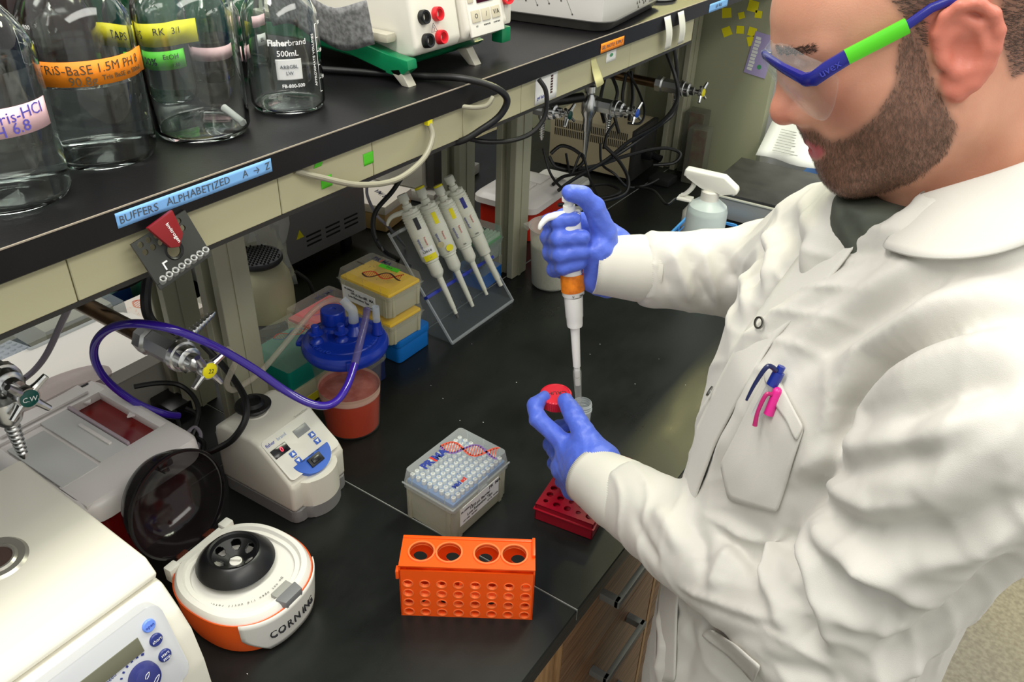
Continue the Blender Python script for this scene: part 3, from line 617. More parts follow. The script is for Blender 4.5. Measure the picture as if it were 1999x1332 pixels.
g.tube(rel(t, [dp(362, 798, 1.27), dp(385, 812, 1.27), dp(383, 850, 1.25), dp(398, 868, 1.23), dp(390, 900, 1.22)]), .004, 8)
g.build('cable_run', RUBBER, t)
g = G().box((-.03, -.02, -.012), (.03, .02, .012), .004); plug_at = at(335, 790, 0.014) - t.location
g.bm.transform(Matrix.Translation(plug_at)); g.build('plug', BLACKP, t)
G().tube(rel(t, [dp(362, 850, 1.245), dp(380, 835, 1.25), dp(392, 850, 1.245), dp(385, 880, 1.235)]), .0032, 8).build('grey_cable', mat('cable_grey', '#8b8690', .4), t)
# ================================================================ middle and far bench
# ---------------- suction / gas fittings
BRASS = mat('brown_brass', '#6b5236', 0.3, 0.9, col2='#4a3a28', noise_scale=30); FITM = mat('fitting_chrome', '#ececea', 0.27, 1.0, bump=.1, bump_scale=60)
def star_handle(g, M_, r=.030):
    g.lathe([(0, -.006), (.012, -.006), (.0135, 0), (.0125, .005), (0, .005)], 24, M_)
    for k in range(4):
        a = math.radians(90 * k + 20); d = Vector((math.cos(a), math.sin(a), 0))
        g.tube([M_ @ (d * .008), M_ @ (d * (r * .6) + Vector((0, 0, .002))), M_ @ (d * r + Vector((0, 0, .004)))], [.0062, .0045, .0038], 10)
def valve(label, hp, capm, txt, nozzle=True, cat='valve', pipe=.28, S_=1.0, rot=0.0):
    """valve whose handle faces the aisle (+x); hp = handle centre"""
    t = thing('bench_valve', label, cat, hp)
    AX = frame((0, 0, 0), (0, 1, 0), z=(1, 0, 0)) @ Euler((0, 0, rot)).to_matrix().to_4x4()
    g = G(); star_handle(g, AX); g.build('star_handle', FITM, t)
    cp = G().lathe([(0, .0078), (.008, .0075), (.0105, .006), (.011, .004)], 28, AX).build('index_cap', capm, t)
    if txt: text('lettering', txt, .0085, AX @ Matrix.Translation((0, 0, .0080)) @ Euler((0, 0, -.5)).to_matrix().to_4x4(), INK if capm is YTAPE else WINK, cp)
    g = G(); B = Matrix.Translation((0, 0, 0)) @ frame((0, 0, 0), (0, 1, 0), z=(1, 0, 0))
    g.lathe([(.006, -.008), (.006, -.022), (.011, -.022), (.012, -.032), (.015, -.033), (.0175, -.035), (.0185, -.047), (.0215, -.048), (.022, -.056)], 24, B)
    g.lathe([(.0125, -.020), (.0125, -.030)], 6, B).lathe([(.019, -.036), (.019, -.045)], 6, B); g.build('bonnet', FITM, t)
    G().lathe([(0, -.056), (.0225, -.056), (.0225, -.060), (.019, -.064), (.0185, -.110), (.022, -.114), (.0215, -.130), (.016, -.132), (0, -.132)], 8, B).build('valve_body', mat('satin_chrome', '#cdcdca', .34, 1.0), t)
    if nozzle:
        g = G(); pr = [(.013, .0), (.012, -.020), (.009, -.026)]
        z = -.026
        for k in range(8): pr += [(.0085 - k * .00045, z), (.0062 - k * .0004, z - .006)]; z -= .0062
        pr += [(.002, z - .003), (0, z - .003)]
        g.lathe(pr, 18, Matrix.Translation((-.072, 0, 0)) @ Euler((nozzle if isinstance(nozzle, float) else 0, 0, 0)).to_matrix().to_4x4()); g.build('ridged_nozzle', FITM, t)
    if pipe: G().cyl((-.132, 0, 0), (-.132 - pipe, 0, 0), .0125, seg=20).build('brass_pipe', BRASS, t)
    return t
valve('chrome bench valve with a yellow cap reading 22 behind the purple hose', (-.80, .505, .253), YTAPE, '22', nozzle=1.9, rot=.1)
t = valve('chrome bench valve with a dark green C.W. cap at the left edge', (-.855, .312, .300), mat('dark_green_cap', '#0f5148', .3), 'C.W.', nozzle=0, pipe=0, rot=.25)
g = G(); pr = [(.016, .010), (.016, -.012), (.013, -.020), (.0095, -.024)]; z = -.024
for k in range(8): pr += [(.0092 - k * .00045, z), (.0068 - k * .0004, z - .0058)]; z -= .0062
pr += [(.002, z - .003), (0, z - .003)]
g.lathe(pr, 20, Matrix.Translation((-.020, -.018, -.012))); g.build('ridged_nozzle', FITM, t)
G().tube([(-.055, -.01, .0), (-.080, -.03, .035), (-.085, -.05, .09)], [.024, .020, .017], 16).build('gooseneck', mat('satin_chrome', '#cdcdca', .34, 1.0), t)
valve('far chrome valve with a plain yellow cap beside the olive end panel', (-.80, 2.096, .262), YTAPE, None, nozzle=True, pipe=.4, rot=.5)
valve('chrome valve with a blue cap in front of the beige power supply', (-.855, 1.82, .262), mat('cap_blue', '#2158c8', .3), None, nozzle=True, pipe=.0, rot=.5)
t = thing('turret_fitting', 'upright chrome turret with a ridged nozzle behind the blue capped valve', 'valve', (-.975, 1.80, .16))
G().lathe([(.012, .15), (.014, .15), (.014, .135), (.010, .130), (.019, .110), (.019, .085), (.012, .070), (.012, .04), (.009, .035), (.004, -.04), (0, -.04)], 18).build('turret', FITM, t)
valve('chrome valve with a green cap nearest to the front post', (-.975, 1.70, .262), mat('dark_green_cap', '#0f5148', .3), None, nozzle=True, pipe=0, rot=.5)
G().tube([(-1.06, 1.62, .285), (-.985, 1.78, .285)], .012, 12, smooth=False).build('supply_pipe', mat('dark_pipe', '#181614', .4), t).location = -t.location
# ---------------- tip boxes stacked behind the canister
CLB = clear('milky_tub', '#e4e0c4', 0.6, 0.3, 0.35); CLL = clear('milky_clear_lid', '#eeeee2', 0.10, 0.20, 0.22)
YR = mat('rack_yellow', '#ffd000', .45); ORP = mat('print_orange', '#e2562a', .6); DKP = mat('print_dark', '#4a3a30', .6)
t = thing('lidded_box', 'bright blue plastic box under the two yellow tip boxes', 'tip box', (-.918, .977, 0), 0)
BB = mat('box_blue', '#0f6fc2', 0.35)
G().prism(rrect(.118, .088, .008, 4), .001, .034, .002, 2).build('tub', BB, t); G().prism(rrect(.122, .092, .009, 4), .0345, .050, .003, 2).build('lid', BB, t)
ty, ld, z1 = tip_box('lower yellow tip box between the blue box and another tip box', (-.918, .957, .0508), -2, .128, .088, .040, .016, YR, CLB, CLL, longx=True, tipm=YR, name='tip_box')
ty2, ld2, z2 = tip_box('upper yellow tip box with lime tape on its printed lid', (-.918, .957, .0508 + .057), -2, .128, .088, .044, .018, YR, CLB, CLL, longx=True, tipm=YR)
LT = Matrix.Translation((0, 0, z2 + .0004))
text('lettering', 'PR', .015, LT @ Matrix.Translation((-.034, .028, 0)), mat('print_navy2', '#2d2d4a', .5), ld2, bold=.0003)
text('lettering', '1', .015, LT @ Matrix.Translation((-.022, .028, 0)), REDINK, ld2, bold=.0004)
text('lettering', 'MA', .015, LT @ Matrix.Translation((-.009, .028, 0)), mat('print_navy2', '#2d2d4a', .5), ld2, bold=.0003)
text('lettering', 'Midsci', .007, LT @ Matrix.Translation((-.045, -.002, 0)), DKP, ld2, bold=.0002)
helix(LT @ Matrix.Translation((.018, -.012, 0)) @ Euler((0, 0, .45)).to_matrix().to_4x4(), .075, .011, 40, .0015, ORP, DKP, ld2)
specks(LT, .05, .032, 50, DKP, ld2, 5)
G().prism([(-.020, -.006), (.024, -.006), (.022, .006), (-.022, .005)], z2 + .0006, z2 + .0012, mtx=Matrix.Translation((.008, .016, 0)) @ Euler((0, 0, .08)).to_matrix().to_4x4()).build('green_tape', GTAPE, ld2)
text('lettering', 'YM F', .007, Matrix.Translation((.008, .016, z2 + .0014)), INK, ld2, jitter=.05)
G().box((-.052, -.0455, .006), (.030, -.0445, .034)).build('paper_label', PAPER, ty2)
LF = frame((-.011, -.0457, .020), (1, 0, 0), z=(0, -1, 0))
for s_, u, v, z_ in (('PR-200BRK-FL', -.022, .0095, .0042), ('200 µL Barrier', 0, .004, .0065), ('Low Retention Tips', 0, -.0035, .0065), ('PR  MA', .026, .0045, .0075), ('LOT 13300', .028, -.0105, .003)):
    text('lettering', s_, z_, LF @ Matrix.Translation((u, v, .0002)), INK, ty2, bold=.00008)
tp, ldp, zp = tip_box('clear tip box with a pink rack between canister and stirrer', (-1.025, .912, 0), 1, .085, .118, .060, .024, mat('rack_pink', '#c9525a', .5), CLB, CLL, tipm=TIPM)
LT = frame((0, 0, zp + .0004), (0, 1, 0), z=(0, 0, 1))
text('lettering', 'PR1MA', .015, LT @ Matrix.Translation((.025, .02, 0)), mat('print_navy2', '#2d2d4a', .5), ldp, bold=.0003)
helix(LT @ Matrix.Translation((-.01, -.008, 0)) @ Euler((0, 0, .3)).to_matrix().to_4x4(), .07, .009, 36, .0008, REDH, PURH, ldp); specks(LT, .05, .032, 40, PURH, ldp, 8)
# teal box standing on a pale box
t = thing('pale_box', 'pale tip box with a yellow bottom beneath the teal box', 'tip box', (-.958, .768, 0), 1)
G().prism(rrect(.108, .112, .006, 3), .001, .018, .001, 1).build('yellow_base', mat('base_yellow', '#d8cc2a', .4), t); G().prism(rrect(.110, .114, .006, 3), .0185, .044, .002, 2).build('milky_body', mat('milky_solid', '#c9c6a2', .4), t)
t = thing('teal_tip_box', 'teal tip box with a clear printed lid beside the near post', 'tip box', (-.958, .768, .0445), 1)
TL = mat('teal_plastic', '#0b8a78', .35)
G().prism(rrect(.104, .108, .006, 3), 0, .038, .002, 2).build('teal_body', TL, t)
ld = G().box((-.054, -.056, .0385), (.054, .056, .066), .004).build('lid', CLL, t)
specks(Matrix.Translation((0, 0, .0665)), .04, .04, 60, mat('teal_print', '#3f8f98', .6), ld, 11); helix(Matrix.Translation((0, .01, .0665)) @ Euler((0, 0, 1.2)).to_matrix().to_4x4(), .07, .010, 36, .0008, REDH, DOTM, ld)
# small navy box behind
t = thing('navy_box', 'dark blue box with a clear clasp lid between teal box and canister', 'box', (-.885, .85, 0), 0)
G().prism(rrect(.07, .075, .005, 3), .001, .040, .001, 1).build('tub', mat('dark_navy', '#121f4a', .4), t); G().prism(rrect(.073, .078, .005, 3), .0405, .058, .002, 1).build('lid', CLL, t)
# ---------------- pipette stand with four pipettes
AC = clear('acrylic', '#dfe6e8', .02, .05, .14, 1.0); ACE = clear('acrylic_edge', '#e9edee', .55, .1, .3)
t = thing('pipette_stand', 'clear acrylic pipette stand with a blue cross strip holding four pipettes', 'pipette stand', (-.9, 1.15, 0))
y0, y1 = -.105, .105
G().box((-.085, y0, .002), (.077, y1, .0055), .001).build('base_plate', AC, t)
sl = Vector((-.152, 0, .192)).normalized(); nn = Vector((.192, 0, .152)).normalized()
SP = frame((.077, 0, .003), (0, 1, 0), y=sl)
G().box((y0, 0, -.0015), (y1, .243, .0015), .0008, mtx=SP).build('slanted_panel', AC, t)
G().box((y0 - .001, 0, -.0022), (y0 + .002, .243, .0022), mtx=SP).build('panel_edge', ACE, t); G().box((y1 - .002, 0, -.0022), (y1 + .001, .243, .0022), mtx=SP).build('panel_edge', ACE, t)
G().box((.0745, y0, .0), (.0785, y1, .006), .001).build('front_edge', ACE, t)
G().prism([(-.085, .003), (-.080, .003), (-.076, .19), (-.081, .19)], y0, y0 + .003, axis='y').build('rear_leg', AC, t)
G().box((y0, .232, .0), (y1, .238, .030), .001, mtx=SP).build('pipette_rail', ACE, t)
G().box((y0 - .004, .098, -.001), (y1 + .004, .1045, .010), .001, mtx=SP).build('blue_strip', mat('strip_blue', '#2a3aa8', .3), t)
PW = mat('pipette_white', '#e3e3d2', .38); PWW = mat('pipette_pure_white', '#eeeeea', .32)
def pipette_parts(t, M_, k=1.0, m_=None, cap=None, band=None, dots=True, big=False, held=False):
    """local z up the pipette, hook towards -y... tip at 0; k scales"""
    m_ = m_ or PW; sh = .0052 if not big else .0066
    prof = [(0, 0), (sh * .62, 0), (sh * .66, .012), (sh * .8, .013), (sh, .070), (sh * 1.05, .083), (.0098, .090), (.0112, .094), (.0112, .118), (.0128, .120), (.0128, .124)]
    hz = .108 if not held else .119
    if big: prof = [(0, 0), (sh * .62, 0), (sh * .68, .016), (sh * .82, .017), (sh, .076), (sh * 1.02, .080), (.0108, .083), (.0112, .086), (.0116, .096), (.0122, .098), (.0130, .128), (.0132, .130)]
    sc = Matrix.Diagonal((k * (1.0 if held else 1.2), k * (1.0 if held else 1.2), k, 1)); MM = M_ @ sc
    G().lathe(prof, 24, MM).build('lower_part', m_, t, ang=30)
    z0 = prof[-1][1]
    g = G(); zs = [z0, z0 + .002, z0 + .06, z0 + .098, z0 + hz - .002, z0 + hz]
    rr = [.0128, .0140, .0148, .0135, .0125, .010]
    g.lathe(list(zip(rr, zs)) + [(0, zs[-1])], 28, MM, sx=.92, sy=1.12)
    hb = g.build('handle_body', m_, t, ang=40)
    if not held:
        g = G()
        for q in range(11): g.lathe([(.0139, z0 + .040 + q * .0055), (.0152, z0 + .0415 + q * .0055), (.0152, z0 + .0430 + q * .0055), (.0139, z0 + .0445 + q * .0055)], 20, MM, sx=.91, sy=1.10)
        g.build('grip_ribs', m_, t, kind='stuff')
    g = G(); zt = z0 + hz
    g.tube([MM @ Vector(p) for p in ((0, .014, zt - .003), (0, -.012, zt - .001), (0, -.030, zt - .001), (0, -.040, zt - .008), (0, -.043, zt - .014))], [.0042 * k, .0055 * k, .0045 * k, .0036 * k, .002 * k], 12)
    g.tube([MM @ Vector(p) for p in ((-.012, .006, zt - .002), (.012, .006, zt - .002))], .0038 * k, 10)
    g.build('finger_hook', m_, t)
    G().lathe([(.0080, zt - .002), (.0080, zt + .010), (.0060, zt + .0105), (.0060, zt + .016), (.0088, zt + .0165), (.0088, zt + (.030 if not held else .021)), (.0078, zt + (.032 if not held else .023)), (0, zt + (.032 if not held else .023))], 20, MM).build('push_button', m_, t)
    if cap: G().lathe([(.0082, zt + .0322), (.0086, zt + .0328), (.0082, zt + .036), (0, zt + .0362)], 20, MM).build('button_cap', cap, t)
    return MM, z0, zt, hb
def label_on(MM, z0, th, z, s_, size, m_, t, r=.0146, vertical=True):
    """text running along the pipette axis on its surface at angle th"""
    a = math.radians(th); n_ = Vector((math.cos(a), math.sin(a), 0)); o_ = Vector((n_.x * r * .93, n_.y * r * 1.13, z0 + z))
    text('lettering', s_, size, MM @ frame(o_, (0, 0, -1) if vertical else (-n_.y, n_.x, 0), z=n_), m_, t, extrude=.0002)
def patch(MM, z0, th, z_a, z_b, half, m_, t, name, r=.0149):
    g = G(); rows = []
    for zz in np.linspace(z_a, z_b, 5): rows.append([MM @ Vector((math.cos(a) * r * .93, math.sin(a) * r * 1.13, z0 + zz)) for a in np.radians(np.linspace(th - half, th + half, 7))])
    return g.grid(rows).build(name, m_, t)
pips = [((-.842, 1.083, .046), (-.952, 1.068, .262), None, None, 'leftmost white pipette in the stand with a barcode and yellow dot'),
        ((-.841, 1.136, .038), (-.949, 1.117, .258), YTAPE, YTAPE, 'second pipette from the left with a yellow cap and round stickers'),
        ((-.841, 1.184, .043), (-.944, 1.166, .248), YTAPE, YTAPE, 'third pipette from the left with a yellow cap'),
        ((-.841, 1.234, .042), (-.943, 1.200, .254), None, mat('navy_band', '#2b2f86', .4), 'rightmost pipette in the stand with a navy colour band')]
CF = Vector((.46, -.70, .54))
for i, (a, b_, cap, band, lab) in enumerate(pips):
    a = Vector(a); b_ = Vector(b_); ax = (b_ - a).normalized(); t = thing('pipette', lab, 'pipette', a, group='pipettes in the acrylic stand')
    M_ = frame((0, 0, 0), Vector((0, 1, 0)).cross(ax) * -1 if False else (ax.cross(Vector((0, -1, 0)))), z=ax) if False else None
    X = CF - ax * CF.dot(ax); M_ = frame((0, 0, 0), X, z=ax) @ Euler((0, 0, math.radians(-8))).to_matrix().to_4x4()   # +x faces the aisle viewer side
    k = (b_ - a).length / .255; MM, z0, zt, hb = pipette_parts(t, M_ @ Euler((0, 0, math.radians(0))).to_matrix().to_4x4(), k, cap=cap, big=(i == 3))
    patch(MM, z0, 20, .066, .090, 13, band or INK, t, 'colour_band')
    label_on(MM, z0, 24, .040, 'Research', .0048, REDINK, t, .0150); label_on(MM, z0, -12, .036, 'eppendorf', .0062, BLUEINK, t, .0150)
    label_on(MM, z0, 12, .006, ('10', '20', '200', '1000')[i], .0042, INK, t, .0150, False)
    if i == 0:
        p = patch(MM, z0, 6, .012, .028, 44, PAPER, t, 'barcode_label', .0152); patch(MM, z0, 12, .001, .013, 40, YTAPE, t, 'yellow_sticker', .01525); label_on(MM, z0, 8, .020, 'UB14', .007, INK, t, .0156, False)
        G().lathe([(.0026, -.010), (.0026, 0), (0, 0)], 10, MM).build('tip_cone', mat('tip_grey', '#5a5a58', .5), t)
    if i == 1:
        for th_, z_, m_, r_ in ((-14, .024, mat('cream_sticker', '#d9cfa4', .6), .0062), (26, .012, YTAPE, .0066)):
            aa = math.radians(th_); n_ = Vector((math.cos(aa), math.sin(aa), 0)); G().lathe([(0, .0004), (r_, .0004), (r_, -.0006)], 20, MM @ frame(Vector((n_.x * .0140, n_.y * .0168, z0 + z_)), (0, 0, 1), z=n_)).build('round_sticker', m_, t)
# ---------------- green tip box on a blue one
t = thing('blue_tip_box', 'deep blue tip box with a milky lid beneath the green tip box', 'tip box', (-.9405, 1.287, 0), 3)
G().prism(rrect(.080, .078, .005, 3), .001, .0350, .001, 1).build('tub', mat('tub_blue', '#0d5fb4', .35), t); G().prism(rrect(.083, .081, .006, 3), .0355, .0580, .002, 1).build('lid', CLL, t)
GT = mat('rack_green', '#3fae5a', .5)
tg, ldg, zg = tip_box('frosted tip box with a green rack standing on the deep blue box', (-.9405, 1.287, .0585), 3, .080, .078, .042, .026, GT, clear('frost_tub', '#ccd6cc', .4, .3, .35), clear('frost_lid', '#b9cbbd', .3, .25, .4), True, tipm=mat('tip_green_white', '#cfe3cc', .4))
text('lettering', 'PR1MA', .012, Matrix.Translation((.002, .004, zg + .0004)) @ Euler((0, 0, -.2)).to_matrix().to_4x4(), INK, ldg, bold=.0003)
# ---------------- beaker with granules
t = thing('plastic_beaker', 'spouted plastic beaker of pale granules behind the raised gloved hand', 'beaker', (-.803, 1.372, 0))
BK = clear('beaker_plastic', '#ecece4', .42, .25, .45)
G().lathe([(0, .001), (.038, .001), (.0415, .005), (.050, .134), (.054, .137), (.0545, .139), (.0525, .139)], 48).build('cup', BK, t, solid=.0012)
G().prism([(-.002, -.016), (-.016, 0), (-.002, .016)], .128, .138, .002, 2, mtx=Euler((0, 0, math.radians(25))).to_matrix().to_4x4() @ Matrix.Translation((-.050, 0, 0))).build('spout', BK, t)
G().lathe([(0, .003), (.036, .003), (.040, .008), (.0468, .098), (.030, .101), (0, .099)], 40).build('granules', mat('granules', '#eae6cf', .6, col2='#d8d4b8', noise_scale=140, bump=1.0, bump_scale=260), t, kind='stuff')
# ---------------- second sharps container, far
t = thing('sharps_container', 'bright red sharps container with a milky lid behind the far post', 'sharps container', (-1.03, 1.60, 0), 4)
G().prism(rrect(.15, .185, .016, 4), .001, .080, .003, 2).build('red_tub', mat('bright_red', '#c22a16', .3), t)
SL2 = clear('milky_lid2', '#e6e1db', 1.6, .3, .2)
rows = []; g = G()
for r_, z_ in ((-.034, .104), (-.020, .102), (-.004, .098), (.004, .090), (.005, .076)):
    P = rrect(.165 + 2 * r_, .200 + 2 * r_, .02 + r_ * .5 + .002, 4); rows.append([(p[0], p[1], z_) for p in P + P[:1]])
g.grid(rows); P = rrect(.097, .132, .004, 4); g.face([(p[0], p[1], .104) for p in P]); g.build('lid', SL2, t, weld=1e-6)
G().box((-.030, -.062, .1042), (.030, .010, .109), .002).box((-.036, .016, .1042), (.036, .070, .107), .001).build('hinged_flap', SL2, t)
t = thing('white_tray', 'white plastic tray lid behind the bright red sharps container', 'tray', (-1.01, 1.745, 0), 6)
G().prism(rrect(.135, .09, .015, 4), .001, .078, .006, 3).build('tray_body', mat('tray_white', '#deddd2', .4), t)
G().prism(rrect(.120, .075, .012, 4), .0785, .081, .001, 1).build('tray_lip', mat('tray_white', '#deddd2', .4), t)
# ---------------- beige power supply
t = thing('power_supply', 'beige slotted power supply box with a black cable plug at its side', 'power supply', (-1.068, 2.072, 0), 4)
G().box((-.133, -.078, .012), (.120, .078, .150), .003).build('case', mat('beige_case', '#a89c7e', .5), t)
G().box((.1205, -.079, .008), (.134, .079, .151), .003).build('dark_end', mat('dark_case', '#2b2a29', .5), t)
g = G()
for r_ in range(2):
    for k in range(38): g.box((-.118 + k * .0060, -.0786, .096 + r_ * .024), (-.1152 + k * .0060, -.0770, .116 + r_ * .024))
g.build('vent_slots', mat('slot_dark', '#2e2a22', .7), t, kind='stuff')
for fx in (-.11, .10):
    for fy in (-.06, .06): G().lathe([(0, .001), (.010, .001), (.010, .012), (0, .012)], 12, Matrix.Translation((fx, fy, 0))).build('foot', RUBBER, t)
G().box((.1342, -.03, .060), (.165, .0, .085), .004).tube([(.165, -.015, .072), (.19, -.018, .068)], .010, 10).build('cable_plug', BLACKP, t)
# ---------------- cable tangle
t = thing('cable_tangle', 'tangle of black cables looping in front of the beige power supply', 'cable', (-.93, 1.9, .0))
g = G(); rnd = random.Random(4)
px = [
 [(1300, 100, 1.9), (1318, 150, 1.9), (1322, 195, 1.92), (1290, 240, 1.95), (1230, 275, 1.97), (1180, 315, 1.98), (1120, 350, 1.98), (1090, 372, 1.96)],
 [(1316, 92, 1.92), (1322, 150, 1.95), (1318, 215, 2.0), (1280, 250, 2.0), (1200, 305, 2.0), (1140, 335, 2.02), (1100, 345, 2.05), (1080, 360, 2.0)],
 [(1225, 140, 2.05), (1245, 175, 2.05), (1258, 215, 2.02), (1250, 240, 2.0), (1225, 240, 2.0)],
 [(1275, 322, 2.12), (1315, 318, 2.12), (1328, 300, 2.12), (1305, 290, 2.12), (1270, 292, 2.08), (1220, 305, 2.02), (1170, 322, 1.99), (1130, 330, 1.97)],
 [(1180, 285, 1.97), (1205, 310, 1.97), (1225, 345, 1.96), (1222, 375, 1.95), (1190, 390, 1.93), (1140, 398, 1.92), (1090, 400, 1.9)],
 [(1172, 280, 1.99), (1175, 320, 1.99), (1200, 340, 1.98), (1225, 365, 2.0), (1260, 362, 2.05), (1285, 350, 2.08)],
 [(1075, 300, 1.98), (1095, 285, 1.98), (1120, 292, 1.98), (1140, 312, 1.98), (1120, 330, 1.98), (1085, 325, 1.97), (1072, 305, 1.96)],
 [(1105, 300, 1.97), (1115, 340, 1.96), (1135, 300, 1.96), (1150, 345, 1.95), (1165, 380, 1.93)],
 [(1200, 240, 2.0), (1185, 262, 2.0), (1178, 290, 1.99)],
 [(1100, 375, 1.94), (1130, 370, 1.93), (1170, 385, 1.92), (1210, 375, 1.93), (1185, 360, 1.95), (1140, 365, 1.95)],
 [(1060, 290, 1.95), (1075, 340, 1.95), (1100, 370, 1.94), (1130, 385, 1.93), (1100, 392, 1.91)],
 [(1240, 365, 1.98), (1275, 372, 1.95), (1300, 398, 1.88), (1318, 388, 1.88), (1340, 384, 1.88)],
]
for P in px:
    Q = []
    for (a, b_, d) in P:
        v = dp(a, b_, d)
        if v.z < .006: v = at(a, b_, .006)
        Q.append(v - t.location)
    g.tube(Q, .0045 if len(P) > 6 else .0032, 8); g_ = g.build('cable', RUBBER, t); g = G()
g.bm.free()
t = thing('hanging_cables', 'thin black cables hanging below the far end of the shelf', 'cable', (-.95, 1.9, .3)); 
for P in ([(1195, 150, 2.1), (1205, 180, 2.1), (1198, 215, 2.1), (1208, 260, 2.1)], [(1222, 145, 2.12), (1215, 190, 2.12), (1222, 230, 2.12)], [(1232, 140, 2.12), (1235, 190, 2.12), (1228, 235, 2.12)], [(1180, 155, 2.08), (1172, 200, 2.08), (1180, 240, 2.08)]):
    G().tube([dp(a, b_, d) - t.location for a, b_, d in P], .0045, 8).build('cable', RUBBER, t)
# ---------------- grey acrylic caddies by the panel
ACG = clear('smoky_acrylic', '#8a897c', .45, .15, .4)
for (x_, y_, w_, h_, lab) in ((-.845, 2.21, .058, .178, 'taller grey acrylic caddy against the olive panel'), (-.800, 2.135, .055, .158, 'shorter stained acrylic caddy with a red backing card')):
    t = thing('acrylic_caddy', lab, 'caddy', (x_, y_, 0), 4)
    G().box((-w_/2, -w_/2, .001), (w_/2, w_/2, h_), .003).build('acrylic_shell', ACG, t)
    G().box((-w_/2 + .008, -.003, .004), (w_/2 - .008, .0, h_ - .008)).build('backing_card', mat('stained_card', '#7a3a34', .6, col2='#8d8b62', noise_scale=28), t)
t = thing('grey_block', 'flat dark block beside the power supply', 'block', (-.865, 2.07, 0)); G().box((-.03, -.03, .001), (.03, .03, .02), .002).build('block_body', mat('dark_block', '#1a1a1a', .6), t)
# ---------------- spray bottle in a blue rack
t = thing('spray_bottle', 'white trigger spray bottle of pale blue liquid in a blue rack', 'spray bottle', (-.570, 1.638, .0040), 8)
t.scale = (1.2, 1.2, 1.2)
SBL = clear('bottle_milky', '#e2ecea', 1.1, .35, .3)
G().lathe([(0, .002), (.034, .002), (.037, .006), (.037, .118), (.034, .128), (.020, .139), (.0145, .141)], 40).build('bottle', SBL, t)
G().lathe([(0, .004), (.0355, .006), (.0355, .117), (0, .117)], 36).build('liquid', mat('pale_liquid', '#d3e2de', .3), t)
G().lathe([(.0145, .139), (.0165, .140), (.0165, .156), (.0145, .158), (0, .158)], 28).build('collar', WHITE, t)
SPW = mat('spray_white', '#ecebe0', .35)
hd = G().prism([(-.050, .192), (-.052, .178), (-.044, .176), (-.016, .166), (-.012, .156), (.012, .156), (.020, .160), (.044, .158), (.050, .163), (.048, .172), (.022, .190)], -.0105, .0105, .004, 3, axis='y').build('trigger_head', SPW, t)
G().tube([(-.030, 0, .172), (-.034, 0, .156), (-.044, 0, .142), (-.052, 0, .138)], [.006, .0045, .004, .003], 10).build('trigger', SPW, t)
G().box((-.058, -.011, .130), (-.030, .011, .135), .002).build('trigger_guard', SPW, t)
t = thing('blue_wire_rack', 'sky blue plastic rack around the foot of the spray bottle', 'rack', (-.600, 1.715, 0), 4)
SKB = mat('rack_sky', '#4f9be0', .4)
g = G()
for z in (.052,):
    g.box((-.062, -.085, z), (.062, -.080, z + .006)).box((-.062, .080, z), (.062, .085, z + .006)).box((-.062, -.085, z), (-.057, .085, z + .006)).box((.057, -.085, z), (.062, .085, z + .006))
g.build('top_rim', SKB, t)
for sx in (-1, 1):
    for sy in (-1, 0, 1): G().box((sx * .0585 - .002, sy * .078 - .004, .001), (sx * .0585 + .002, sy * .078 + .004, .052)).build('upright', SKB, t)
for z in (.018, .035): G().box((-.061, -.083, z), (.061, -.081, z + .003)).box((.059, -.083, z), (.061, .083, z + .003)).box((-.061, -.083, z), (-.059, .083, z + .003)).build('side_bar', SKB, t)
G().box((-.061, -.084, .0005), (.061, .084, .0035)).build('rack_floor', SKB, t)
t = thing('white_dispenser', 'small white plastic squeeze bottle lying behind the spray bottle', 'bottle', (-.665, 1.80, .0), 10)
G().lathe([(0, .001), (.020, .001), (.022, .02), (.022, .06), (.012, .075), (.008, .09), (0, .092)], 24).build('bottle_body', mat('soft_white', '#c9c8c0', .4), t)
# ---------------- flat instrument with black top
t = thing('gel_table', 'flat silver instrument with a scuffed black top beside the lab coat', 'instrument', (-.52, 2.0, 0), 2)
G().box((-.145, -.125, .032), (.175, .14, .086), .004).build('silver_body', mat('silver_body', '#a7a6a0', .35, .3), t)
G().box((-.15, -.13, .087), (.18, .145, .092), .001).build('pale_edge', mat('edge_cream', '#d9d8c6', .4), t)
G().box((-.15, -.128, .0925), (.18, .145, .100), .002).build('black_top', mat('scuffed_black', '#2a2927', .5, col2='#3d3b38', noise_scale=16), t)
for sx in (-.12, .15):
    for sy in (-.1, .11): G().lathe([(0, .001), (.012, .001), (.012, .031), (0, .031)], 14, Matrix.Translation((sx, sy, 0))).build('foot', RUBBER, t)
G().box((-.145, -.1265, .010), (.175, -.118, .030), .001).build('black_drawer', BLACKP, t)
t = thing('paper_sheet', 'white printed sheet leaning behind the black topped instrument', 'paper', (-.56, 2.18, .03))
g = G(); rows = [[(-.09 + .20 * i / 8 , .0 + .10 * j / 6 + .01 * math.sin(i), .07 + .13 * (j / 6) * (1 - abs(i - 3.5) / 9)) for i in range(9)] for j in range(7)]
g.grid(rows).build('sheet', PAPER, t, solid=.0006)
g = G()
for k in range(9): g.box((-.02, .012 + k * .008, 0), (.05 - (k % 3) * .012, .0135 + k * .008, .0004), mtx=Matrix.Translation((-.03, .0, .082)) @ Euler((.80, 0, 0)).to_matrix().to_4x4())
g.build('printed_lines', mat('faint_ink', '#9a9b96', .7), t, kind='stuff')
t = thing('plastic_bag', 'crumpled clear and blue plastic bag behind the mans chin', 'bag', (-.44, 2.32, .10))
g = G(); g.sphere((0, 0, .06), 1, .09, .05, .10, 24)
for v in g.bm.verts: v.co *= 1 + .25 * noise.noise(v.co * 30)
g.build('bag_film', clear('bag_film', '#a9c6ea', .45, .15, .4), t)
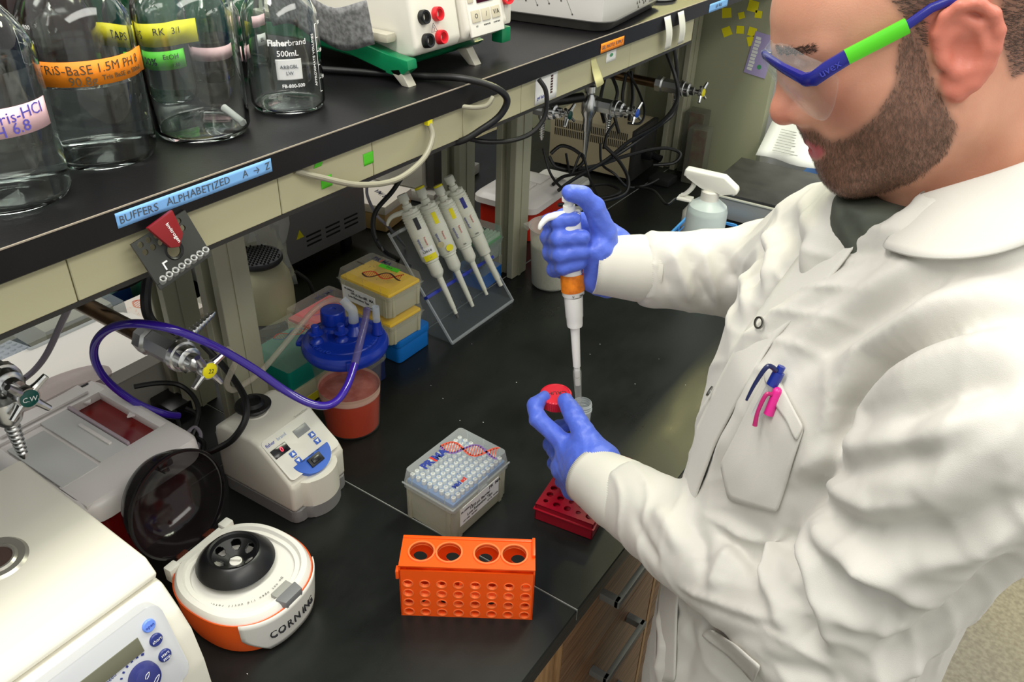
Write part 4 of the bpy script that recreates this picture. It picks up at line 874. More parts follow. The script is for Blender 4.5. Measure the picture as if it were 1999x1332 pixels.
G().prism(rrect(.2, .11, .01), -.10, -.052, 0.002, 2).build('bag_block', mat('blue_block', '#5f8fd0', .5), t)
# flat 96 well rack behind the beaker
t = thing('well_plate', 'grey well plate lying behind the raised gloved hand', 'tray', (-.80, 1.535, 0), 28)
holed('plate_top', .10, .07, .003, [(-.040 + .0114 * i, -.026 + .0104 * j, .0042) for i in range(8) for j in range(6)], Matrix.Translation((0, 0, .012)), mat('plate_grey', '#6f6d6a', .4), t, 10)
G().box((-.05, -.035, .001), (.05, .035, .006), .001).build('plate_base', mat('plate_dark', '#3a3938', .4), t)
# ---------------- left background, far side of the bench
t = thing('white_scale', 'wide white instrument with a rounded top behind the near sharps container', 'instrument', (-1.192, .530, 0), 0)
G().prism(rrect(.160, .252, .03, 6), .001, .078, .004, 2).build('lower_case', mat('scale_grey', '#bdbab0', .4), t)
G().prism(rrect(.172, .264, .034, 6), .0785, .102, .009, 4).build('top_case', mat('scale_white', '#efebe4', .35), t)
t = thing('clear_bin', 'clear plastic bin holding folded cream cloth and blue packs', 'bin', (-1.345, .580, 0), 0)
G().box((-.075, -.09, .001), (.075, .09, .115), .006).build('bin_wall', clear('bin_plastic', '#b9c6cc', .25, .15, .45), t)
G().box((-.068, -.05, .05), (.055, .078, .11), .008).build('folded_cloth', mat('cream_cloth', '#c9bda0', .8), t)
G().box((.060, -.07, .02), (.072, .06, .06), .002).build('blue_pack', mat('pack_blue', '#35639f', .5), t)
t = thing('printed_tip_box', 'tip box with an orange printed helix on its white lid', 'tip box', (-1.275, .730, 0), 0)
G().box((-.065, -.055, .001), (.065, .055, .055), .004).build('tub', mat('box_cream', '#d6cbb8', .4), t)
ld = G().box((-.067, -.057, .0555), (.067, .057, .072), .004).build('lid', mat('lid_cream', '#efe6da', .35), t)
helix(Matrix.Translation((0, 0, .0724)) @ Euler((0, 0, .3)).to_matrix().to_4x4(), .11, .016, 40, .0012, ORP, mat('print_peach', '#e9a183', .6), ld); specks(Matrix.Translation((0, 0, .0724)), .06, .05, 50, ORP, ld, 21)
t = thing('small_blue_box', 'small dark blue box with an aqua lid under the shelf rail', 'box', (-1.455, .73, 0), 10)
G().box((-.035, -.035, .001), (.035, .035, .05), .003).build('tub', mat('dark_blue_tub', '#0f3c86', .4), t); G().box((-.037, -.037, .0505), (.037, .037, .072), .004).build('lid', mat('aqua_lid', '#8fc6c4', .4), t)
t = thing('bubble_sheet', 'sheet of white bubble wrap at the far left edge', 'sheet', (-1.38, .47, .004), 10)
g = G().box((-.10, -.10, -.003), (.10, .10, 0)); g.build('film', mat('bubble_film', '#d6d6da', .3), t)
g = G()
for i in range(14):
    for j in range(14): g.lathe([(0, .003), (.0035, .0025), (.0055, 0)], 8, Matrix.Translation((-.092 + i * .0142, -.092 + j * .0142, 0)))
g.build('bubbles', mat('bubble_film', '#d6d6da', .3), t, kind='stuff')
t = thing('green_carton', 'dark green printed carton behind the near posts', 'carton', (-1.425, .835, 0), 0)
G().box((-.05, -.05, .001), (.05, .035, .09), .001).build('carton_body', mat('carton_green', '#0f5a3c', .5), t)
G().box((.0502, -.045, .045), (.0508, .033, .06)).build('white_band', PAPER, t)
# dimpled top stirrer
t = thing('dimpled_mixer', 'beige rounded mixer with a black dimpled platform top', 'mixer', (-1.172, .892, 0), 8)
MB_ = mat('mixer_beige', '#c4c1a0', .4)
G().lathe([(0, .020), (.056, .020), (.060, .035), (.060, .075), (.056, .105), (.046, .124), (.036, .130), (0, .131)], 40).build('housing', MB_, t)
G().lathe([(0, .001), (.062, .001), (.066, .004), (.064, .018), (.058, .0225), (0, .0225)], 40).build('dark_foot', mat('dark_foot', '#3a3b3c', .5), t)
G().prism(rrect(.10, .09, .012), .012, .05, .004, 2, mtx=Matrix.Translation((-.065, -.055, 0))).build('control_box', mat('mixer_pale', '#b5b2a2', .4), t)
G().lathe([(.030, .130), (.044, .134), (.047, .138), (.047, .143), (.045, .146), (0, .146)], 44).build('platform', mat('platform_black', '#26262a', .5), t)
g = G()
for i in range(-5, 6):
    for j in range(-5, 6):
        x_, y_ = i * .0078 + (j % 2) * .0039, j * .0072
        if x_ * x_ + y_ * y_ < .042 ** 2: g.lathe([(.0020, .146), (.0018, .1495), (0, .1500)], 6, Matrix.Translation((x_, y_, 0)))
g.build('rubber_studs', RUBBER, t, kind='stuff')
G().tube([(.045, .05, .10), (.058, .07, .07), (.062, .075, .03), (.05, .08, .006)], .004, 8).build('power_cord', RUBBER, t)
t = thing('plastic_bag', 'white crinkled plastic bag standing behind the dimpled mixer', 'bag', (-1.245, .975, 0), 6)
g = G(); rows = [[(.012 * math.sin(i * 1.7 + j), -.11 + .17 * i / 12, .19 * j / 8) for i in range(13)] for j in range(9)]
g.grid(rows).build('bag_sheet', mat('white_bag', '#d3d2cc', .4), t, solid=.006)
# big grey instrument
t = thing('grey_instrument', 'large grey metal instrument with vent slits behind the posts', 'instrument', (-1.262, 1.10, 0))
G().box((-.22, -.225, .032), (0, .182, .335), .004).build('housing', mat('instrument_grey', '#93908f', .35, .2), t)
for fx in (-.18, -.03):
    for fy in (-.18, .14): G().lathe([(0, .001), (.014, .001), (.014, .032), (0, .032)], 14, Matrix.Translation((fx, fy, 0))).build('foot', RUBBER, t)
for q in range(3):
    for k in range(3): G().box((-.0005, -.005 + q * .058, .058 + k * .011), (.0012, .038 + q * .058, .0615 + k * .011)).build('vent_slit', mat('slit_black', '#111111', .8), t)
G().prism([(-.011, 0), (.011, 0), (0, .019)], 0, .0006, mtx=frame((.0003, -.022, .085), (0, 1, 0), z=(1, 0, 0))).build('warning_sign', YTAPE, t)
# white instrument + cream tip box behind stand
t = thing('white_device', 'white cased device with dark side behind the pipette stand', 'instrument', (-1.40, 1.66, 0), 10)
G().box((-.10, -.13, .03), (.075, .12, .27), .012, 3).build('white_case', mat('device_white', '#cbc8be', .4), t)
G().box((.0755, -.12, .04), (.10, .115, .26), .004).build('dark_side', mat('device_dark', '#4a4846', .5), t)
G().box((-.11, -.14, .001), (.11, .13, .03), .006).build('foot_plate', mat('device_white', '#cbc8be', .4), t)
t = thing('cream_tip_box', 'cream tip box with dark lettering behind the pipette stand', 'tip box', (-1.325, 1.395, 0), 12)
G().box((-.055, -.065, .001), (.055, .065, .045), .003).build('tub', mat('box_tan', '#c9a871', .45), t)
ld = G().box((-.057, -.067, .0455), (.057, .067, .068), .004).build('lid', mat('lid_cream', '#efe6da', .35), t)
text('lettering', 'PR1MA', .020, Matrix.Translation((.01, .0, .0682)) @ Euler((0, 0, 2.6)).to_matrix().to_4x4(), mat('print_navy2', '#2d2d4a', .5), ld, bold=.0004)
t = thing('hanging_cable', 'black power cord hanging from the shelf behind the pipette stand', 'cable', (-1.1, 1.2, .1))
G().tube([Vector(p) - t.location for p in (dp(785, 345, 1.55), dp(765, 375, 1.55), dp(735, 410, 1.55), dp(728, 440, 1.55), dp(735, 470, 1.55), dp(752, 492, 1.55), at(775, 505, .006), at(800, 520, .006))], .0045, 8).build('cord', RUBBER, t)
G().tube([Vector(p) - t.location for p in (dp(716, 365, 1.6), dp(718, 385, 1.6), dp(735, 420, 1.62), dp(760, 445, 1.62), at(790, 480, .006))], .003, 8).build('grey_lead', mat('cable_grey', '#8b8690', .4), t)
t = thing('grey_hose', 'grey hose running down from the shelf rail at the left', 'hose', (-.95, .40, .25))
G().tube([Vector(p) - t.location for p in (dp(140, 560, 1.02), dp(138, 590, 1.04), dp(118, 635, 1.10), dp(92, 690, 1.16), dp(68, 722, 1.19), dp(40, 745, 1.2))], .0045, 10).build('hose_run', mat('hose_grey', '#77707a', .35), t)
t = thing('thick_black_hose', 'thick black hose hanging under the shelf by the near posts', 'hose', (-.95, .55, .3))
G().tube([Vector(p) - t.location for p in (dp(300, 505, 1.12), dp(288, 545, 1.12), dp(284, 585, 1.12), dp(290, 618, 1.13), dp(310, 640, 1.14), dp(345, 650, 1.15))], .007, 10).build('hose_run', RUBBER, t)
t = thing('slung_cable', 'black cable slung along the underside of the near shelf', 'cable', (-.95, .45, .4))
G().tube([Vector(p) - t.location for p in (dp(175, 575, 1.15), dp(215, 566, 1.16), dp(250, 556, 1.17), dp(285, 535, 1.18), dp(305, 510, 1.18))], .0045, 8).build('cable_run', RUBBER, t)
# ================================================================ things on the shelf
GL = glass('bottle_glass', '#f6faf8', 0.0, 1.47); WAT = glass('water', '#f4f8f6', 0.0, 1.33)
def bottle(label, x, y, R, hs, ht, level=None, cap=None, wat=None, name='glass_bottle', group=None):
    t = thing(name, label, 'bottle', (x, y, ZS), 0, group); w = .0018; nr = R * .42
    out = [(0, .003), (R * .55, .002), (R * .80, .0006), (R * .93, .002), (R, .009), (R, hs), (R * .97, hs + R * .22), (R * .80, hs + R * .55), (nr * 1.25, hs + R * .95), (nr, hs + R * 1.25), (nr, ht - .008), (nr + .002, ht - .006), (nr + .002, ht)]
    inn = [(nr - .002, ht), (nr - w, hs + R * 1.25), (nr * 1.25 - w, hs + R * .95), (R * .80 - w, hs + R * .55 - .001), (R * .97 - w, hs + R * .22), (R - w, hs), (R - w, .010), (R * .9, .0055), (R * .5, .0068), (0, .0072)]
    G().lathe(out + inn, 64).build('glass_body', GL, t, ang=50)
    if level:
        rr = R - w + .0003
        G().lathe([(0, .0070), (R * .5, .0066), (R * .9, .0053), (rr, .0095), (rr, min(level, hs)), (0, min(level, hs))], 64).build('liquid', wat or WAT, t)
    if cap: G().lathe([(nr + .0035, ht - .010), (nr + .004, ht - .008), (nr + .004, ht + .010), (nr + .002, ht + .012), (0, ht + .012)], 40).build('screw_cap', cap, t)
    return t
def face_ang(x, y): return math.atan2(x, -y) * 0 + math.atan2(-x, -(-y)) * 0 + math.atan2(-x, y)     # rotation so local -y looks at the camera
def band(t, R, a0, a1, z0, z1, m_, name='tape', tilt=0.0, tail=0.0, tail0=0.0):
    """tape strip round a bottle; angles in degrees from the side that faces the aisle viewer"""
    g = G(); rows = [[], []]; n = 28
    fa = FA
    if tail0:
        a = math.radians(a0) + fa; p = Vector((math.sin(a), -math.cos(a), 0)) * R; d = Vector((-math.cos(a), -math.sin(a), 0)) * tail0 * .9 + Vector((math.sin(a), -math.cos(a), 0)) * tail0 * .3
        rows[0].append((p.x + d.x, p.y + d.y, z0)); rows[1].append((p.x + d.x, p.y + d.y, z1))
    for i in range(n + 1):
        a = math.radians(a0 + (a1 - a0) * i / n) + fa; dz = tilt * (i / n - .5)
        for r_, z_ in ((rows[0], z0), (rows[1], z1)): r_.append((R * math.sin(a), -R * math.cos(a), z_ + dz))
    if tail:
        a = math.radians(a1) + fa; p = Vector((math.sin(a), -math.cos(a), 0)) * R; d = Vector((math.cos(a), math.sin(a), 0)) * tail * .9 + Vector((math.sin(a), -math.cos(a), 0)) * tail * .3
        for r_, z_ in ((rows[0], z0), (rows[1], z1)): r_.append((p.x + d.x, p.y + d.y, z_ + tilt * .5))
    g.grid(rows); return g.build(name, m_, t, solid=.0003)
def wtext(t, s_, size, R, a, z, m_, jitter=0.0, rotz=0.0, bold=0.0, par=None, vertical=False, align='CENTER', sx=1.0):
    M_ = Matrix.Translation((0, 0, 0))
    o = text('lettering', s_, size, None, m_, t, align=align, jitter=jitter, bold=bold, extrude=.0001, sx=sx)
    for v in o.data.vertices:
        x_, y_, h_ = v.co
        if vertical: x_, y_ = -y_, x_
        elif rotz: x_, y_ = x_ * math.cos(rotz) - y_ * math.sin(rotz), x_ * math.sin(rotz) + y_ * math.cos(rotz)
        aa = FA + math.radians(a) + x_ / R; r_ = R + .0004 + h_
        v.co = Vector((r_ * math.sin(aa), -r_ * math.cos(aa), z + y_))
    return o
PENB = mat('pen_blue', '#5a52b8', .6); PENK = mat('pen_dark', '#5a4a30', .6); PENG = mat('pen_grey', '#4b5560', .6)
def camang(x, y): return math.atan2(-x, y) * 1.0
# bottle 0, far left
x, y = -.757, .322; FA = math.atan2(-x, y); t = bottle('clear glass bottle with a pink tape label, leftmost on the shelf', x, y, .0505, .125, .215, .118)
band(t, .0509, -50, 62, .068, .092, PTAPE, tail=0)
wtext(t, '1M Tris-HCl', .0135, .0512, 14, .084, PENB, .04, .05); wtext(t, 'pH 6.8', .0135, .0512, 14, .0735, PENB, .04, .05)
# bottle 1
x, y = -.787, .434; FA = math.atan2(-x, y); t = bottle('litre glass bottle with an orange tape label and clear liquid', x, y, .0504, .125, .220, .080)
band(t, .0508, -82, 74, .083, .1055, OTAPE, tail=.006, tilt=.002)
wtext(t, 'TRiS-BaSE', .0118, .0512, -20, .0975, PENK, .03); wtext(t, '1.5M PH 8', .0115, .0512, 38, .0985, PENK, .03)
wtext(t, '90.8g', .0115, .0512, -4, .0875, PENK, .03); wtext(t, 'Tris BaSE in 500mL', .0062, .0512, 42, .0895, PENK, .02)
def scale_marks(t, R, a, z0, z1, labs, flip=False):
    g = G()
    for k, lb in enumerate(labs):
        z = z0 + (z1 - z0) * k / (len(labs) - 1); aa = FA + math.radians(a)
        rows = [[((R) * math.sin(aa + u), -(R) * math.cos(aa + u), zz) for u in (0, .06, .12)] for zz in (z - .0004, z + .0004)]; g.grid(rows)
    aa = FA + math.radians(a); g.grid([[(R * math.sin(aa + u), -R * math.cos(aa + u), z0), (R * math.sin(aa + u), -R * math.cos(aa + u), z1)] for u in (-.008, .008)])
    g.build('scale_marks', WINK, t, solid=.0002, kind='stuff')
    for k, lb in enumerate(labs):
        if lb: wtext(t, lb, .0055, R, a + 14, z0 + (z1 - z0) * k / (len(labs) - 1), WINK)
scale_marks(t, .0507, -62, .108, .134, ['', '400', '800'])
# bottle 2, empty with stir bar
x, y = -.774, .5445; FA = math.atan2(-x, y); t = bottle('empty litre glass bottle with a white stir bar inside', x, y, .0505, .125, .220)
sb = thing('stir_bar', 'white stir bar leaning inside the empty glass bottle', 'stir bar', (x, y, ZS))
G().tube([at(438, 213, ZS + .022) - Vector((x, y, ZS)), at(474, 240, ZS + .013) - Vector((x, y, ZS))], .0042, 12, smooth=False).build('bar', WINK, sb)
# bottle 3, half litre with white print
x, y = -.770, .666; FA = math.atan2(-x, y); t = bottle('half litre glass bottle with white print and a white writing box', x, y, .0432, .100, .175, None)
wtext(t, 'Fisher', .0092, .0435, -7, .083, WINK, bold=.0004); wtext(t, 'brand', .0092, .0435, 22, .083, WINK)
wtext(t, '500mL', .0088, .0435, 6, .0715, WINK, bold=.0001); wtext(t, 'FB-800-500', .0056, .0435, 10, .0355, WINK, bold=.0001)
g = G(); P = rrect(.029, .023, .003, 4); V = []
aa0 = FA + math.radians(6)
rows = [[(.0436 * math.sin(aa0 + u / .0436), -.0436 * math.cos(aa0 + u / .0436), .054 + v) for u in np.linspace(-.0145, .0145, 9)] for v in (-.0115, -.0105, .0105, .0115)]
g.grid(rows).build('writing_box', mat('box_white', '#dcdcda', .6), t, solid=.0002)
wtext(t, 'ARBGBL', .0056, .0441, 6, .057, PENG, .04); wtext(t, 'LW', .0056, .0441, 6, .050, PENG, .04)
wtext(t, 'APPROXIMATE VOLUMES', .0052, .0435, 50, .060, WINK, vertical=True)
scale_marks(t, .0435, 60, .022, .098, ['', '100', '', '200', '', '300'])
# bottle 4, ethanol
x, y = -.893, .579; FA = math.atan2(-x, y); t = bottle('bottle labelled in green with a yellow tape flag behind the empty bottle', x, y, .043, .100, .175, .072)
band(t, .0434, -36, 48, .045, .067, GTAPE); wtext(t, '100%', .0120, .0438, -18, .055, INK, .03, bold=.0002); wtext(t, 'EtOH', .0085, .0438, 22, .060, INK, .03); wtext(t, '1:10', .006, .0438, 28, .050, INK, .03)
band(t, .0440, -52, 40, .0725, .099, YTAPE, tail=.026, tail0=.02)
wtext(t, 'TAPS', .0135, .0444, -38, .086, INK, .03); wtext(t, 'RK', .0115, .0444, 10, .089, INK, .03); wtext(t, '3/1/24', .0105, .0452, 46, .089, INK, .03)
# bottle 5 and 6, blue capped
BC = mat('cap_blue2', '#1a3fb0', .35)
x, y = -.905, .674; FA = math.atan2(-x, y); t = bottle('small blue capped bottle with a pink label seen through the empty bottle', x, y, .035, .082, .138, .055, BC)
band(t, .0354, -50, 60, .032, .050, PTAPE)
x, y = -.945, .745; FA = math.atan2(-x, y); t = bottle('small blue capped bottle with a white square label, second row', x, y, .035, .082, .138, None, BC)
band(t, .0354, 20, 70, .058, .074, PTAPE); band(t, .0354, 30, 62, .032, .048, mat('box_white', '#dcdcda', .6)); wtext(t, 'BL', .008, .0358, 46, .040, INK)
# dark things behind the bottles
AMB = mat('amber_glass', '#1d0d08', .12)
for (x, y, R, lab, cp) in ((-.90, .36, .046, 'dark amber bottle behind the leftmost bottle', BLACKP), (-.90, .47, .046, 'dark amber bottle with a dark red cap, second row', mat('cap_dark_red', '#5a1414', .4)), (-1.03, .55, .046, 'dark amber bottle in the third row of the shelf', BLACKP)):
    t = thing('amber_bottle', lab, 'bottle', (x, y, ZS))
    G().lathe([(0, .001), (R - .003, .001), (R, .006), (R, .115), (R * .8, .135), (R * .42, .155), (R * .42, .175), (0, .175)], 36).build('bottle_body', AMB, t)
    G().lathe([(R * .5, .172), (R * .5, .195), (0, .196)], 28).build('cap', cp, t)
t = thing('black_crate', 'black crate standing at the back of the shelf', 'crate', (-1.13, .42, ZS)); G().box((-.06, -.16, .001), (.06, .16, .20), .004).build('crate_wall', mat('crate_black', '#121113', .5), t)
t = thing('dark_binder', 'dark binder standing behind the bottles', 'binder', (-1.20, .74, ZS)); G().box((-.02, -.06, .001), (.03, .07, .22), .002).build('cover', mat('binder_dark', '#171316', .5), t)
# ---------------- electrophoresis power supply
PSW = mat('device_cream', '#dcd8cc', .35); PGR = mat('device_green', '#0a7a4c', .3)
t = thing('electrophoresis_supply', 'cream and green power supply with red and black jacks on shelf legs', 'power supply', (-.715, .93, ZS), 0)
FP = frame((0, -.04, .068), (0, 1, 0), z=(1, 0, .22))      # jack face
G().prism([(-.30, .022), (-.30, .095), (-.03, .120), (-.012, .118), (.002, .045), (-.004, .034), (-.020, .030)], -.004, .092, .006, 3, axis='y').build('jack_housing', PSW, t)
G().prism([(-.30, .022), (-.30, .100), (-.03, .128), (-.008, .122), (.010, .052), (.004, .040), (-.016, .030)], -.104, -.008, .006, 3, axis='y').build('control_housing', PSW, t)
G().prism([(-.31, .018), (-.20, .032), (-.10, .030), (-.035, .012), (-.012, .010), (.004, .022), (.002, .034), (-.03, .036), (-.10, .050), (-.20, .050), (-.31, .040)], .0925, .112, .003, 2, axis='y').build('green_skirt', PGR, t)
G().prism([(-.31, .018), (-.20, .022), (-.10, .020), (-.060, .010), (-.040, .012), (-.030, .020), (-.05, .024), (-.31, .030)], -.104, .0920, .003, 2, axis='y').build('green_underside', PGR, t)
G().box((-.31, -.113, .050), (-.03, -.0935, .062), .004).build('side_rail', mat('rail_cream', '#b9b4a2', .4), t)
G().box((-.020, .105, .018), (.000, .128, .040), .003).build('green_wing', PGR, t)
for yy in (-.118, .027): G().prism([(-.030, .018), (-.012, .022), (.004, .0), (-.008, .0)], -yy - .010 - .012, -yy - .010 + .004, .0015, 2, axis='y').build('leg', mat('leg_grey', '#a7a396', .4), t)
JR = mat('jack_red', '#d41c28', .3)
for (u, v, m_) in ((-.030, .016, BLACKP), (-.002, .016, JR), (-.030, -.013, BLACKP), (-.002, -.013, JR)):
    jm = frame((0, -.041, .065), (0, 1, 0), z=(1, 0, .22)) @ Matrix.Translation((u, v, .0))
    G().lathe([(0, -.003), (.0055, -.003), (.0060, .006), (.0085, .0065), (.0092, .004), (.0092, -.004)], 28, jm).build('jack', m_, t)
g = G(); jm = frame((.003, -.057, .0665), (0, 1, 0), z=(1, 0, .22))
for a, b_ in (((-.006, -.005), (.006, -.005)), ((.006, -.005), (0, .006)), ((0, .006), (-.006, -.005)), ((.001, .003), (-.001, 0)), ((-.001, 0), (.001, -.0005)), ((.001, -.0005), (-.0005, -.004))): g.tube([jm @ Vector((*a, 0)), jm @ Vector((*b_, 0))], .0003, 4, smooth=False)
g.build('warning_sign', INK, t)
KP = frame((.0035, .052, .078), (0, 1, 0), z=(1, 0, .24))
G().box((-.038, -.036, -.002), (.040, .040, .0015), .001, mtx=KP).build('key_panel', mat('panel_pale', '#e6e2d8', .35), t)
G().box((-.016, .006, .001), (.022, .034, .0025), mtx=KP).build('led_window', mat('led_window', '#3a0a14', .1), t)
for k, s_ in enumerate(('O', '/', 'V/A')):
    kb = G().box((-.033 + k * .0235, -.018, .001), (-.0135 + k * .0235, -.002, .0030), .0012, mtx=KP).build('key', mat('key_cream', '#c9c0aa', .4), t)
    text('lettering', s_, .009, KP @ Matrix.Translation((-.0232 + k * .0235, -.010, .0032)), INK, kb)
for k, s_ in enumerate(('SET', 'RUN/PAUSE', 'CONSTANT')): text('lettering', s_, .0030, KP @ Matrix.Translation((-.0232 + k * .0235, -.0235, .0017)), INK, t)
G().box((-.036, .008, .001), (-.024, .020, .003), .001, mtx=KP).box((-.036, .022, .001), (-.024, .034, .003), .001, mtx=KP).build('key', mat('key_cream', '#c9c0aa', .4), t)
text('lettering', 'mA', .005, KP @ Matrix.Translation((-.030, .028, .0032)), INK, t)
for v_, m_ in ((.010, JR),): G().lathe([(0, -.003), (.0055, -.003), (.0060, .006), (.0090, .0065), (.0095, -.004)], 24, frame((.004, .108, .082), (.35, 1, 0), z=(1, -.35, .22))).build('jack', m_, t)
G().box((-.02, .1045, .045), (.004, .122, .12), .004).build('end_block', PSW, t)
# cloth and dark unit behind
t = thing('grey_wipe', 'grey paper wipe draped against the cream power supply', 'cloth', (-.845, .815, ZS + .066))
g = G(); rows = [[(-.10 + .19 * i / 14, -.012 - .01 * j / 6 + .002 * math.sin(i), -.022 + .010 * math.sin(i * .5) + .055 * j / 6) for i in range(15)] for j in range(7)]
g.grid(rows).build('wipe_sheet', mat('wipe_grey', '#9b9b9b', .8, col2='#6a6a6a', noise_scale=160), t, solid=.001)
t = thing('green_lid_tank', 'dark green gel tank lid behind the half litre bottle', 'tank', (-.975, .765, ZS)); G().box((-.15, -.09, .001), (-.03, -.02, .02), .003).build('tank_foot', BLACKP, t); G().box((-.16, -.10, .0205), (-.02, .04, .14), .004).build('tank_body', mat('tank_green', '#0c5a34', .25), t)
# ---------------- tray and carton
t = thing('metal_tray', 'grey metal tray under the white patterned carton', 'tray', (-.80, 1.40, ZS), 8)
P = rrect(.235, .30, .035, 6); P2 = rrect(.215, .28, .03, 6); rows = [[(p[0], p[1], z) for p in Q + Q[:1]] for Q, z in ((P2, .001), (P, .016), (rrect(.243, .308, .037, 6), .0175), (rrect(.243, .308, .037, 6), .0190), (rrect(.229, .294, .035, 6), .0175), (rrect(.208, .272, .028, 6), .003))]
g = G(); g.grid(rows); g.face([(p[0], p[1], .001) for p in P2[::-1]]); g.face([(p[0], p[1], .003) for p in rrect(.208, .272, .028, 6)]); g.build('tray_pan', mat('tray_metal', '#6f6d6b', .35, .5), t, weld=1e-6)
t = thing('patterned_carton', 'white carton printed with grey triangles and lines on the metal tray', 'carton', (-.795, 1.395, ZS + .0045), 8)
G().box((-.095, -.125, 0), (.095, .125, .13), .001).build('carton_body', mat('carton_white', '#d2cfcc', .5), t)
g = G(); rnd = random.Random(5)
for k in range(26):
    u = .05 + rnd.random() * .065; v = rnd.random() * .055; s_ = .007
    g.face([(.0953, u, v), (.0953, u + s_, v + (s_ if k % 2 else 0)), (.0953, u + (s_ if k % 2 else 0), v + s_)])
g.build('printed_triangles', mat('print_grey', '#4a4848', .5), t, kind='stuff')
g = G()
for k in range(7):
    x0, z0 = -.07 + .022 * k, .015 + rnd.random() * .03
    g.tube([(x0, -.1254, z0), (x0 - .016, -.1254, z0 + .03)], .0003, 4, smooth=False).sphere((x0, -.1254, z0), .0016, 1, .3, 1, 8)
g.build('printed_lines', mat('print_grey', '#4a4848', .5), t, kind='stuff')
t = thing('glass_dish', 'stack of clear glass dishes behind the patterned carton', 'dish', (-.755, 1.63, ZS)); 
for k in range(3): G().lathe([(0, .001 + k * .007), (.045, .001 + k * .007), (.047, .003 + k * .007), (.047, .007 + k * .007), (.0455, .007 + k * .007)], 36).build('dish', mat('dish_grey', '#b9bab8', .2), t)
t = thing('dark_box', 'dark box at the far end of the shelf', 'box', (-.80, 1.98, ZS)); G().box((-.08, -.10, .001), (.08, .10, .06), .004).build('box_body', mat('far_box_grey', '#4b4a4c', .5), t)
# ---------------- tapes on the shelf edge and rail
def edge_tape(label, y0, y1, z0, z1, m_, s_=None, size=.012, x=XS + .0006, name='tape_label', ink=None, jit=.05, curl=0.0, skew=0.0):
    t = thing(name, label, 'label', (x, (y0 + y1) / 2, (z0 + z1) / 2))
    g = G(); w_, h_ = (y1 - y0) / 2, (z1 - z0) / 2; rows = []
    for j in range(5):
        v = -h_ + 2 * h_ * j / 4; rows.append([(curl * (i / 12) ** 3 * (1 if curl > 0 else 1) + (abs(curl) * ((4 - j) / 4) ** 2 if curl < 0 else 0), -w_ + 2 * w_ * i / 12 + skew * j / 4, v) for i in range(13)])
    g.grid(rows).build('tape', m_, t, solid=.0003)
    if s_:
        tt = text('lettering', s_, size, frame((.0004 + max(curl, 0) * .02, 0, 0), (0, 1, 0), z=(1, 0, 0)), ink or PENG, t, jitter=jit)
    return t
edge_tape('long sky blue tape lettered BUFFERS ALPHABETIZED on the shelf edge', .360, .5395, .5455, .5600, BTAPE, 'BUFFERS   ALPHABETIZED     A  →  Z', .0108)
edge_tape('orange tape label on the shelf edge by the carton', 1.248, 1.330, .5375, .5530, OTAPE, 'GEL PHOTO SUPPLY', .0085)
edge_tape('blue tape label at the far end of the shelf edge', 1.705, 1.805, .536, .553, BTAPE, 'GEL RIGS', .0085)
RX = -.6726
edge_tape('lime tape square high on the rail beside the joint', .686, .703, .505, .520, GTAPE, x=RX)
edge_tape('lime tape square lowest on the rail, left of two others', .615, .632, .498, .512, GTAPE, x=RX)
edge_tape('small torn lime tape under the blue lettered tape end', .606, .618, .526, .533, GTAPE, x=RX, skew=.004)
t = edge_tape('white rail sticker printed with a dark ladder gauge', 1.066, 1.130, .490, .5345, PAPER, x=RX, name='rail_sticker')
g = G()
for k in range(7): g.box((.0004, .012, -.012 + k * .0042), (.0008, .018, -.0092 + k * .0042))
g.build('gauge_marks', mat('gauge_dark', '#4a2a26', .6), t, kind='stuff'); text('lettering', 'gel lab', .008, frame((.0005, -.016, -.012), (0, 1, 0), z=(1, 0, 0)), BLUEINK, t)
edge_tape('curled cream sticky note hanging from the rail', 1.246, 1.288, .482, .5325, mat('cream_note', '#dcd69a', .7), x=RX, curl=-.010, skew=-.012)
t = edge_tape('small white rail sticker with a green oval', 1.290, 1.325, .512, .5345, PAPER, x=RX, name='rail_sticker')
G().lathe([(0, .0006), (.006, .0006)], 20, frame((0, 0, 0), (0, 1, 0), z=(1, 0, 0)), sy=.5).build('green_oval', mat('oval_green', '#4a9a6a', .6), t)
for y0, y1, lab in ((1.485, 1.512, 'left white tape strip holding black cables over the shelf edge'), (1.545, 1.572, 'right white tape strip holding black cables over the shelf edge')):
    t = thing('cable_tape', lab, 'tape', (XS, (y0 + y1) / 2, .53)); g = G(); w_ = .0135
    rows = [[(.0012 + .006 * math.sin(j / 9 * 3.0), -w_ + .027 * i / 5 + .016 * (j / 9) ** 1.5, .030 - .062 * j / 9) for i in range(6)] for j in range(10)]
    g.grid(rows).build('tape', mat('white_tape', '#dedcd2', .6), t, solid=.0004)
# cables on the shelf
t = thing('black_shelf_cable', 'thick black cable from the power supply looping over the shelf edge', 'cable', (-.70, .85, .55))
G().tube([Vector(p) - t.location for p in ((-.90, .76, .570), (-.83, .80, .570), (-.76, .835, .5700), (-.715, .856, .5705), (-.665, .868, .5745), (-.630, .892, .5650), (-.622, .915, .545), (-.630, .912, .522), (-.648, .895, .503), (-.675, .875, .484), (-.72, .86, .480), (-.80, .84, .485))], .0048, 12).build('cable_run', RUBBER, t)
t = thing('rail_cable_loop', 'thin black cable looping beneath the rail beside the sticker', 'cable', (-.66, 1.0, .5))
G().tube([Vector(p) - t.location for p in (atx_(1052, 155, -.660), atx_(1066, 180, -.650), atx_(1064, 225, -.650), atx_(1040, 258, -.66), atx_(1000, 274, -.68), atx_(950, 277, -.70), atx_(910, 270, -.72))], .0036, 10).build('cable_run', RUBBER, t)
t = thing('pale_cable', 'pale loop of cable under the shelf edge near the power supply', 'cable', (-.66, .85, .5))
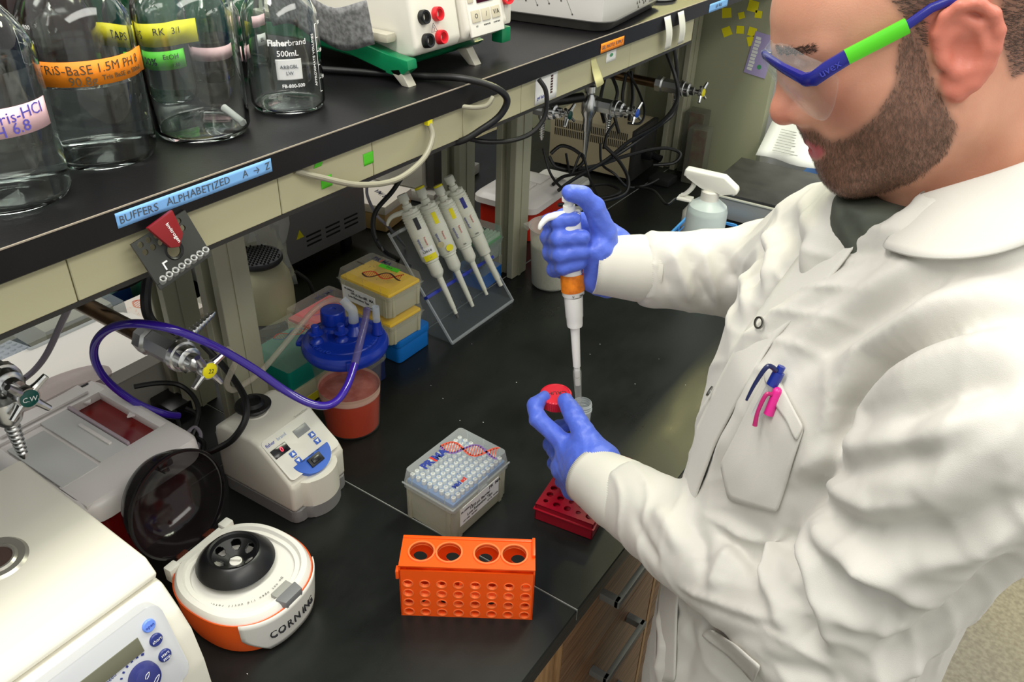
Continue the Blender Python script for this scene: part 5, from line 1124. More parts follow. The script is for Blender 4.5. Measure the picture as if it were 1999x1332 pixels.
G().tube([Vector(p) - t.location for p in (atx_(895, 207, -.668), atx_(925, 210, -.655), atx_(950, 206, -.645), atx_(962, 190, -.645))], .0032, 10).build('cable_run', mat('pale_cable', '#96927f', .4), t)
t = thing('grey_rail_cable', 'pale grey cable drooping in front of the rail', 'cable', (-.665, .7, .5))
G().tube([Vector(p) - t.location for p in ((-.669, .803, .533), (-.660, .802, .514), (-.655, .775, .492), (-.655, .722, .481), (-.657, .659, .494), (-.664, .604, .519), (-.671, .577, .533))], .0036, 10).build('cable_run', mat('pale_cable', '#96927f', .4), t)
G().box((-.006, .098, .028), (.001, .108, .036), .001).build('yellow_tie', YTAPE, t)
# hanging magnetic rack with a strip of tubes
PLT = mat('rack_charcoal', '#323330', .45)
t = thing('tube_strip_rack', 'charcoal rack with a strip of clear tubes hanging under the shelf edge', 'rack', (-.655, .402, .513))
t.scale = (.92, .92, .92)
A_, B_, C_ = Vector((-.655, .368, .532)), Vector((-.655, .425, .543)), Vector((-.655, .380, .498))
PX = (Vector((0, .068, .014))).normalized(); nrm = Vector((1, -.12, .30)).normalized(); MP = frame((0, .0, .0), PX, z=nrm)
holes = [(hx, .0165 - (k % 2) * .0085 + .001 , .0033) for k, hx in enumerate((-.026, -.0225, -.0165, -.013, -.007, -.0035, .015, .0185, .0245, .028))]
holes = [(-.026 + .0095 * i, .0185 - .0085 * j, .0033) for i in range(6) if i != 3 for j in range(2)] + [(.001, -.004, .0075)]
holed('rack_plate', .068, .048, .003, holes, MP @ Matrix.Translation((0, 0, 0)), PLT, t, 18)
g = G()
for i in range(8): g.lathe([(.0026, .004), (.0034, .0045), (.0034, -.001), (.0012, -.010), (0, -.010)], 14, MP @ Matrix.Translation((-.028 + i * .0080, -.0225, .006)))
for i in range(8): pass
g.bm.free()
for i in range(8): G().lathe([(.0020, .006), (.0036, .0065), (.0036, .0), (.0030, -.002), (.0014, -.012), (0, -.0125)], 14, MP @ Matrix.Translation((-.028 + i * .0080, -.0235, .003)) @ Euler((math.radians(-35), 0, 0)).to_matrix().to_4x4()).build('clear_tube', clear('tube_clear', '#dfe0de', .5, .1, .4, 1.0), t)
G().box((-.034, -.031, -.002), (.034, -.0245, .001), .001, mtx=MP).build('tube_ledge', PLT, t)
g = G().lathe([(.0078, .0016), (.0095, .0030), (.0105, .0016)], 30, MP @ Matrix.Translation((.001, -.004, 0))); g.build('hole_ring', BLACKP, t)
G().box((-.018, -.0165, .0016), (-.0165, -.008, .0026), mtx=MP).box((-.0165, -.0095, .0016), (-.012, -.008, .0026), mtx=MP).build('mark', WINK, t)
t = thing('red_clip', 'dark red ribbed clip holding the charcoal rack to the shelf edge', 'clip', (-.648, .402, .528))
G().prism([(-.014, .014), (.016, .016), (.013, -.008), (.003, -.0165), (-.005, -.013)], -.003, .003, .0015, 2, mtx=MP @ Matrix.Translation((-.004, .004, 0))).build('clip_body', mat('clip_red', '#7a0d14', .3), t)
text('lettering', 'Invitrogen', .0052, MP @ Matrix.Translation((.0005, .002, .0034)) @ Euler((0, 0, -1.5)).to_matrix().to_4x4(), WINK, t)
# notes and poster on the end panel
for k, (x_, z_, s_, r_) in enumerate(((-.824, .437, .028, .3), (-.782, .436, .018, .5), (-.755, .463, .030, .0), (-.737, .445, .020, .1), (-.815, .390, .026, .6), (-.779, .400, .022, .2), (-.745, .400, .024, .0), (-.742, .377, .026, .5))):
    t = thing('sticky_note', ('large yellow note fragment, upper left on the olive panel', 'tiny tilted yellow note fragment, upper row of the panel', 'wide yellow note fragment at the top of the panel', 'narrow yellow note fragment near the panel edge, upper row', 'yellow note fragment at the left of the lower row', 'small yellow note fragment in the middle of the lower row', 'yellow note fragment just above the lilac poster', 'lowest yellow note fragment overlapping the lilac poster')[k], 'note', (x_, 2.2494, z_), group='yellow note fragments on the panel')
    G().prism([(-s_/2, -s_/2.4), (s_/2.2, -s_/2), (s_/2, s_/2.6), (-s_/2.5, s_/2)], 0, .0004, mtx=Matrix(((1, 0, 0, 0), (0, 0, 1, -.0004), (0, 1, 0, 0), (0, 0, 0, 1))) @ Euler((0, 0, r_)).to_matrix().to_4x4()).build('note_paper', YTAPE, t)
t = thing('lilac_poster', 'small lilac leaflet with a white stepped figure on the olive panel', 'poster', (-.712, 2.2490, .345))
PMx = Matrix(((1, 0, 0, 0), (0, 0, 1, 0), (0, 1, 0, 0), (0, 0, 0, 1))) @ Euler((0, 0, -.12)).to_matrix().to_4x4()
G().box((-.030, -.055, -.0008), (.032, .055, 0), mtx=PMx).build('leaflet', mat('lilac_paper', '#a99cc8', .6), t)
g = G()
for k in range(10): g.box((-.024, -.045 + k * .009, -.0016), (-.010 + (k % 3) * .001, -.038 + k * .009, -.0010), mtx=PMx)
g.build('white_steps', PAPER, t, kind='stuff'); G().lathe([(0, 0), (.006, 0)], 16, PMx @ Matrix.Translation((.008, -.03, -.0012))).build('green_oval', mat('oval_green', '#4a9a6a', .6), t)
# ================================================================ the man
def sd_sphere(P, c, r): return np.sqrt(((P - np.array(c, np.float32)) ** 2).sum(-1)) - r
def sd_cone(P, a, b, r1, r2):
    a = np.array(a, np.float32); b = np.array(b, np.float32); ba = b - a; h = np.clip(((P - a) @ ba) / max(ba @ ba, 1e-12), 0, 1)
    return np.sqrt(((P - a - h[..., None] * ba) ** 2).sum(-1)) - (r1 + (r2 - r1) * h)
def sd_ell(P, c, r, R_=None):
    q = P - np.array(c, np.float32)
    if R_ is not None: q = q @ np.array(R_, np.float32)
    r = np.array(r, np.float32); k0 = np.sqrt(((q / r) ** 2).sum(-1)); k1 = np.sqrt(((q / (r * r)) ** 2).sum(-1)); return k0 * (k0 - 1) / np.maximum(k1, 1e-6)
def smin(a, b, k): h = np.maximum(k - np.abs(a - b), 0) / k; return np.minimum(a, b) - h * h * k * .25
def smax(a, b, k): return -smin(-a, -b, k)
def chain(P, pts, rs, k=.01):
    d = None
    for i in range(len(pts) - 1):
        e = sd_cone(P, pts[i], pts[i+1], rs[i], rs[i+1]); d = e if d is None else smin(d, e, k)
    return d
def surface(fn, lo, hi, h):
    """mesh of the zero level of fn by surface nets"""
    lo = np.array(lo, np.float32); n = np.ceil((np.array(hi) - lo) / h).astype(int) + 1
    ax = [lo[i] + h * np.arange(n[i], dtype=np.float32) for i in range(3)]
    V = np.empty(n, np.float32)
    for i0 in range(0, n[0], 24):
        g = np.stack(np.meshgrid(ax[0][i0:i0+24], ax[1], ax[2], indexing='ij'), -1); V[i0:i0+24] = fn(g)
    S_ = V < 0
    c = np.zeros(n - 1, np.int8)
    for dx in (0, 1):
        for dy in (0, 1):
            for dz in (0, 1): c += S_[dx:n[0]-1+dx, dy:n[1]-1+dy, dz:n[2]-1+dz]
    cells = np.argwhere((c > 0) & (c < 8)); idx = -np.ones(n - 1, np.int32); idx[tuple(cells.T)] = np.arange(len(cells))
    acc = np.zeros((len(cells), 3), np.float64); cnt = np.zeros(len(cells))
    cs = [(dx, dy, dz) for dx in (0, 1) for dy in (0, 1) for dz in (0, 1)]
    for a in cs:
        for k in range(3):
            if a[k]: continue
            b = list(a); b[k] = 1
            va = V[cells[:, 0] + a[0], cells[:, 1] + a[1], cells[:, 2] + a[2]]; vb = V[cells[:, 0] + b[0], cells[:, 1] + b[1], cells[:, 2] + b[2]]
            m = (va < 0) != (vb < 0); t = np.where(m, va / np.where(va == vb, 1, va - vb), 0)
            p = np.array(a, float)[None].repeat(len(cells), 0); p[:, k] += t; acc[m] += p[m]; cnt[m] += 1
    verts = lo + h * (cells + acc / cnt[:, None])
    F = []
    for k in range(3):
        u, v = (k + 1) % 3, (k + 2) % 3
        sl = [slice(None)] * 3; sl[k] = slice(0, n[k] - 1); s2 = list(sl); s2[k] = slice(1, n[k])
        e = np.argwhere(S_[tuple(sl)] != S_[tuple(s2)]); e = e[(e[:, u] > 0) & (e[:, v] > 0) & (e[:, u] < n[u] - 1) & (e[:, v] < n[v] - 1)]
        ins = S_[tuple(e.T)]
        def at_(du, dv):
            q = e.copy(); q[:, u] -= du; q[:, v] -= dv; return idx[tuple(q.T)]
        quad = np.stack([at_(0, 0), at_(1, 0), at_(1, 1), at_(0, 1)], 1); quad[~ins] = quad[~ins][:, ::-1]
        F.append(quad[:, ::1])
    F = np.concatenate(F); F = F[(F >= 0).all(1)]
    return verts, F
def mesh_obj(name, V, F, m_, parent, smooth_iter=2, label=None, loc=None):
    me = bpy.data.meshes.new(name); V = np.asarray(V, np.float64)
    # laplacian smoothing
    E_ = np.concatenate([F[:, [0, 1]], F[:, [1, 2]], F[:, [2, 3]], F[:, [3, 0]]]); 
    for it in range(smooth_iter):
        A_ = np.zeros_like(V); c = np.zeros(len(V))
        for a, b in ((0, 1), (1, 0)):
            np.add.at(A_, E_[:, a], V[E_[:, b]]); np.add.at(c, E_[:, a], 1)
        V = V * .5 + .5 * A_ / np.maximum(c, 1)[:, None]
    if loc is not None: V = V - np.array(loc)
    me.vertices.add(len(V)); me.vertices.foreach_set('co', V.astype(np.float32).ravel())
    me.loops.add(F.size); me.loops.foreach_set('vertex_index', F.astype(np.int32).ravel())
    me.polygons.add(len(F)); me.polygons.foreach_set('loop_start', np.arange(0, F.size, 4, dtype=np.int32)); me.polygons.foreach_set('loop_total', np.full(len(F), 4, np.int32))
    me.update(calc_edges=True); me.validate(); me.polygons.foreach_set('use_smooth', np.ones(len(me.polygons), bool))
    bm = bmesh.new(); bm.from_mesh(me); bmesh.ops.recalc_face_normals(bm, faces=bm.faces); bm.to_mesh(me); bm.free()
    me.materials.append(m_); o = bpy.data.objects.new(name, me); COL.objects.link(o); o.parent = parent
    if label: o['label'] = label
    return o
PB = Vector((-.06, .78, -.92))
MAN = thing('person', 'bearded man in a white lab coat, blue gloves and safety glasses pipetting at the bench', 'person', PB)
# ---------------- head frame (x forward, y to his left, z up)
HO = np.array([-.1177, .7607, .7239]); HR = np.array([[-0.756, 0.4501, -0.4752], [-0.4412, -0.8867, -0.138], [-0.4835, 0.1053, 0.869]])
HR = np.linalg.qr(HR)[0] * np.sign(np.diag(np.linalg.qr(HR)[1]))
def hl2w(p): return Vector(HO + HR @ np.array(p, float))
HM_ = Matrix.Identity(4)
for i in range(3):
    for j in range(3): HM_[i][j] = HR[i, j]
    HM_[i][3] = HO[i]
helix = [(.004, .076, .004), (.003, .079, .016), (-.004, .082, .026), (-.014, .086, .0295), (-.025, .088, .0262), (-.0325, .089, .015), (-.0335, .088, .002), (-.029, .086, -.010), (-.022, .083, -.020), (-.011, .080, -.029), (-.002, .076, -.033), (.003, .0735, -.028), (.003, .072, -.018)]
def f_head(W):
    q = (W - HO.astype(np.float32)) @ HR.astype(np.float32)
    y = np.abs(q[..., 1]); s = q.copy(); s[..., 1] = y        # symmetric half
    d = sd_ell(s, (-.020, 0, .038), (.104, .0765, .082))
    d = smin(d, sd_ell(s, (.040, 0, .048), (.0575, .062, .052)), .03)
    d = smin(d, sd_ell(s, (.036, 0, -.008), (.056, .0600, .062)), .03)
    d = smin(d, sd_ell(s, (.020, .030, -.030), (.050, .034, .048)), .03)
    d = smin(d, sd_cone(s, (-.002, .050, -.058), (.070, .014, -.082), .018, .019), .035)
    d = smin(d, sd_ell(s, (.078, 0, -.080), (.0190, .026, .0180)), .025)
    d = smin(d, sd_ell(s, (.066, 0, -.047), (.0330, .034, .030)), .022)
    d = smin(d, sd_sphere(s, (.052, .044, -.006), .019), .022)
    d = smin(d, sd_cone(s, (.0915, .006, .038), (.068, .046, .034), .0085, .0085), .014)
    d = smax(d, -sd_ell(s, (.103, .031, .017), (.0150, .0150, .0115)), .012)          # eye socket
    d = smin(d, sd_ell(s, (.0775, .031, .0165), (.0125, .0145, .0120)), .004)           # lid over the eyeball
    d = smax(d, -sd_cone(s, (.0925, .022, .0125), (.0885, .041, .0130), .0012, .0008), .003)
    nose = sd_cone(s, (.0905, 0, .032), (.1065, 0, -.004), .0078, .0100)
    nose = smin(nose, sd_ell(s, (.1080, 0, -.0115), (.0140, .0120, .0120)), .010)
    nose = smin(nose, sd_ell(s, (.0975, .0130, -.0170), (.0115, .0080, .0090)), .006)
    d = smin(d, nose, .012)
    d = smax(d, -sd_ell(s, (.1030, .0058, -.0262), (.0060, .0032, .0045)), .003)          # nostril
    d = smin(d, sd_cone(s, (.0965, 0, -.0440), (.0840, .0210, -.0475), .0062, .0030), .006)   # upper lip
    d = smin(d, sd_cone(s, (.0945, 0, -.0548), (.0825, .0180, -.0520), .0068, .0034), .006)   # lower lip
    d = smax(d, -sd_cone(s, (.1035, 0, -.0492), (.0850, .0250, -.0500), .0016, .0012), .003)
    d = smin(d, sd_cone(s, (.0990, .004, -.030), (.0940, .010, -.040), .004, .004), .010)
    # ears
    e = chain(s, helix, [.0032, .0034, .0036, .0040, .0044, .0046, .0044, .0042, .0044, .0054, .0060, .0054, .0042], .003)
    e = smin(e, sd_ell(s, (-.0145, .0795, -.001), (.0205, .0052, .0300)), .006)
    e = smin(e, chain(s, [(-.012, .083, .022), (-.0225, .085, .010), (-.0225, .0845, -.006), (-.014, .082, -.018), (-.004, .079, -.018)], [.0026, .0036, .0036, .0036, .003], .003), .004)
    e = smax(e, -sd_ell(s, (-.0085, .0870, -.0030), (.0110, .0085, .0130)), .004)
    e = smin(e, sd_ell(s, (.0035, .0775, -.004), (.0050, .0045, .0070)), .004)            # tragus
    d = smin(d, e, .006)
    # neck and chest under the clothes
    n = sd_cone(q, (-.030, 0, -.035), (-.018, -.008, -.175), .054, .056)
    n = smin(n, sd_cone(q, (.015, 0, -.090), (.012, -.008, -.170), .040, .050), .03)
    d = smin(d, n, .030)
    b = sd_cone(W, (-.050, .790, .560), (-.065, .78, .42), .055, .095)
    b = smin(b, sd_cone(W, (-.01, .70, .505), (-.13, .87, .47), .042, .042), .05)
    return smin(d, b, .03)
V, F = surface(f_head, (-.27, .62, .40), (.10, .98, .865), .0021)
L_ = (V - HO) @ HR
SKIN = bpy.data.materials.new('skin'); SKIN.use_nodes = True; nt, b = SKIN.node_tree, SKIN.node_tree.nodes['Principled BSDF']
b.inputs['Roughness'].default_value = .46; b.inputs['Subsurface Weight'].default_value = .25; b.inputs['Subsurface Radius'].default_value = (.010, .0035, .0018); b.inputs['Subsurface Scale'].default_value = .5
def mixin(prev, attr, col, fac=1.0):
    a = nt.nodes.new('ShaderNodeAttribute'); a.attribute_name = attr; mx = nt.nodes.new('ShaderNodeMix'); mx.data_type = 'RGBA'
    mm_ = nt.nodes.new('ShaderNodeMath'); mm_.operation = 'MULTIPLY'; mm_.inputs[1].default_value = fac; nt.links.new(a.outputs['Fac'], mm_.inputs[0]); nt.links.new(mm_.outputs[0], mx.inputs[0])
    nt.links.new(prev, mx.inputs[6]); mx.inputs[7].default_value = lin(col); return mx.outputs[2]
tn = nt.nodes.new('ShaderNodeTexNoise'); tn.inputs['Scale'].default_value = 26; tn.inputs['Detail'].default_value = 5
rp = nt.nodes.new('ShaderNodeValToRGB'); rp.color_ramp.elements[0].position = .3; rp.color_ramp.elements[1].position = .7; rp.color_ramp.elements[0].color = lin('#c48a70'); rp.color_ramp.elements[1].color = lin('#d0997e')
tc = nt.nodes.new('ShaderNodeTexCoord'); nt.links.new(tc.outputs['Object'], tn.inputs['Vector']); nt.links.new(tn.outputs['Fac'], rp.inputs[0])
o_ = mixin(rp.outputs[0], 'ruddy', '#cc5f52', .75); o_ = mixin(o_, 'beard', '#5e4538', .68); o_ = mixin(o_, 'lip', '#b4545a', .9); nt.links.new(o_, b.inputs['Base Color'])
n2 = nt.nodes.new('ShaderNodeTexNoise'); n2.inputs['Scale'].default_value = 700; bp = nt.nodes.new('ShaderNodeBump'); bp.inputs['Strength'].default_value = .25; bp.inputs['Distance'].default_value = .0006
nt.links.new(tc.outputs['Object'], n2.inputs['Vector']); nt.links.new(n2.outputs['Fac'], bp.inputs['Height']); nt.links.new(bp.outputs[0], b.inputs['Normal'])
body = mesh_obj('body', V, F, SKIN, MAN, 2, loc=PB)
nv = len(body.data.vertices); co = np.empty(nv * 3, np.float32); body.data.vertices.foreach_get('co', co); co = co.reshape(-1, 3) + np.array(PB, np.float32)
L_ = (co - HO) @ HR; X, Y, Z = L_[:, 0], np.abs(L_[:, 1]), L_[:, 2]
def inpoly(x, z, P):
    c = np.zeros(len(x), bool); n = len(P)
    for i in range(n):
        (x1, z1), (x2, z2) = P[i], P[(i + 1) % n]
        c ^= ((z1 > z) != (z2 > z)) & (x < (x2 - x1) * (z - z1) / (z2 - z1 + 1e-9) + x1)
    return c
def smooth_attr(a, it):
    ed = np.empty(len(body.data.edges) * 2, np.int32); body.data.edges.foreach_get('vertices', ed); ed = ed.reshape(-1, 2)
    for _ in range(it):
        s_ = np.zeros(nv); c = np.zeros(nv)
        for i, j in ((0, 1), (1, 0)): np.add.at(s_, ed[:, i], a[ed[:, j]]); np.add.at(c, ed[:, i], 1)
        a = a * .4 + .6 * s_ / np.maximum(c, 1)
    return a
BP = [(.0284, .016), (.034, .000), (.041, -.012), (.057, -.0275), (.0765, -.040), (.0865, -.040), (.0955, -.0285), (.112, -.0285), (.118, -.055), (.115, -.105), (.075, -.105), (.055, -.104), (.036, -.096), (.0145, -.080), (.004, -.058), (.008, -.035), (.0115, -.010), (.0105, .0076), (.013, .0185), (.0185, .032)]
bm_ = inpoly(X, Z, BP) & (Z > -.112) & (np.linalg.norm(L_, axis=1) < .2)
lipm = ((X > .078) & (Y < .026) & (np.abs(Z + .0492 - .0000) < (.0095 * np.sqrt(np.maximum(0, 1 - (Y / .026) ** 2)))))
bm_ &= ~lipm
scalp = (Z > .0505 + (.030 - X) * .0) & (X < .035)
scalp = inpoly(X, Z, [(.030, .150), (.028, .062), (.0185, .032), (.0115, .0075), (.004, .012), (-.002, .036), (-.030, .036), (-.042, .018), (-.040, -.018), (-.043, -.045), (-.12, -.045), (-.14, .15)]) | ((X < .060) & (Z > .088) & (Y < .06)) 
ear = (Y > .0735) & (X < .008) & (X > -.04) & (Z < .034) & (Z > -.04); scalp &= ~ear; bm_ &= ~ear
me = body.data
for nm, arr in (('beard', smooth_attr((bm_ | scalp).astype(float), 4)), ('lip', smooth_attr(lipm.astype(float), 1)), ('ruddy', smooth_attr(np.clip(ear * .75 + np.exp(-(((X - .11) / .012) ** 2 + (Y / .016) ** 2 + ((Z + .012) / .016) ** 2)) * .85 + np.exp(-(((X - .07) / .02) ** 2 + ((Y - .045) / .02) ** 2 + ((Z + .008) / .02) ** 2)) * .45, 0, 1), 4))):
    at_r = me.attributes.new(nm, 'FLOAT', 'POINT'); at_r.data.foreach_set('value', arr.astype(np.float32))
# ---------------- hair: short strands, each a thin tapered blade
def strands(name, mask, n, length, direction, m_, seed, width=.00022, jitter=.5, lift=.35):
    rnd = np.random.RandomState(seed); poly = [p for p in me.polygons if mask[p.vertices[0]] and mask[p.vertices[2]]]
    if not poly: return None
    ar = np.array([p.area for p in poly]); pick = rnd.choice(len(poly), n, p=ar / ar.sum()); VV, FF = [], []
    Rm = HR
    for k in pick:
        p = poly[k]; vs = [co[v] for v in p.vertices]; u, v = rnd.rand(2)
        pos = vs[0] * (1 - u) * (1 - v) + vs[1] * u * (1 - v) + vs[2] * u * v + vs[3] * (1 - u) * v if len(vs) == 4 else vs[0]
        nrm_ = np.array(p.normal); l = (pos - HO) @ Rm; dl = np.array(direction(l), float); d = Rm @ dl + rnd.normal(0, jitter, 3) * .6
        d -= d @ nrm_ * nrm_; d /= np.linalg.norm(d) + 1e-9; ln = length(l) * (.6 + .7 * rnd.rand())
        side = np.cross(d, nrm_); side /= np.linalg.norm(side) + 1e-9; curl = rnd.normal(0, .25) * side
        p0 = pos - np.array(PB) - nrm_ * .0003; p1 = p0 + (d * .6 + nrm_ * lift * 1.0) * ln * .55; p2 = p1 + (d * .9 + nrm_ * lift * .25 + curl) * ln * .55
        w_ = width * (.7 + .6 * rnd.rand()); i0 = len(VV)
        VV += [p0 - side * w_, p0 + side * w_, p1 + side * w_ * .8, p1 - side * w_ * .8, p2]; FF += [(i0, i0+1, i0+2, i0+3), (i0+3, i0+2, i0+4)]
    mh = bpy.data.meshes.new(name); mh.from_pydata([tuple(v) for v in VV], [], FF); mh.materials.append(m_); o = bpy.data.objects.new(name, mh); COL.objects.link(o); o.parent = MAN; o['kind'] = 'stuff'; return o
HAIR = mat('hair_brown', '#44332a', .5); BHAIR = mat('beard_brown', '#5b4334', .5)
strands('beard', bm_, 15000, lambda l: .0062 if l[2] < -.03 else .0048, lambda l: (.25, 0, -1), BHAIR, 2, .00012)
strands('hair', scalp, 24000, lambda l: .008 + max(0, l[2] - .03) * .22, lambda l: (-.9, 0, -.55), HAIR, 3, .00016, .35, .25)
brow = (X > .066) & (X < .104) & (Y > .010) & (Y < .052) & (np.abs(Z - .041 + (Y - .02) * .10) < .0042)
strands('eyebrow', brow, 1100, lambda l: .0065, lambda l: (-.5, .8 if l[1] > 0 else -.8, .15), HAIR, 4, .0002, .25, .15)
# eyes (closed-down gaze) : small lash line
# ---------------- safety glasses (worn: moves with the head but is a thing of its own)
GB = mat('glasses_blue', '#1c2080', .25); GGR = mat('glasses_green', '#4fc614', .35); LENS = clear('lens_clear', '#f4f8f8', .0, .03, .24, 1.0)
t = thing('safety_glasses', 'clear safety glasses with blue frame and green temple section on the mans face', 'glasses', hl2w((.09, 0, .03)))
t.rotation_euler = HM_.to_euler()
def gl(p): return Vector(p) - Vector((.09, 0, .03))
for s in (1, -1):
    S3 = Matrix(((1, 0, 0, 0), (0, s, 0, 0), (0, 0, 1, 0), (0, 0, 0, 1)))
    def sweep(pts, hw, name, m_):
        """flat bar: pts local, hw = (half height, half thickness)"""
        g = G(); rings = []
        for k, p in enumerate(pts):
            p = Vector(p); a = Vector(pts[max(k-1, 0)]); c = Vector(pts[min(k+1, len(pts)-1)]); T = (c - a).normalized(); up = Vector((0, 0, 1)); up = (up - T * up.dot(T)).normalized(); sd = T.cross(up)
            h_, w_ = hw[k] if isinstance(hw, list) else hw
            rings.append([g.bm.verts.new(S3 @ gl(p + up * a_ * h_ + sd * b_ * w_)) for a_, b_ in ((1, .55), (.55, 1), (-.55, 1), (-1, .55), (-1, -.55), (-.55, -1), (.55, -1), (1, -.55))])
        for r0, r1 in zip(rings, rings[1:]):
            for i in range(8): g.bm.faces.new((r0[i], r0[(i+1) % 8], r1[(i+1) % 8], r1[i]))
        g.bm.faces.new(rings[0]); g.bm.faces.new(rings[-1][::-1]); bmesh.ops.recalc_face_normals(g.bm, faces=g.bm.faces); return g.build(name, m_, t, ang=50)
    sweep([(-.030, .0790, .018), (-.024, .0790, .0275), (-.010, .0795, .0345), (.002, .0800, .0352), (.012, .0805, .0330), (.022, .0805, .0306)], (.0032, .0022), 'temple_tip', GB)
    sweep([(.020, .0805, .0308), (.042, .0800, .0292), (.064, .0790, .0276)], (.0056, .0032), 'temple_sleeve', GGR)
    sweep([(.062, .0788, .0277), (.078, .0770, .0250), (.0890, .0735, .0215), (.0945, .0660, .0220), (.0985, .055, .0262), (.1035, .040, .0315), (.1075, .022, .0370), (.1095, .0, .0400)], [(.0056, .003), (.0058, .003), (.0056, .0034), (.0050, .0034), (.0044, .003), (.0040, .0028), (.0036, .0026), (.0034, .0026)], 'frame_front', GB)
    g = G(); rows = []
    for j in range(8):
        v = j / 7; row = []
        for i, (x_, y_, z_) in enumerate([(.078, .0765, .024), (.0895, .0725, .0215), (.0955, .0640, .0225), (.0995, .053, .0268), (.1045, .038, .0325), (.1085, .021, .0375), (.1105, .003, .0400)]):
            drop = (.012, .034, .042, .046, .047, .044, .026)[i]; row.append(S3 @ gl((x_ + .004 * math.sin(v * 2.2) - .010 * v * v, y_, z_ + .004 - drop * v)))
        rows.append(row)
    g.grid(rows).build('lens', LENS, t, solid=.0018, sub=1)
    g = G(); rows = []
    for j in range(4):
        v = j / 3; rows.append([S3 @ gl((x_ - .012 * v, y_ * (1 - .03 * v), z_ + .003 + .008 * v * w_)) for x_, y_, z_, w_ in ((.0890, .0735, .0215, .3), (.0985, .055, .0262, .8), (.1035, .040, .0315, 1), (.1075, .022, .0370, 1), (.1095, .0, .0400, 1))])
    g.grid(rows).build('brow_guard', LENS, t, solid=.0012)
gt = text('lettering', 'uvex', .0085, Matrix.Translation(gl((.0775, .0805, .0250))) @ frame((0, 0, 0), (-1, .16, .12), z=(.15, 1, .0)) @ Euler((0, 0, math.pi)).to_matrix().to_4x4() if False else Matrix.Translation(gl((.0775, .0808, .0250))) @ frame((0, 0, 0), (-1, .12, .16), z=(.15, 1, 0)), mat('frame_relief', '#3a40a8', .25), t, extrude=.0003)
# ---------------- clothes
COAT = mat('coat_cloth', '#c9c6be', .62, bump=.25, bump_scale=1600, sheen=.15); RIB = mat('cuff_knit', '#d3d0c6', .75); SHIRT = mat('shirt_green', '#3c4038', .8, col2='#4a4e44', noise_scale=40); TROU = mat('trouser_brown', '#4a433c', .8)
LV = np.array([  # z, cx, cy, a, b, yaw
    (-.45, -.050, .790, .175, .235, 8), (-.10, -.068, .785, .172, .205, 12), (.12, -.072, .782, .164, .185, 17), (.30, -.074, .782, .156, .180, 22), (.42, -.076, .780, .140, .190, 28), (.50, -.066, .782, .112, .180, 32), (.560, -.056, .785, .088, .135, 32), (.62, -.046, .79, .072, .085, 32)])
def f_torso(W):
    z = W[..., 2]; I = [np.interp(z, LV[:, 0], LV[:, k]).astype(np.float32) for k in range(1, 6)]
    cx, cy, a, b_, yw = I; yw = np.radians(yw); dx, dy = W[..., 0] - cx, W[..., 1] - cy
    u = -dx * np.cos(yw) - dy * np.sin(yw); v = dx * np.sin(yw) - dy * np.cos(yw)     # u forward, v to his left (towards the camera)
    e = 2.25; k = (np.abs(u / a) ** e + np.abs(v / b_) ** e) ** (1 / e); d = (k - 1) * np.minimum(a, b_) * .95
    return smax(d, smax(z - .615, -.42 - z, .01), .03)
SHL, ELL, WRL = (.040, .590, .505), (-.018, .580, .240), (-.285, .705, .165)
SHR_, ELR, WRR = (-.165, .915, .455), (-.255, 1.035, .345), (-.395, .925, .355)
def f_coat(W):
    d = f_torso(W)
    l = sd_cone(W, SHL, ELL, .078, .066); l = smin(l, sd_cone(W, ELL, WRL, .066, .047), .035)
    r = sd_cone(W, SHR_, ELR, .078, .064); r = smin(r, sd_cone(W, ELR, WRR, .064, .048), .04)
    d = smin(d, sd_cone(W, (.03, .62, .515), (-.045, .765, .575), .070, .064), .04); d = smin(d, sd_cone(W, (-.15, .885, .475), (-.05, .81, .575), .070, .062), .04)
    d = smin(d, sd_cone(W, (-.09, .775, .43), (-.103, .767, .530), .080, .060), .04)
    d = smin(d, l, .008); d = smin(d, r, .020)
    # neck opening
    hole = sd_cone(W, (-.045, .795, .54), (-.048, .785, .70), .060, .070); hole = np.minimum(hole, sd_cone(W, (-.106, .738, .598), (-.13, .72, .68), .034, .06))
    d = smax(d, -hole, .012)
    # flat ends at the cuffs
    for A_, B_ in ((ELL, WRL), (ELR, WRR)):
        A_ = np.array(A_, np.float32); B_ = np.array(B_, np.float32); n_ = (B_ - A_) / np.linalg.norm(B_ - A_); near = sd_sphere(W, B_, .11)
        d = np.where(near < 0, smax(d, (W - B_) @ n_ - .006, .01), d)
    return d
V, F = surface(f_coat, (-.46, .47, -.46), (.19, 1.15, .62), .0052)
coat0 = mesh_obj('coat', V, F, COAT, MAN, 2, loc=PB)
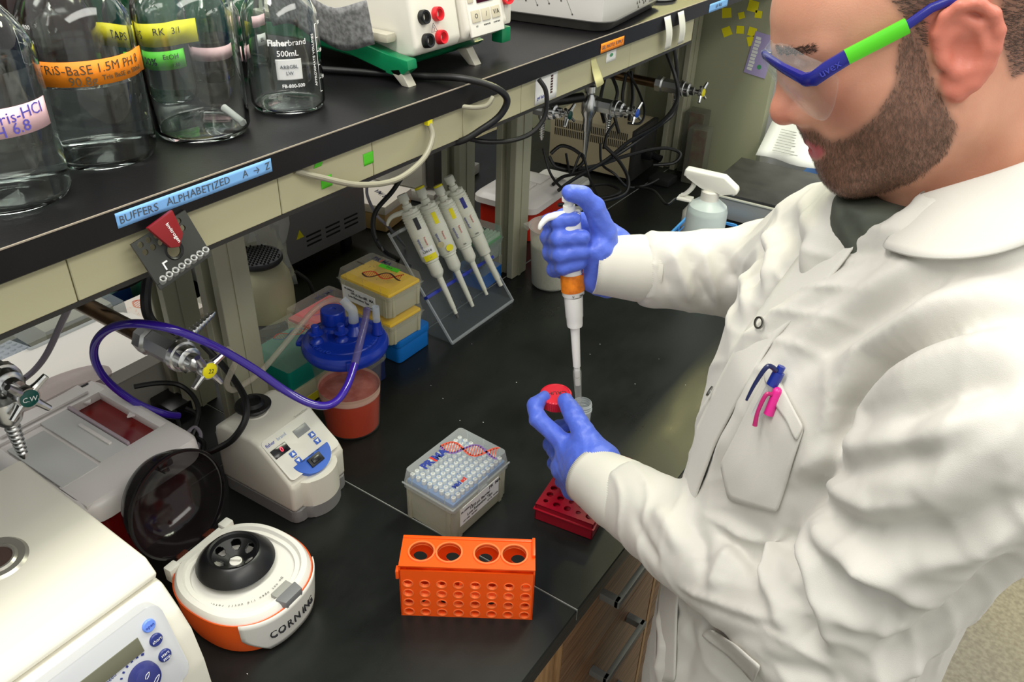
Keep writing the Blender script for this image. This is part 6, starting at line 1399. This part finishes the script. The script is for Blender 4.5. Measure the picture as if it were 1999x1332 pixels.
# folds: photographed fold lines dropped on to the coat surface, raised or sunk there
cv = np.empty(len(coat0.data.vertices) * 3, np.float32); coat0.data.vertices.foreach_get('co', cv); cv = cv.reshape(-1, 3) + np.array(PB, np.float32)
tr = BVHTree.FromPolygons([tuple(v) for v in cv.tolist()], [tuple(p.vertices) for p in coat0.data.polygons])
def hit(px, py, lift=0.0):
    d = ray(px, py).normalized(); r_ = tr.ray_cast(Vector((0, 0, CAMZ)), d)
    if r_[0] is None: return None
    return r_[0] + r_[1] * lift * (1 if r_[1].dot(d) < 0 else -1)
FOLDS = [  # points, width, height (+ ridge, - valley)
    ([(1375, 1005), (1440, 1040), (1500, 1065), (1520, 1090)], .010, .007), ([(1400, 1030), (1450, 1075), (1475, 1110)], .008, -.006),
    ([(1540, 1030), (1522, 1062), (1505, 1105), (1498, 1140)], .009, .008), ([(1500, 1060), (1480, 1090), (1470, 1120)], .008, -.007), ([(1440, 1060), (1410, 1100), (1390, 1150)], .011, .006),
    ([(1545, 1050), (1560, 1120), (1585, 1200), (1605, 1270)], .012, -.014), ([(1575, 1040), (1595, 1110), (1620, 1190), (1612, 1275)], .013, .013), ([(1500, 1110), (1515, 1170), (1540, 1230)], .012, .007), ([(1540, 1140), (1560, 1210), (1580, 1260)], .009, -.006),
    ([(1280, 990), (1310, 1030), (1330, 1075)], .012, .006), ([(1240, 1010), (1262, 1060), (1290, 1100)], .010, -.005), ([(1345, 1010), (1370, 1060), (1372, 1120)], .011, -.006), ([(1260, 1115), (1330, 1150), (1420, 1185), (1520, 1215)], .006, .004), ([(1255, 1122), (1330, 1160), (1420, 1196), (1520, 1227)], .005, -.003),
    ([(1560, 940), (1600, 900), (1700, 880), (1820, 850), (1960, 800)], .014, .010), ([(1555, 960), (1620, 920), (1740, 905), (1860, 880)], .014, -.009), ([(1600, 960), (1640, 1010), (1700, 1030), (1800, 1020), (1850, 990)], .016, -.010), ([(1605, 930), (1650, 975), (1720, 1000), (1810, 985), (1900, 930)], .014, .009),
    ([(1590, 1010), (1630, 1070), (1700, 1105), (1800, 1110)], .014, .009), ([(1640, 1120), (1720, 1160), (1780, 1200)], .014, -.010), ([(1660, 1080), (1740, 1130), (1800, 1180)], .012, .009), ([(1640, 1190), (1700, 1225), (1740, 1240)], .010, .009), ([(1700, 1180), (1740, 1215), (1690, 1240)], .009, -.008),
    ([(1645, 870), (1660, 800), (1720, 720), (1820, 660), (1990, 620)], .012, -.016), ([(1625, 850), (1645, 780), (1700, 700), (1800, 640), (1990, 590)], .016, .011), ([(1680, 880), (1700, 800), (1780, 730), (1900, 690), (1990, 680)], .016, .009), ([(1750, 860), (1800, 800), (1900, 760), (1990, 740)], .014, -.008),
    ([(1540, 690), (1620, 620), (1720, 560), (1850, 500), (1990, 450)], .016, .008), ([(1560, 720), (1660, 650), (1780, 580), (1990, 510)], .016, -.008), ([(1600, 750), (1700, 670), (1850, 590), (1990, 550)], .014, .007), ([(1450, 640), (1540, 560), (1650, 500), (1760, 480)], .014, -.006), ([(1430, 700), (1500, 640), (1600, 570), (1700, 520)], .016, .007),
    ([(1400, 900), (1440, 820), (1480, 740), (1530, 680)], .014, .005), ([(1350, 960), (1390, 870), (1430, 790)], .014, -.005),
    ([(1310, 490), (1330, 540), (1352, 585)], .009, .008), ([(1345, 490), (1362, 545), (1385, 590)], .009, -.007), ([(1370, 485), (1385, 540), (1400, 590)], .009, .007), ([(1405, 485), (1425, 540), (1440, 600)], .010, -.006), ([(1440, 500), (1460, 560), (1462, 610)], .010, .006), ([(1290, 500), (1300, 550), (1310, 600)], .008, -.006), ([(1315, 600), (1370, 615), (1430, 625)], .006, .004),
    ([(1480, 470), (1490, 520), (1470, 560)], .009, -.012), ([(1500, 450), (1515, 500), (1500, 560)], .012, .009), ([(1540, 430), (1560, 490), (1530, 560)], .014, -.006), ([(1565, 400), (1590, 460), (1560, 540)], .012, .006),
    ([(1290, 1180), (1300, 1260), (1290, 1330)], .012, .007), ([(1340, 1200), (1350, 1260), (1330, 1330)], .014, -.006), ([(1700, 1290), (1800, 1240), (1900, 1170), (1990, 1080)], .014, -.010), ([(1700, 1330), (1800, 1280), (1900, 1210)], .014, .009), ([(1480, 1290), (1560, 1310), (1640, 1325)], .012, -.006), ([(1250, 1130), (1300, 1180), (1380, 1215), (1480, 1250)], .010, -.005),
    ([(1700, 940), (1800, 930), (1900, 890), (1990, 840)], .014, .007), ([(1750, 1060), (1850, 1050), (1950, 1000), (1995, 960)], .014, -.008), ([(1780, 1090), (1880, 1080), (1980, 1020)], .014, .008)]
nr_ = np.empty(len(coat0.data.vertices) * 3, np.float32); coat0.data.vertices.foreach_get('normal', nr_); nr_ = nr_.reshape(-1, 3); disp = np.zeros(len(cv))
for pts, w_, h_ in FOLDS:
    w_ *= .82; h_ *= 1.25
    Q = [q for q in (hit(*p) for p in pts) if q is not None]
    if len(Q) < 2: continue
    best = np.full(len(cv), 9.0); par = np.zeros(len(cv)); N_ = len(Q) - 1
    for i in range(N_):
        a, b_ = np.array(Q[i]), np.array(Q[i+1]); ba = b_ - a; 
        if ba @ ba > .04: continue
        h = np.clip(((cv - a) @ ba) / (ba @ ba + 1e-12), 0, 1); dd = np.linalg.norm(cv - a - h[:, None] * ba, axis=1); m_ = dd < best; best[m_] = dd[m_]; par[m_] = (i + h[m_]) / N_
    disp += h_ * np.exp(-(best / w_) ** 2) * np.clip(np.sin(np.pi * np.clip(par * .86 + .07, 0, 1)) * 1.5, 0, 1)
ph = cv @ np.array([38., 21., 30.]); disp += .0011 * np.sin(ph + 3 * np.sin(cv @ np.array([9., 17., 12.]))) + .0012 * np.sin(cv @ np.array([-22., 30., 14.]) + 2 * np.sin(cv @ np.array([14., -8., 20.])))
q1 = cv @ np.array([52., 30., 44.]) + 2.6 * np.sin(cv @ np.array([-11., 19., 9.])) + 1.3 * np.sin(cv @ np.array([31., 12., -26.])); rg = (1 - np.abs(np.sin(q1))) ** 2.5
mk = np.clip(.5 + .9 * np.sin(cv @ np.array([13., -16., 8.]) + 1.1) * np.sin(cv @ np.array([7., 11., -15.])), 0, 1); disp += .0036 * rg * mk
q2 = cv @ np.array([-70., 64., 40.]) + 2.2 * np.sin(cv @ np.array([24., 17., 20.])); disp += .0016 * (1 - np.abs(np.sin(q2))) ** 2 * (1 - mk)
nc = cv - np.array(PB, np.float32) + nr_ * disp[:, None].astype(np.float32); coat0.data.vertices.foreach_set('co', nc.astype(np.float32).ravel()); coat0.data.update()
md = coat0.modifiers.new('sub', 'SUBSURF'); md.levels = 1; md.render_levels = 1
cv2 = nc + np.array(PB, np.float32); tr = BVHTree.FromPolygons([tuple(v) for v in cv2.tolist()], [tuple(p.vertices) for p in coat0.data.polygons])
def cloth_patch(name, quad, nu, nv_, lift, m_, par, solid=.0016, liftfn=None, label=None):
    """patch bounded by two photo polylines (top, bottom), laid on the coat"""
    def along(P, t_):
        L2 = [0]
        for a, b_ in zip(P, P[1:]): L2.append(L2[-1] + math.hypot(b_[0]-a[0], b_[1]-a[1]))
        s_ = t_ * L2[-1]
        for i in range(len(P) - 1):
            if s_ <= L2[i+1] + 1e-9:
                k = (s_ - L2[i]) / (L2[i+1] - L2[i]); return (P[i][0] + (P[i+1][0]-P[i][0]) * k, P[i][1] + (P[i+1][1]-P[i][1]) * k)
        return P[-1]
    rows = []; last = None
    for j in range(nv_ + 1):
        row = []
        for i in range(nu + 1):
            a = along(quad[0], i / nu); b_ = along(quad[1], i / nu); k = j / nv_; p = (a[0] + (b_[0]-a[0]) * k, a[1] + (b_[1]-a[1]) * k)
            q = hit(p[0], p[1], (liftfn(i / nu, k) if liftfn else lift)); q = q or last; last = q; row.append(Vector(q) - PB if q else None)
        rows.append(row)
    fb = next(p for r in rows for p in r if p is not None); rows = [[p or fb for p in r] for r in rows]
    g = G(); g.grid(rows); return g.build(name, m_, par, ang=180, solid=solid, sub=1, label=label)
cloth_patch('breast_pocket', ([(1508, 708), (1532, 760), (1573, 835)], [(1410, 905), (1425, 975), (1520, 1000)]), 12, 10, .0022, COAT, MAN)
cloth_patch('pocket_hem', ([(1506, 704), (1532, 758), (1575, 833)], [(1497, 735), (1520, 788), (1562, 862)]), 12, 3, .0046, COAT, MAN)
_hit = hit
def hit(px, py, lift=0.0):      # on the trunk only, passing under the sleeve
    d = ray(px, py).normalized(); o_ = np.array([0, 0, CAMZ], np.float32); dn = np.array(d, np.float32); s_ = .45
    for _ in range(120):
        v_ = float(f_torso((o_ + dn * s_)[None])[0]); s_ += max(v_ * .7, .0006)
        if v_ < .0008 or s_ > 1.8: break
    if s_ > 1.8: return None
    return Vector((o_ + dn * (s_ - lift)).tolist())
cloth_patch('front_placket', ([(1604, 440), (1560, 500), (1505, 575), (1452, 650), (1402, 745), (1352, 855), (1322, 955), (1296, 1060), (1284, 1180), (1280, 1330)], [(1700, 436), (1640, 520), (1575, 595), (1505, 670), (1450, 765), (1395, 870), (1360, 965), (1335, 1070), (1322, 1180), (1318, 1330)]), 44, 5, .003, COAT, MAN, liftfn=lambda u, k: .0110 - .0060 * k)
hit = _hit
cloth_patch('side_pocket_flap', ([(1395, 1225), (1450, 1262), (1492, 1298)], [(1372, 1238), (1428, 1278), (1475, 1330)]), 8, 3, .004, COAT, MAN)
for p in ((1488, 631), (1392, 768), (1330, 897)):
    q = hit(*p, .0035); d_ = tr.ray_cast(Vector((0, 0, CAMZ)), ray(*p).normalized())[1]
    if q: G().lathe([(.0042, 0), (.0042, .0014), (.0060, .0016), (.0062, 0)], 24, Matrix.Translation(Vector(q) - PB) @ d_.to_track_quat('Z', 'Y').to_matrix().to_4x4()).build('snap_button', mat('snap_metal', '#8b8a86', .3, 1.0), MAN)
# collar: one band that wraps the neck and folds over
g = G(); ctr = Vector((-.045, .790, 0)); rows = []; N = 60
for i in range(N + 1):
    a = -138 + 276 * i / N; f_ = abs(a) / 118; zt_ = .684 - .050 * f_ ** 2; ang_ = math.radians(28 + a); dirv = Vector((math.cos(ang_), math.sin(ang_), 0))
    rt_ = .0675 + .010 * max(0, f_ - .5); tipk = math.exp(-((abs(a) - 112) / 22) ** 2); w_ = .040 + .040 * tipk - .030 * max(0, (abs(a) - 122) / 28)
    top = ctr + dirv * rt_ + Vector((0, 0, zt_)); q_ = lambda r_, dz: ctr + dirv * (rt_ + r_) + Vector((0, 0, zt_ + dz)) - PB
    rows.append([q_(.003, -.040), q_(.000, -.018), q_(.000, -.004), q_(.003, .001), q_(.008, -.003), q_(.010 + w_ * .45, -.016 - .006 * f_), q_(.012 + w_ * .95, -.034 - .004 * f_ + .004 * tipk)])
g.grid(rows); g.build('collar', COAT, MAN, ang=180, solid=.0022, sub=2)
# shirt
V, F = surface(lambda W: smax(smin(sd_cone(W, (-.060, .785, .48), (-.068, .778, .590), .090, .068), sd_cone(W, (-.095, .755, .50), (-.103, .742, .576), .050, .038), .03) + .0012 * np.sin(W[..., 2] * 260 + 5 * W[..., 0] * 40), W[..., 2] - (.60 + (W[..., 0] + .06) * .12), .004), (-.21, .66, .44), (.06, .90, .64), .004)
mesh_obj('shirt', V, F, SHIRT, MAN, 2, loc=PB)
# trousers and shoes
V, F = surface(lambda W: smin(smin(sd_cone(W, (-.150, .875, -.10), (-.150, .885, -.50), .105, .078), sd_cone(W, (-.150, .885, -.50), (-.130, .885, -.86), .078, .052), .03), smin(sd_cone(W, (-.06, .700, -.10), (-.07, .690, -.50), .098, .070), sd_cone(W, (-.07, .690, -.50), (-.06, .690, -.86), .070, .052), .03), .03), (-.27, .55, -.92), (.10, 1.03, .02), .009)
mesh_obj('trousers', V, F, TROU, MAN, 2, loc=PB)
for (x, y) in ((-.14, .885), (-.08, .69)):
    V, F = surface(lambda W: smax(smin(sd_ell(W, (x - .06, y, -.885), (.125, .045, .035)), sd_ell(W, (x + .02, y, -.86), (.05, .042, .055)), .02), -.918 - W[..., 2], .004), (x - .21, y - .07, -.925), (x + .10, y + .07, -.80), .006)
    mesh_obj('shoe', V, F, mat('shoe_black', '#1b1a1a', .5), MAN, 1, loc=PB)
# knitted cuffs with fine ribs
def cuff(A_, B_, r0, r1, name, flare=0.0):
    A_, B_ = Vector(A_), Vector(B_); M_ = (B_ - A_).to_track_quat('Z', 'Y').to_matrix().to_4x4(); M_.translation = A_ - PB; Ln = (B_ - A_).length; g = G(); seg = 220; rings = []
    prof = [(0, r0 * .97), (.06, r0), (.3, r0 * 1.01), (.6, (r0 + r1) / 2 * 1.01), (.9, r1 * 1.01), (1.0, r1), (1.0, r1 - .0022), (.7, r1 - .0024)]
    for t_, r_ in prof: rings.append([M_ @ Vector(((r_ + (.00055 if i % 2 else -.00055)) * math.cos(2*math.pi*i/seg), (r_ + (.00055 if i % 2 else -.00055)) * math.sin(2*math.pi*i/seg) * .93, t_ * Ln)) for i in range(seg)])
    g.grid([r + [r[0]] for r in rings]); return g.build(name, RIB, MAN, ang=180, weld=1e-6)
cuff(Vector(WRL) + (Vector(ELL) - Vector(WRL)).normalized() * .016, (-.348, .727, .152), .047, .040, 'knit_cuff')
cuff(Vector(WRR) + (Vector(ELR) - Vector(WRR)).normalized() * .016, (-.452, .888, .358), .0475, .041, 'knit_cuff')
# ---------------- gloved hands
GLV = mat('nitrile_blue', '#4d68d2', .44, bump=.8, bump_scale=150, stretch=(1, 1, 1), sss=0.0, sheen=.1)
def D(px, py, d): return np.array(dp(px, py, d), np.float32)
def hand(name, palm, fingers, extra=None, k=.016, lo=None, hi=None):
    def f(W):
        d = None
        for a, b_, r1, r2 in palm: e = sd_cone(W, a, b_, r1, r2); d = e if d is None else smin(d, e, .022)
        for pts, rs in fingers: d = smin(d, chain(W, pts, rs, .004), .006)
        u_ = W @ np.array([150., 260., 210.], np.float32); d = d + .0003 * np.sin(u_ + 3.2 * np.sin(W @ np.array([90., -60., 70.], np.float32))) + .0003 * np.sin(W @ np.array([-330., 210., 120.], np.float32) + 2 * np.sin(W @ np.array([60., 120., -80.], np.float32)))
        return d
    P = np.array([p for a, b_, _, _ in palm for p in (a, b_)] + [p for f_, _ in fingers for p in f_]); lo = P.min(0) - .045; hi = P.max(0) + .045
    V, F = surface(f, lo, hi, .0017); return mesh_obj(name, V, F, GLV, MAN, 2, loc=PB)
# right hand round the pipette
PIPT, PIPB = D(1110, 385, 1.05), D(1127, 735, 1.18)
pa = (PIPT - PIPB) / np.linalg.norm(PIPT - PIPB)
palmR = [(D(1225, 520, 1.160), D(1192, 500, 1.135), .036, .034), (D(1190, 480, 1.130), D(1158, 440, 1.118), .026, .020), (D(1188, 515, 1.135), D(1156, 500, 1.120), .028, .020), (D(1180, 540, 1.130), D(1152, 540, 1.118), .024, .018), (D(1185, 545, 1.115), D(1170, 490, 1.085), .022, .020)]
fR = [([D(1160, 436, 1.120), D(1100, 424, 1.125), D(1073, 434, 1.098), D(1090, 431, 1.062), D(1120, 427, 1.058)], [.0120, .0110, .0112, .0108, .0100]),
      ([D(1160, 470, 1.122), D(1098, 460, 1.132), D(1072, 464, 1.105), D(1092, 466, 1.066), D(1138, 463, 1.064)], [.0125, .0116, .0118, .0114, .0102]),
      ([D(1158, 505, 1.124), D(1098, 492, 1.138), D(1075, 494, 1.110), D(1094, 497, 1.074), D(1137, 492, 1.072)], [.0120, .0114, .0114, .0110, .0100]),
      ([D(1155, 540, 1.124), D(1104, 532, 1.140), D(1083, 526, 1.116), D(1100, 522, 1.084), D(1132, 514, 1.082)], [.0110, .0104, .0106, .0100, .0090]),
      ([D(1185, 520, 1.105), D(1180, 455, 1.085), D(1160, 405, 1.062), D(1137, 382, 1.048), D(1113, 377, 1.036)], [.0200, .0165, .0135, .0122, .0110])]
hand('right_glove', palmR, fR)
# left hand holding cap and tube
palmL = [(D(1182, 965, 1.045), D(1160, 925, 1.065), .033, .034), (D(1160, 915, 1.070), D(1112, 878, 1.095), .028, .019), (D(1160, 935, 1.080), D(1102, 915, 1.110), .026, .019), (D(1165, 900, 1.065), D(1148, 868, 1.075), .025, .018), (D(1160, 950, 1.090), D(1118, 955, 1.125), .024, .016)]
fL = [([D(1108, 872, 1.095), D(1050, 818, 1.100), D(1044, 792, 1.112), D(1062, 776, 1.128)], [.0135, .0115, .0105, .0092]),
      ([D(1162, 900, 1.070), D(1142, 850, 1.076), D(1120, 810, 1.092), D(1104, 783, 1.112)], [.0190, .0155, .0135, .0115]),
      ([D(1100, 905, 1.115), D(1076, 868, 1.165), D(1092, 835, 1.185), D(1124, 822, 1.172)], [.0130, .0115, .0108, .0095]),
      ([D(1105, 930, 1.125), D(1084, 905, 1.185), D(1104, 866, 1.205), D(1132, 850, 1.190)], [.0125, .0112, .0105, .0092]),
      ([D(1118, 955, 1.130), D(1098, 940, 1.190), D(1116, 905, 1.215), D(1140, 888, 1.205)], [.0115, .0102, .0096, .0085])]
hand('left_glove', palmL, fL)
# ---------------- held pipette
t = thing('pipette', 'white pipette with an orange tape band held upright in the gloved fist', 'pipette', Vector(PIPB))
ax = Vector(pa); X_ = Vector((.46, -.70, .54)); M_ = frame((0, 0, 0), (X_ - ax * X_.dot(ax)), z=ax) @ Euler((0, 0, math.radians(18))).to_matrix().to_4x4()
kk = float(np.linalg.norm(PIPT - PIPB)) / .270
MM, z0, zt, hb = pipette_parts(t, M_, kk, PWW, big=True, held=True)
g = G(); rows = [[MM @ Vector((math.cos(a) * .0140, math.sin(a) * .0168, z0 + zz)) for a in np.linspace(0, 2*math.pi, 33)] for zz in (.008, .020, .034)]
g.grid(rows).build('orange_tape', mat('tape_orange_marked', '#f48a12', .5, col2='#c9670a', noise_scale=90), t)
label_on(MM, z0, 32, .046, 'eppendorf', .0062, BLUEINK, t, .0150); label_on(MM, z0, 40, .040, 'Research', .0048, REDINK, t, .0150); label_on(MM, z0, 22, .0035, '1000', .004, INK, t, .0150, False); label_on(MM, z0, -20, .0035, 'V', .005, INK, t, .0150, False)
tpm = clear('tip_clear', '#e4e6e2', .35, .1, .5)
G().lathe([(.0058, .012), (.0062, .004), (.0056, -.010), (.0046, -.040), (.0022, -.066), (.0008, -.070)], 20, MM).build('disposable_tip', tpm, t)
G().lathe([(0, .0), (.0042, .0), (.0042, -.012), (0, -.012)], 16, MM @ Matrix.Translation((0, 0, -.002))).build('filter', PWW, t)
# red cap and tube
t = thing('red_screw_cap', 'ribbed red screw cap pinched between left thumb and forefinger', 'cap', Vector(D(1085, 777, 1.135)))
t.scale = (1.17, 1.17, 1.17); cz = Vector((-np.array(CM)[:, 1] * .80 - np.array(CM)[:, 2] * .58 - np.array(CM)[:, 0] * .10).tolist()); M_ = frame((0, 0, 0), Vector((.82, .56, .03)), z=cz)
CR = mat('cap_red', '#d81e34', .35)
g = G(); rows = []; seg = 96
for r_, z_ in ((.0176, -.007), (.0186, -.0065), (.0188, .0055), (.0180, .0070)): rows.append([M_ @ Vector(((r_ + (.0005 if i % 2 and r_ > .0181 else 0)) * math.cos(2*math.pi*i/seg), (r_ + (.0005 if i % 2 and r_ > .0181 else 0)) * math.sin(2*math.pi*i/seg), z_)) for i in range(seg + 1)])
g.grid(rows); g.lathe([(.0180, .0070), (.0165, .0072), (.0160, .0066), (0, .0066)], 64, M_); g.lathe([(.0176, -.007), (.0165, -.007), (.0160, .003), (0, .003)], 48, M_); g.build('cap_shell', CR, t, weld=1e-5)
text('lettering', 'CRUH', .0085, M_ @ Matrix.Translation((.001, .001, .0068)) @ Euler((0, 0, math.pi + .15)).to_matrix().to_4x4(), INK, t, jitter=.05)
t = thing('sample_tube', 'clear screw top tube held behind the left hand under the pipette tip', 'tube', Vector(D(1137, 787, 1.222)))
TB = clear('tube_plastic', '#e6ecee', .75, .12, .5)
G().lathe([(.0128, .001), (.0132, .001), (.0134, -.001), (.0142, -.002), (.0134, -.003), (.0134, -.005), (.0142, -.006), (.0134, -.007), (.0134, -.009), (.0150, -.010), (.0150, -.012), (.0138, -.013), (.0138, -.060), (.009, -.072), (.004, -.076), (0, -.077)], 40).build('tube_wall', TB, t, solid=.0010)
# pens in the pocket
def pen(label, px0, px1, col, clip, lift, lens_=None):
    a = hit(*px0, lift); b_ = hit(*px1, lift); t = thing('pen', label, 'pen', Vector(a), group='pens in the breast pocket'); d = (Vector(b_) - Vector(a)); g = G()
    n_ = tr.ray_cast(Vector((0, 0, CAMZ)), ray(*px0).normalized())[1]
    body_end = d * 1.0
    return t, d, n_
t, d, n_ = pen('blue clicker pen with clear barrel in the breast pocket', (1524, 742), (1490, 812), None, None, .008)
G().tube([Vector((0, 0, 0)), d], .0048, 14, smooth=False).build('clear_barrel', clear('pen_clear', '#dfe0e4', .35, .08, .4), t)
PBL = mat('pen_royal', '#1b2f8f', .25); u_ = d.normalized()
G().tube([-u_ * .004, u_ * .010], .0054, 14, smooth=False).tube([-u_ * .010, -u_ * .004], .0036, 12, smooth=False).build('click_end', PBL, t)
G().tube([-u_ * .003 + n_ * .005, -u_ * .004 + n_ * .010 + Vector((-.005, -.003, 0)), u_ * .012 + n_ * .008 + Vector((-.009, -.005, -.001)), u_ * .028 + n_ * .005 + Vector((-.011, -.006, -.002))], [.0026, .0022, .0018, .0012], 8).build('pocket_clip', mat('pen_navy', '#1a2350', .3), t)
t, d, n_ = pen('magenta pen with its clip over the pocket edge', (1527, 772), (1502, 830), None, None, .006)
MG = mat('pen_magenta', '#d8258a', .3); u_ = d.normalized()
G().tube([-u_ * .003, u_ * .02], .0046, 14, smooth=False).sphere((-u_ * .003)[:], .0046, seg=12).build('pen_body', MG, t)
G().tube([Vector((0, 0, 0)) + n_ * .004, Vector((-.004, -.002, -.001)) + n_ * .005, d * .55 + Vector((-.005, -.003, 0)) + n_ * .005, d * 1.02 + Vector((-.004, -.002, 0)) + n_ * .004], [.0018, .0020, .0018, .0024], 8).build('pocket_clip', mat('pen_dark_magenta', '#b01c66', .35), t)
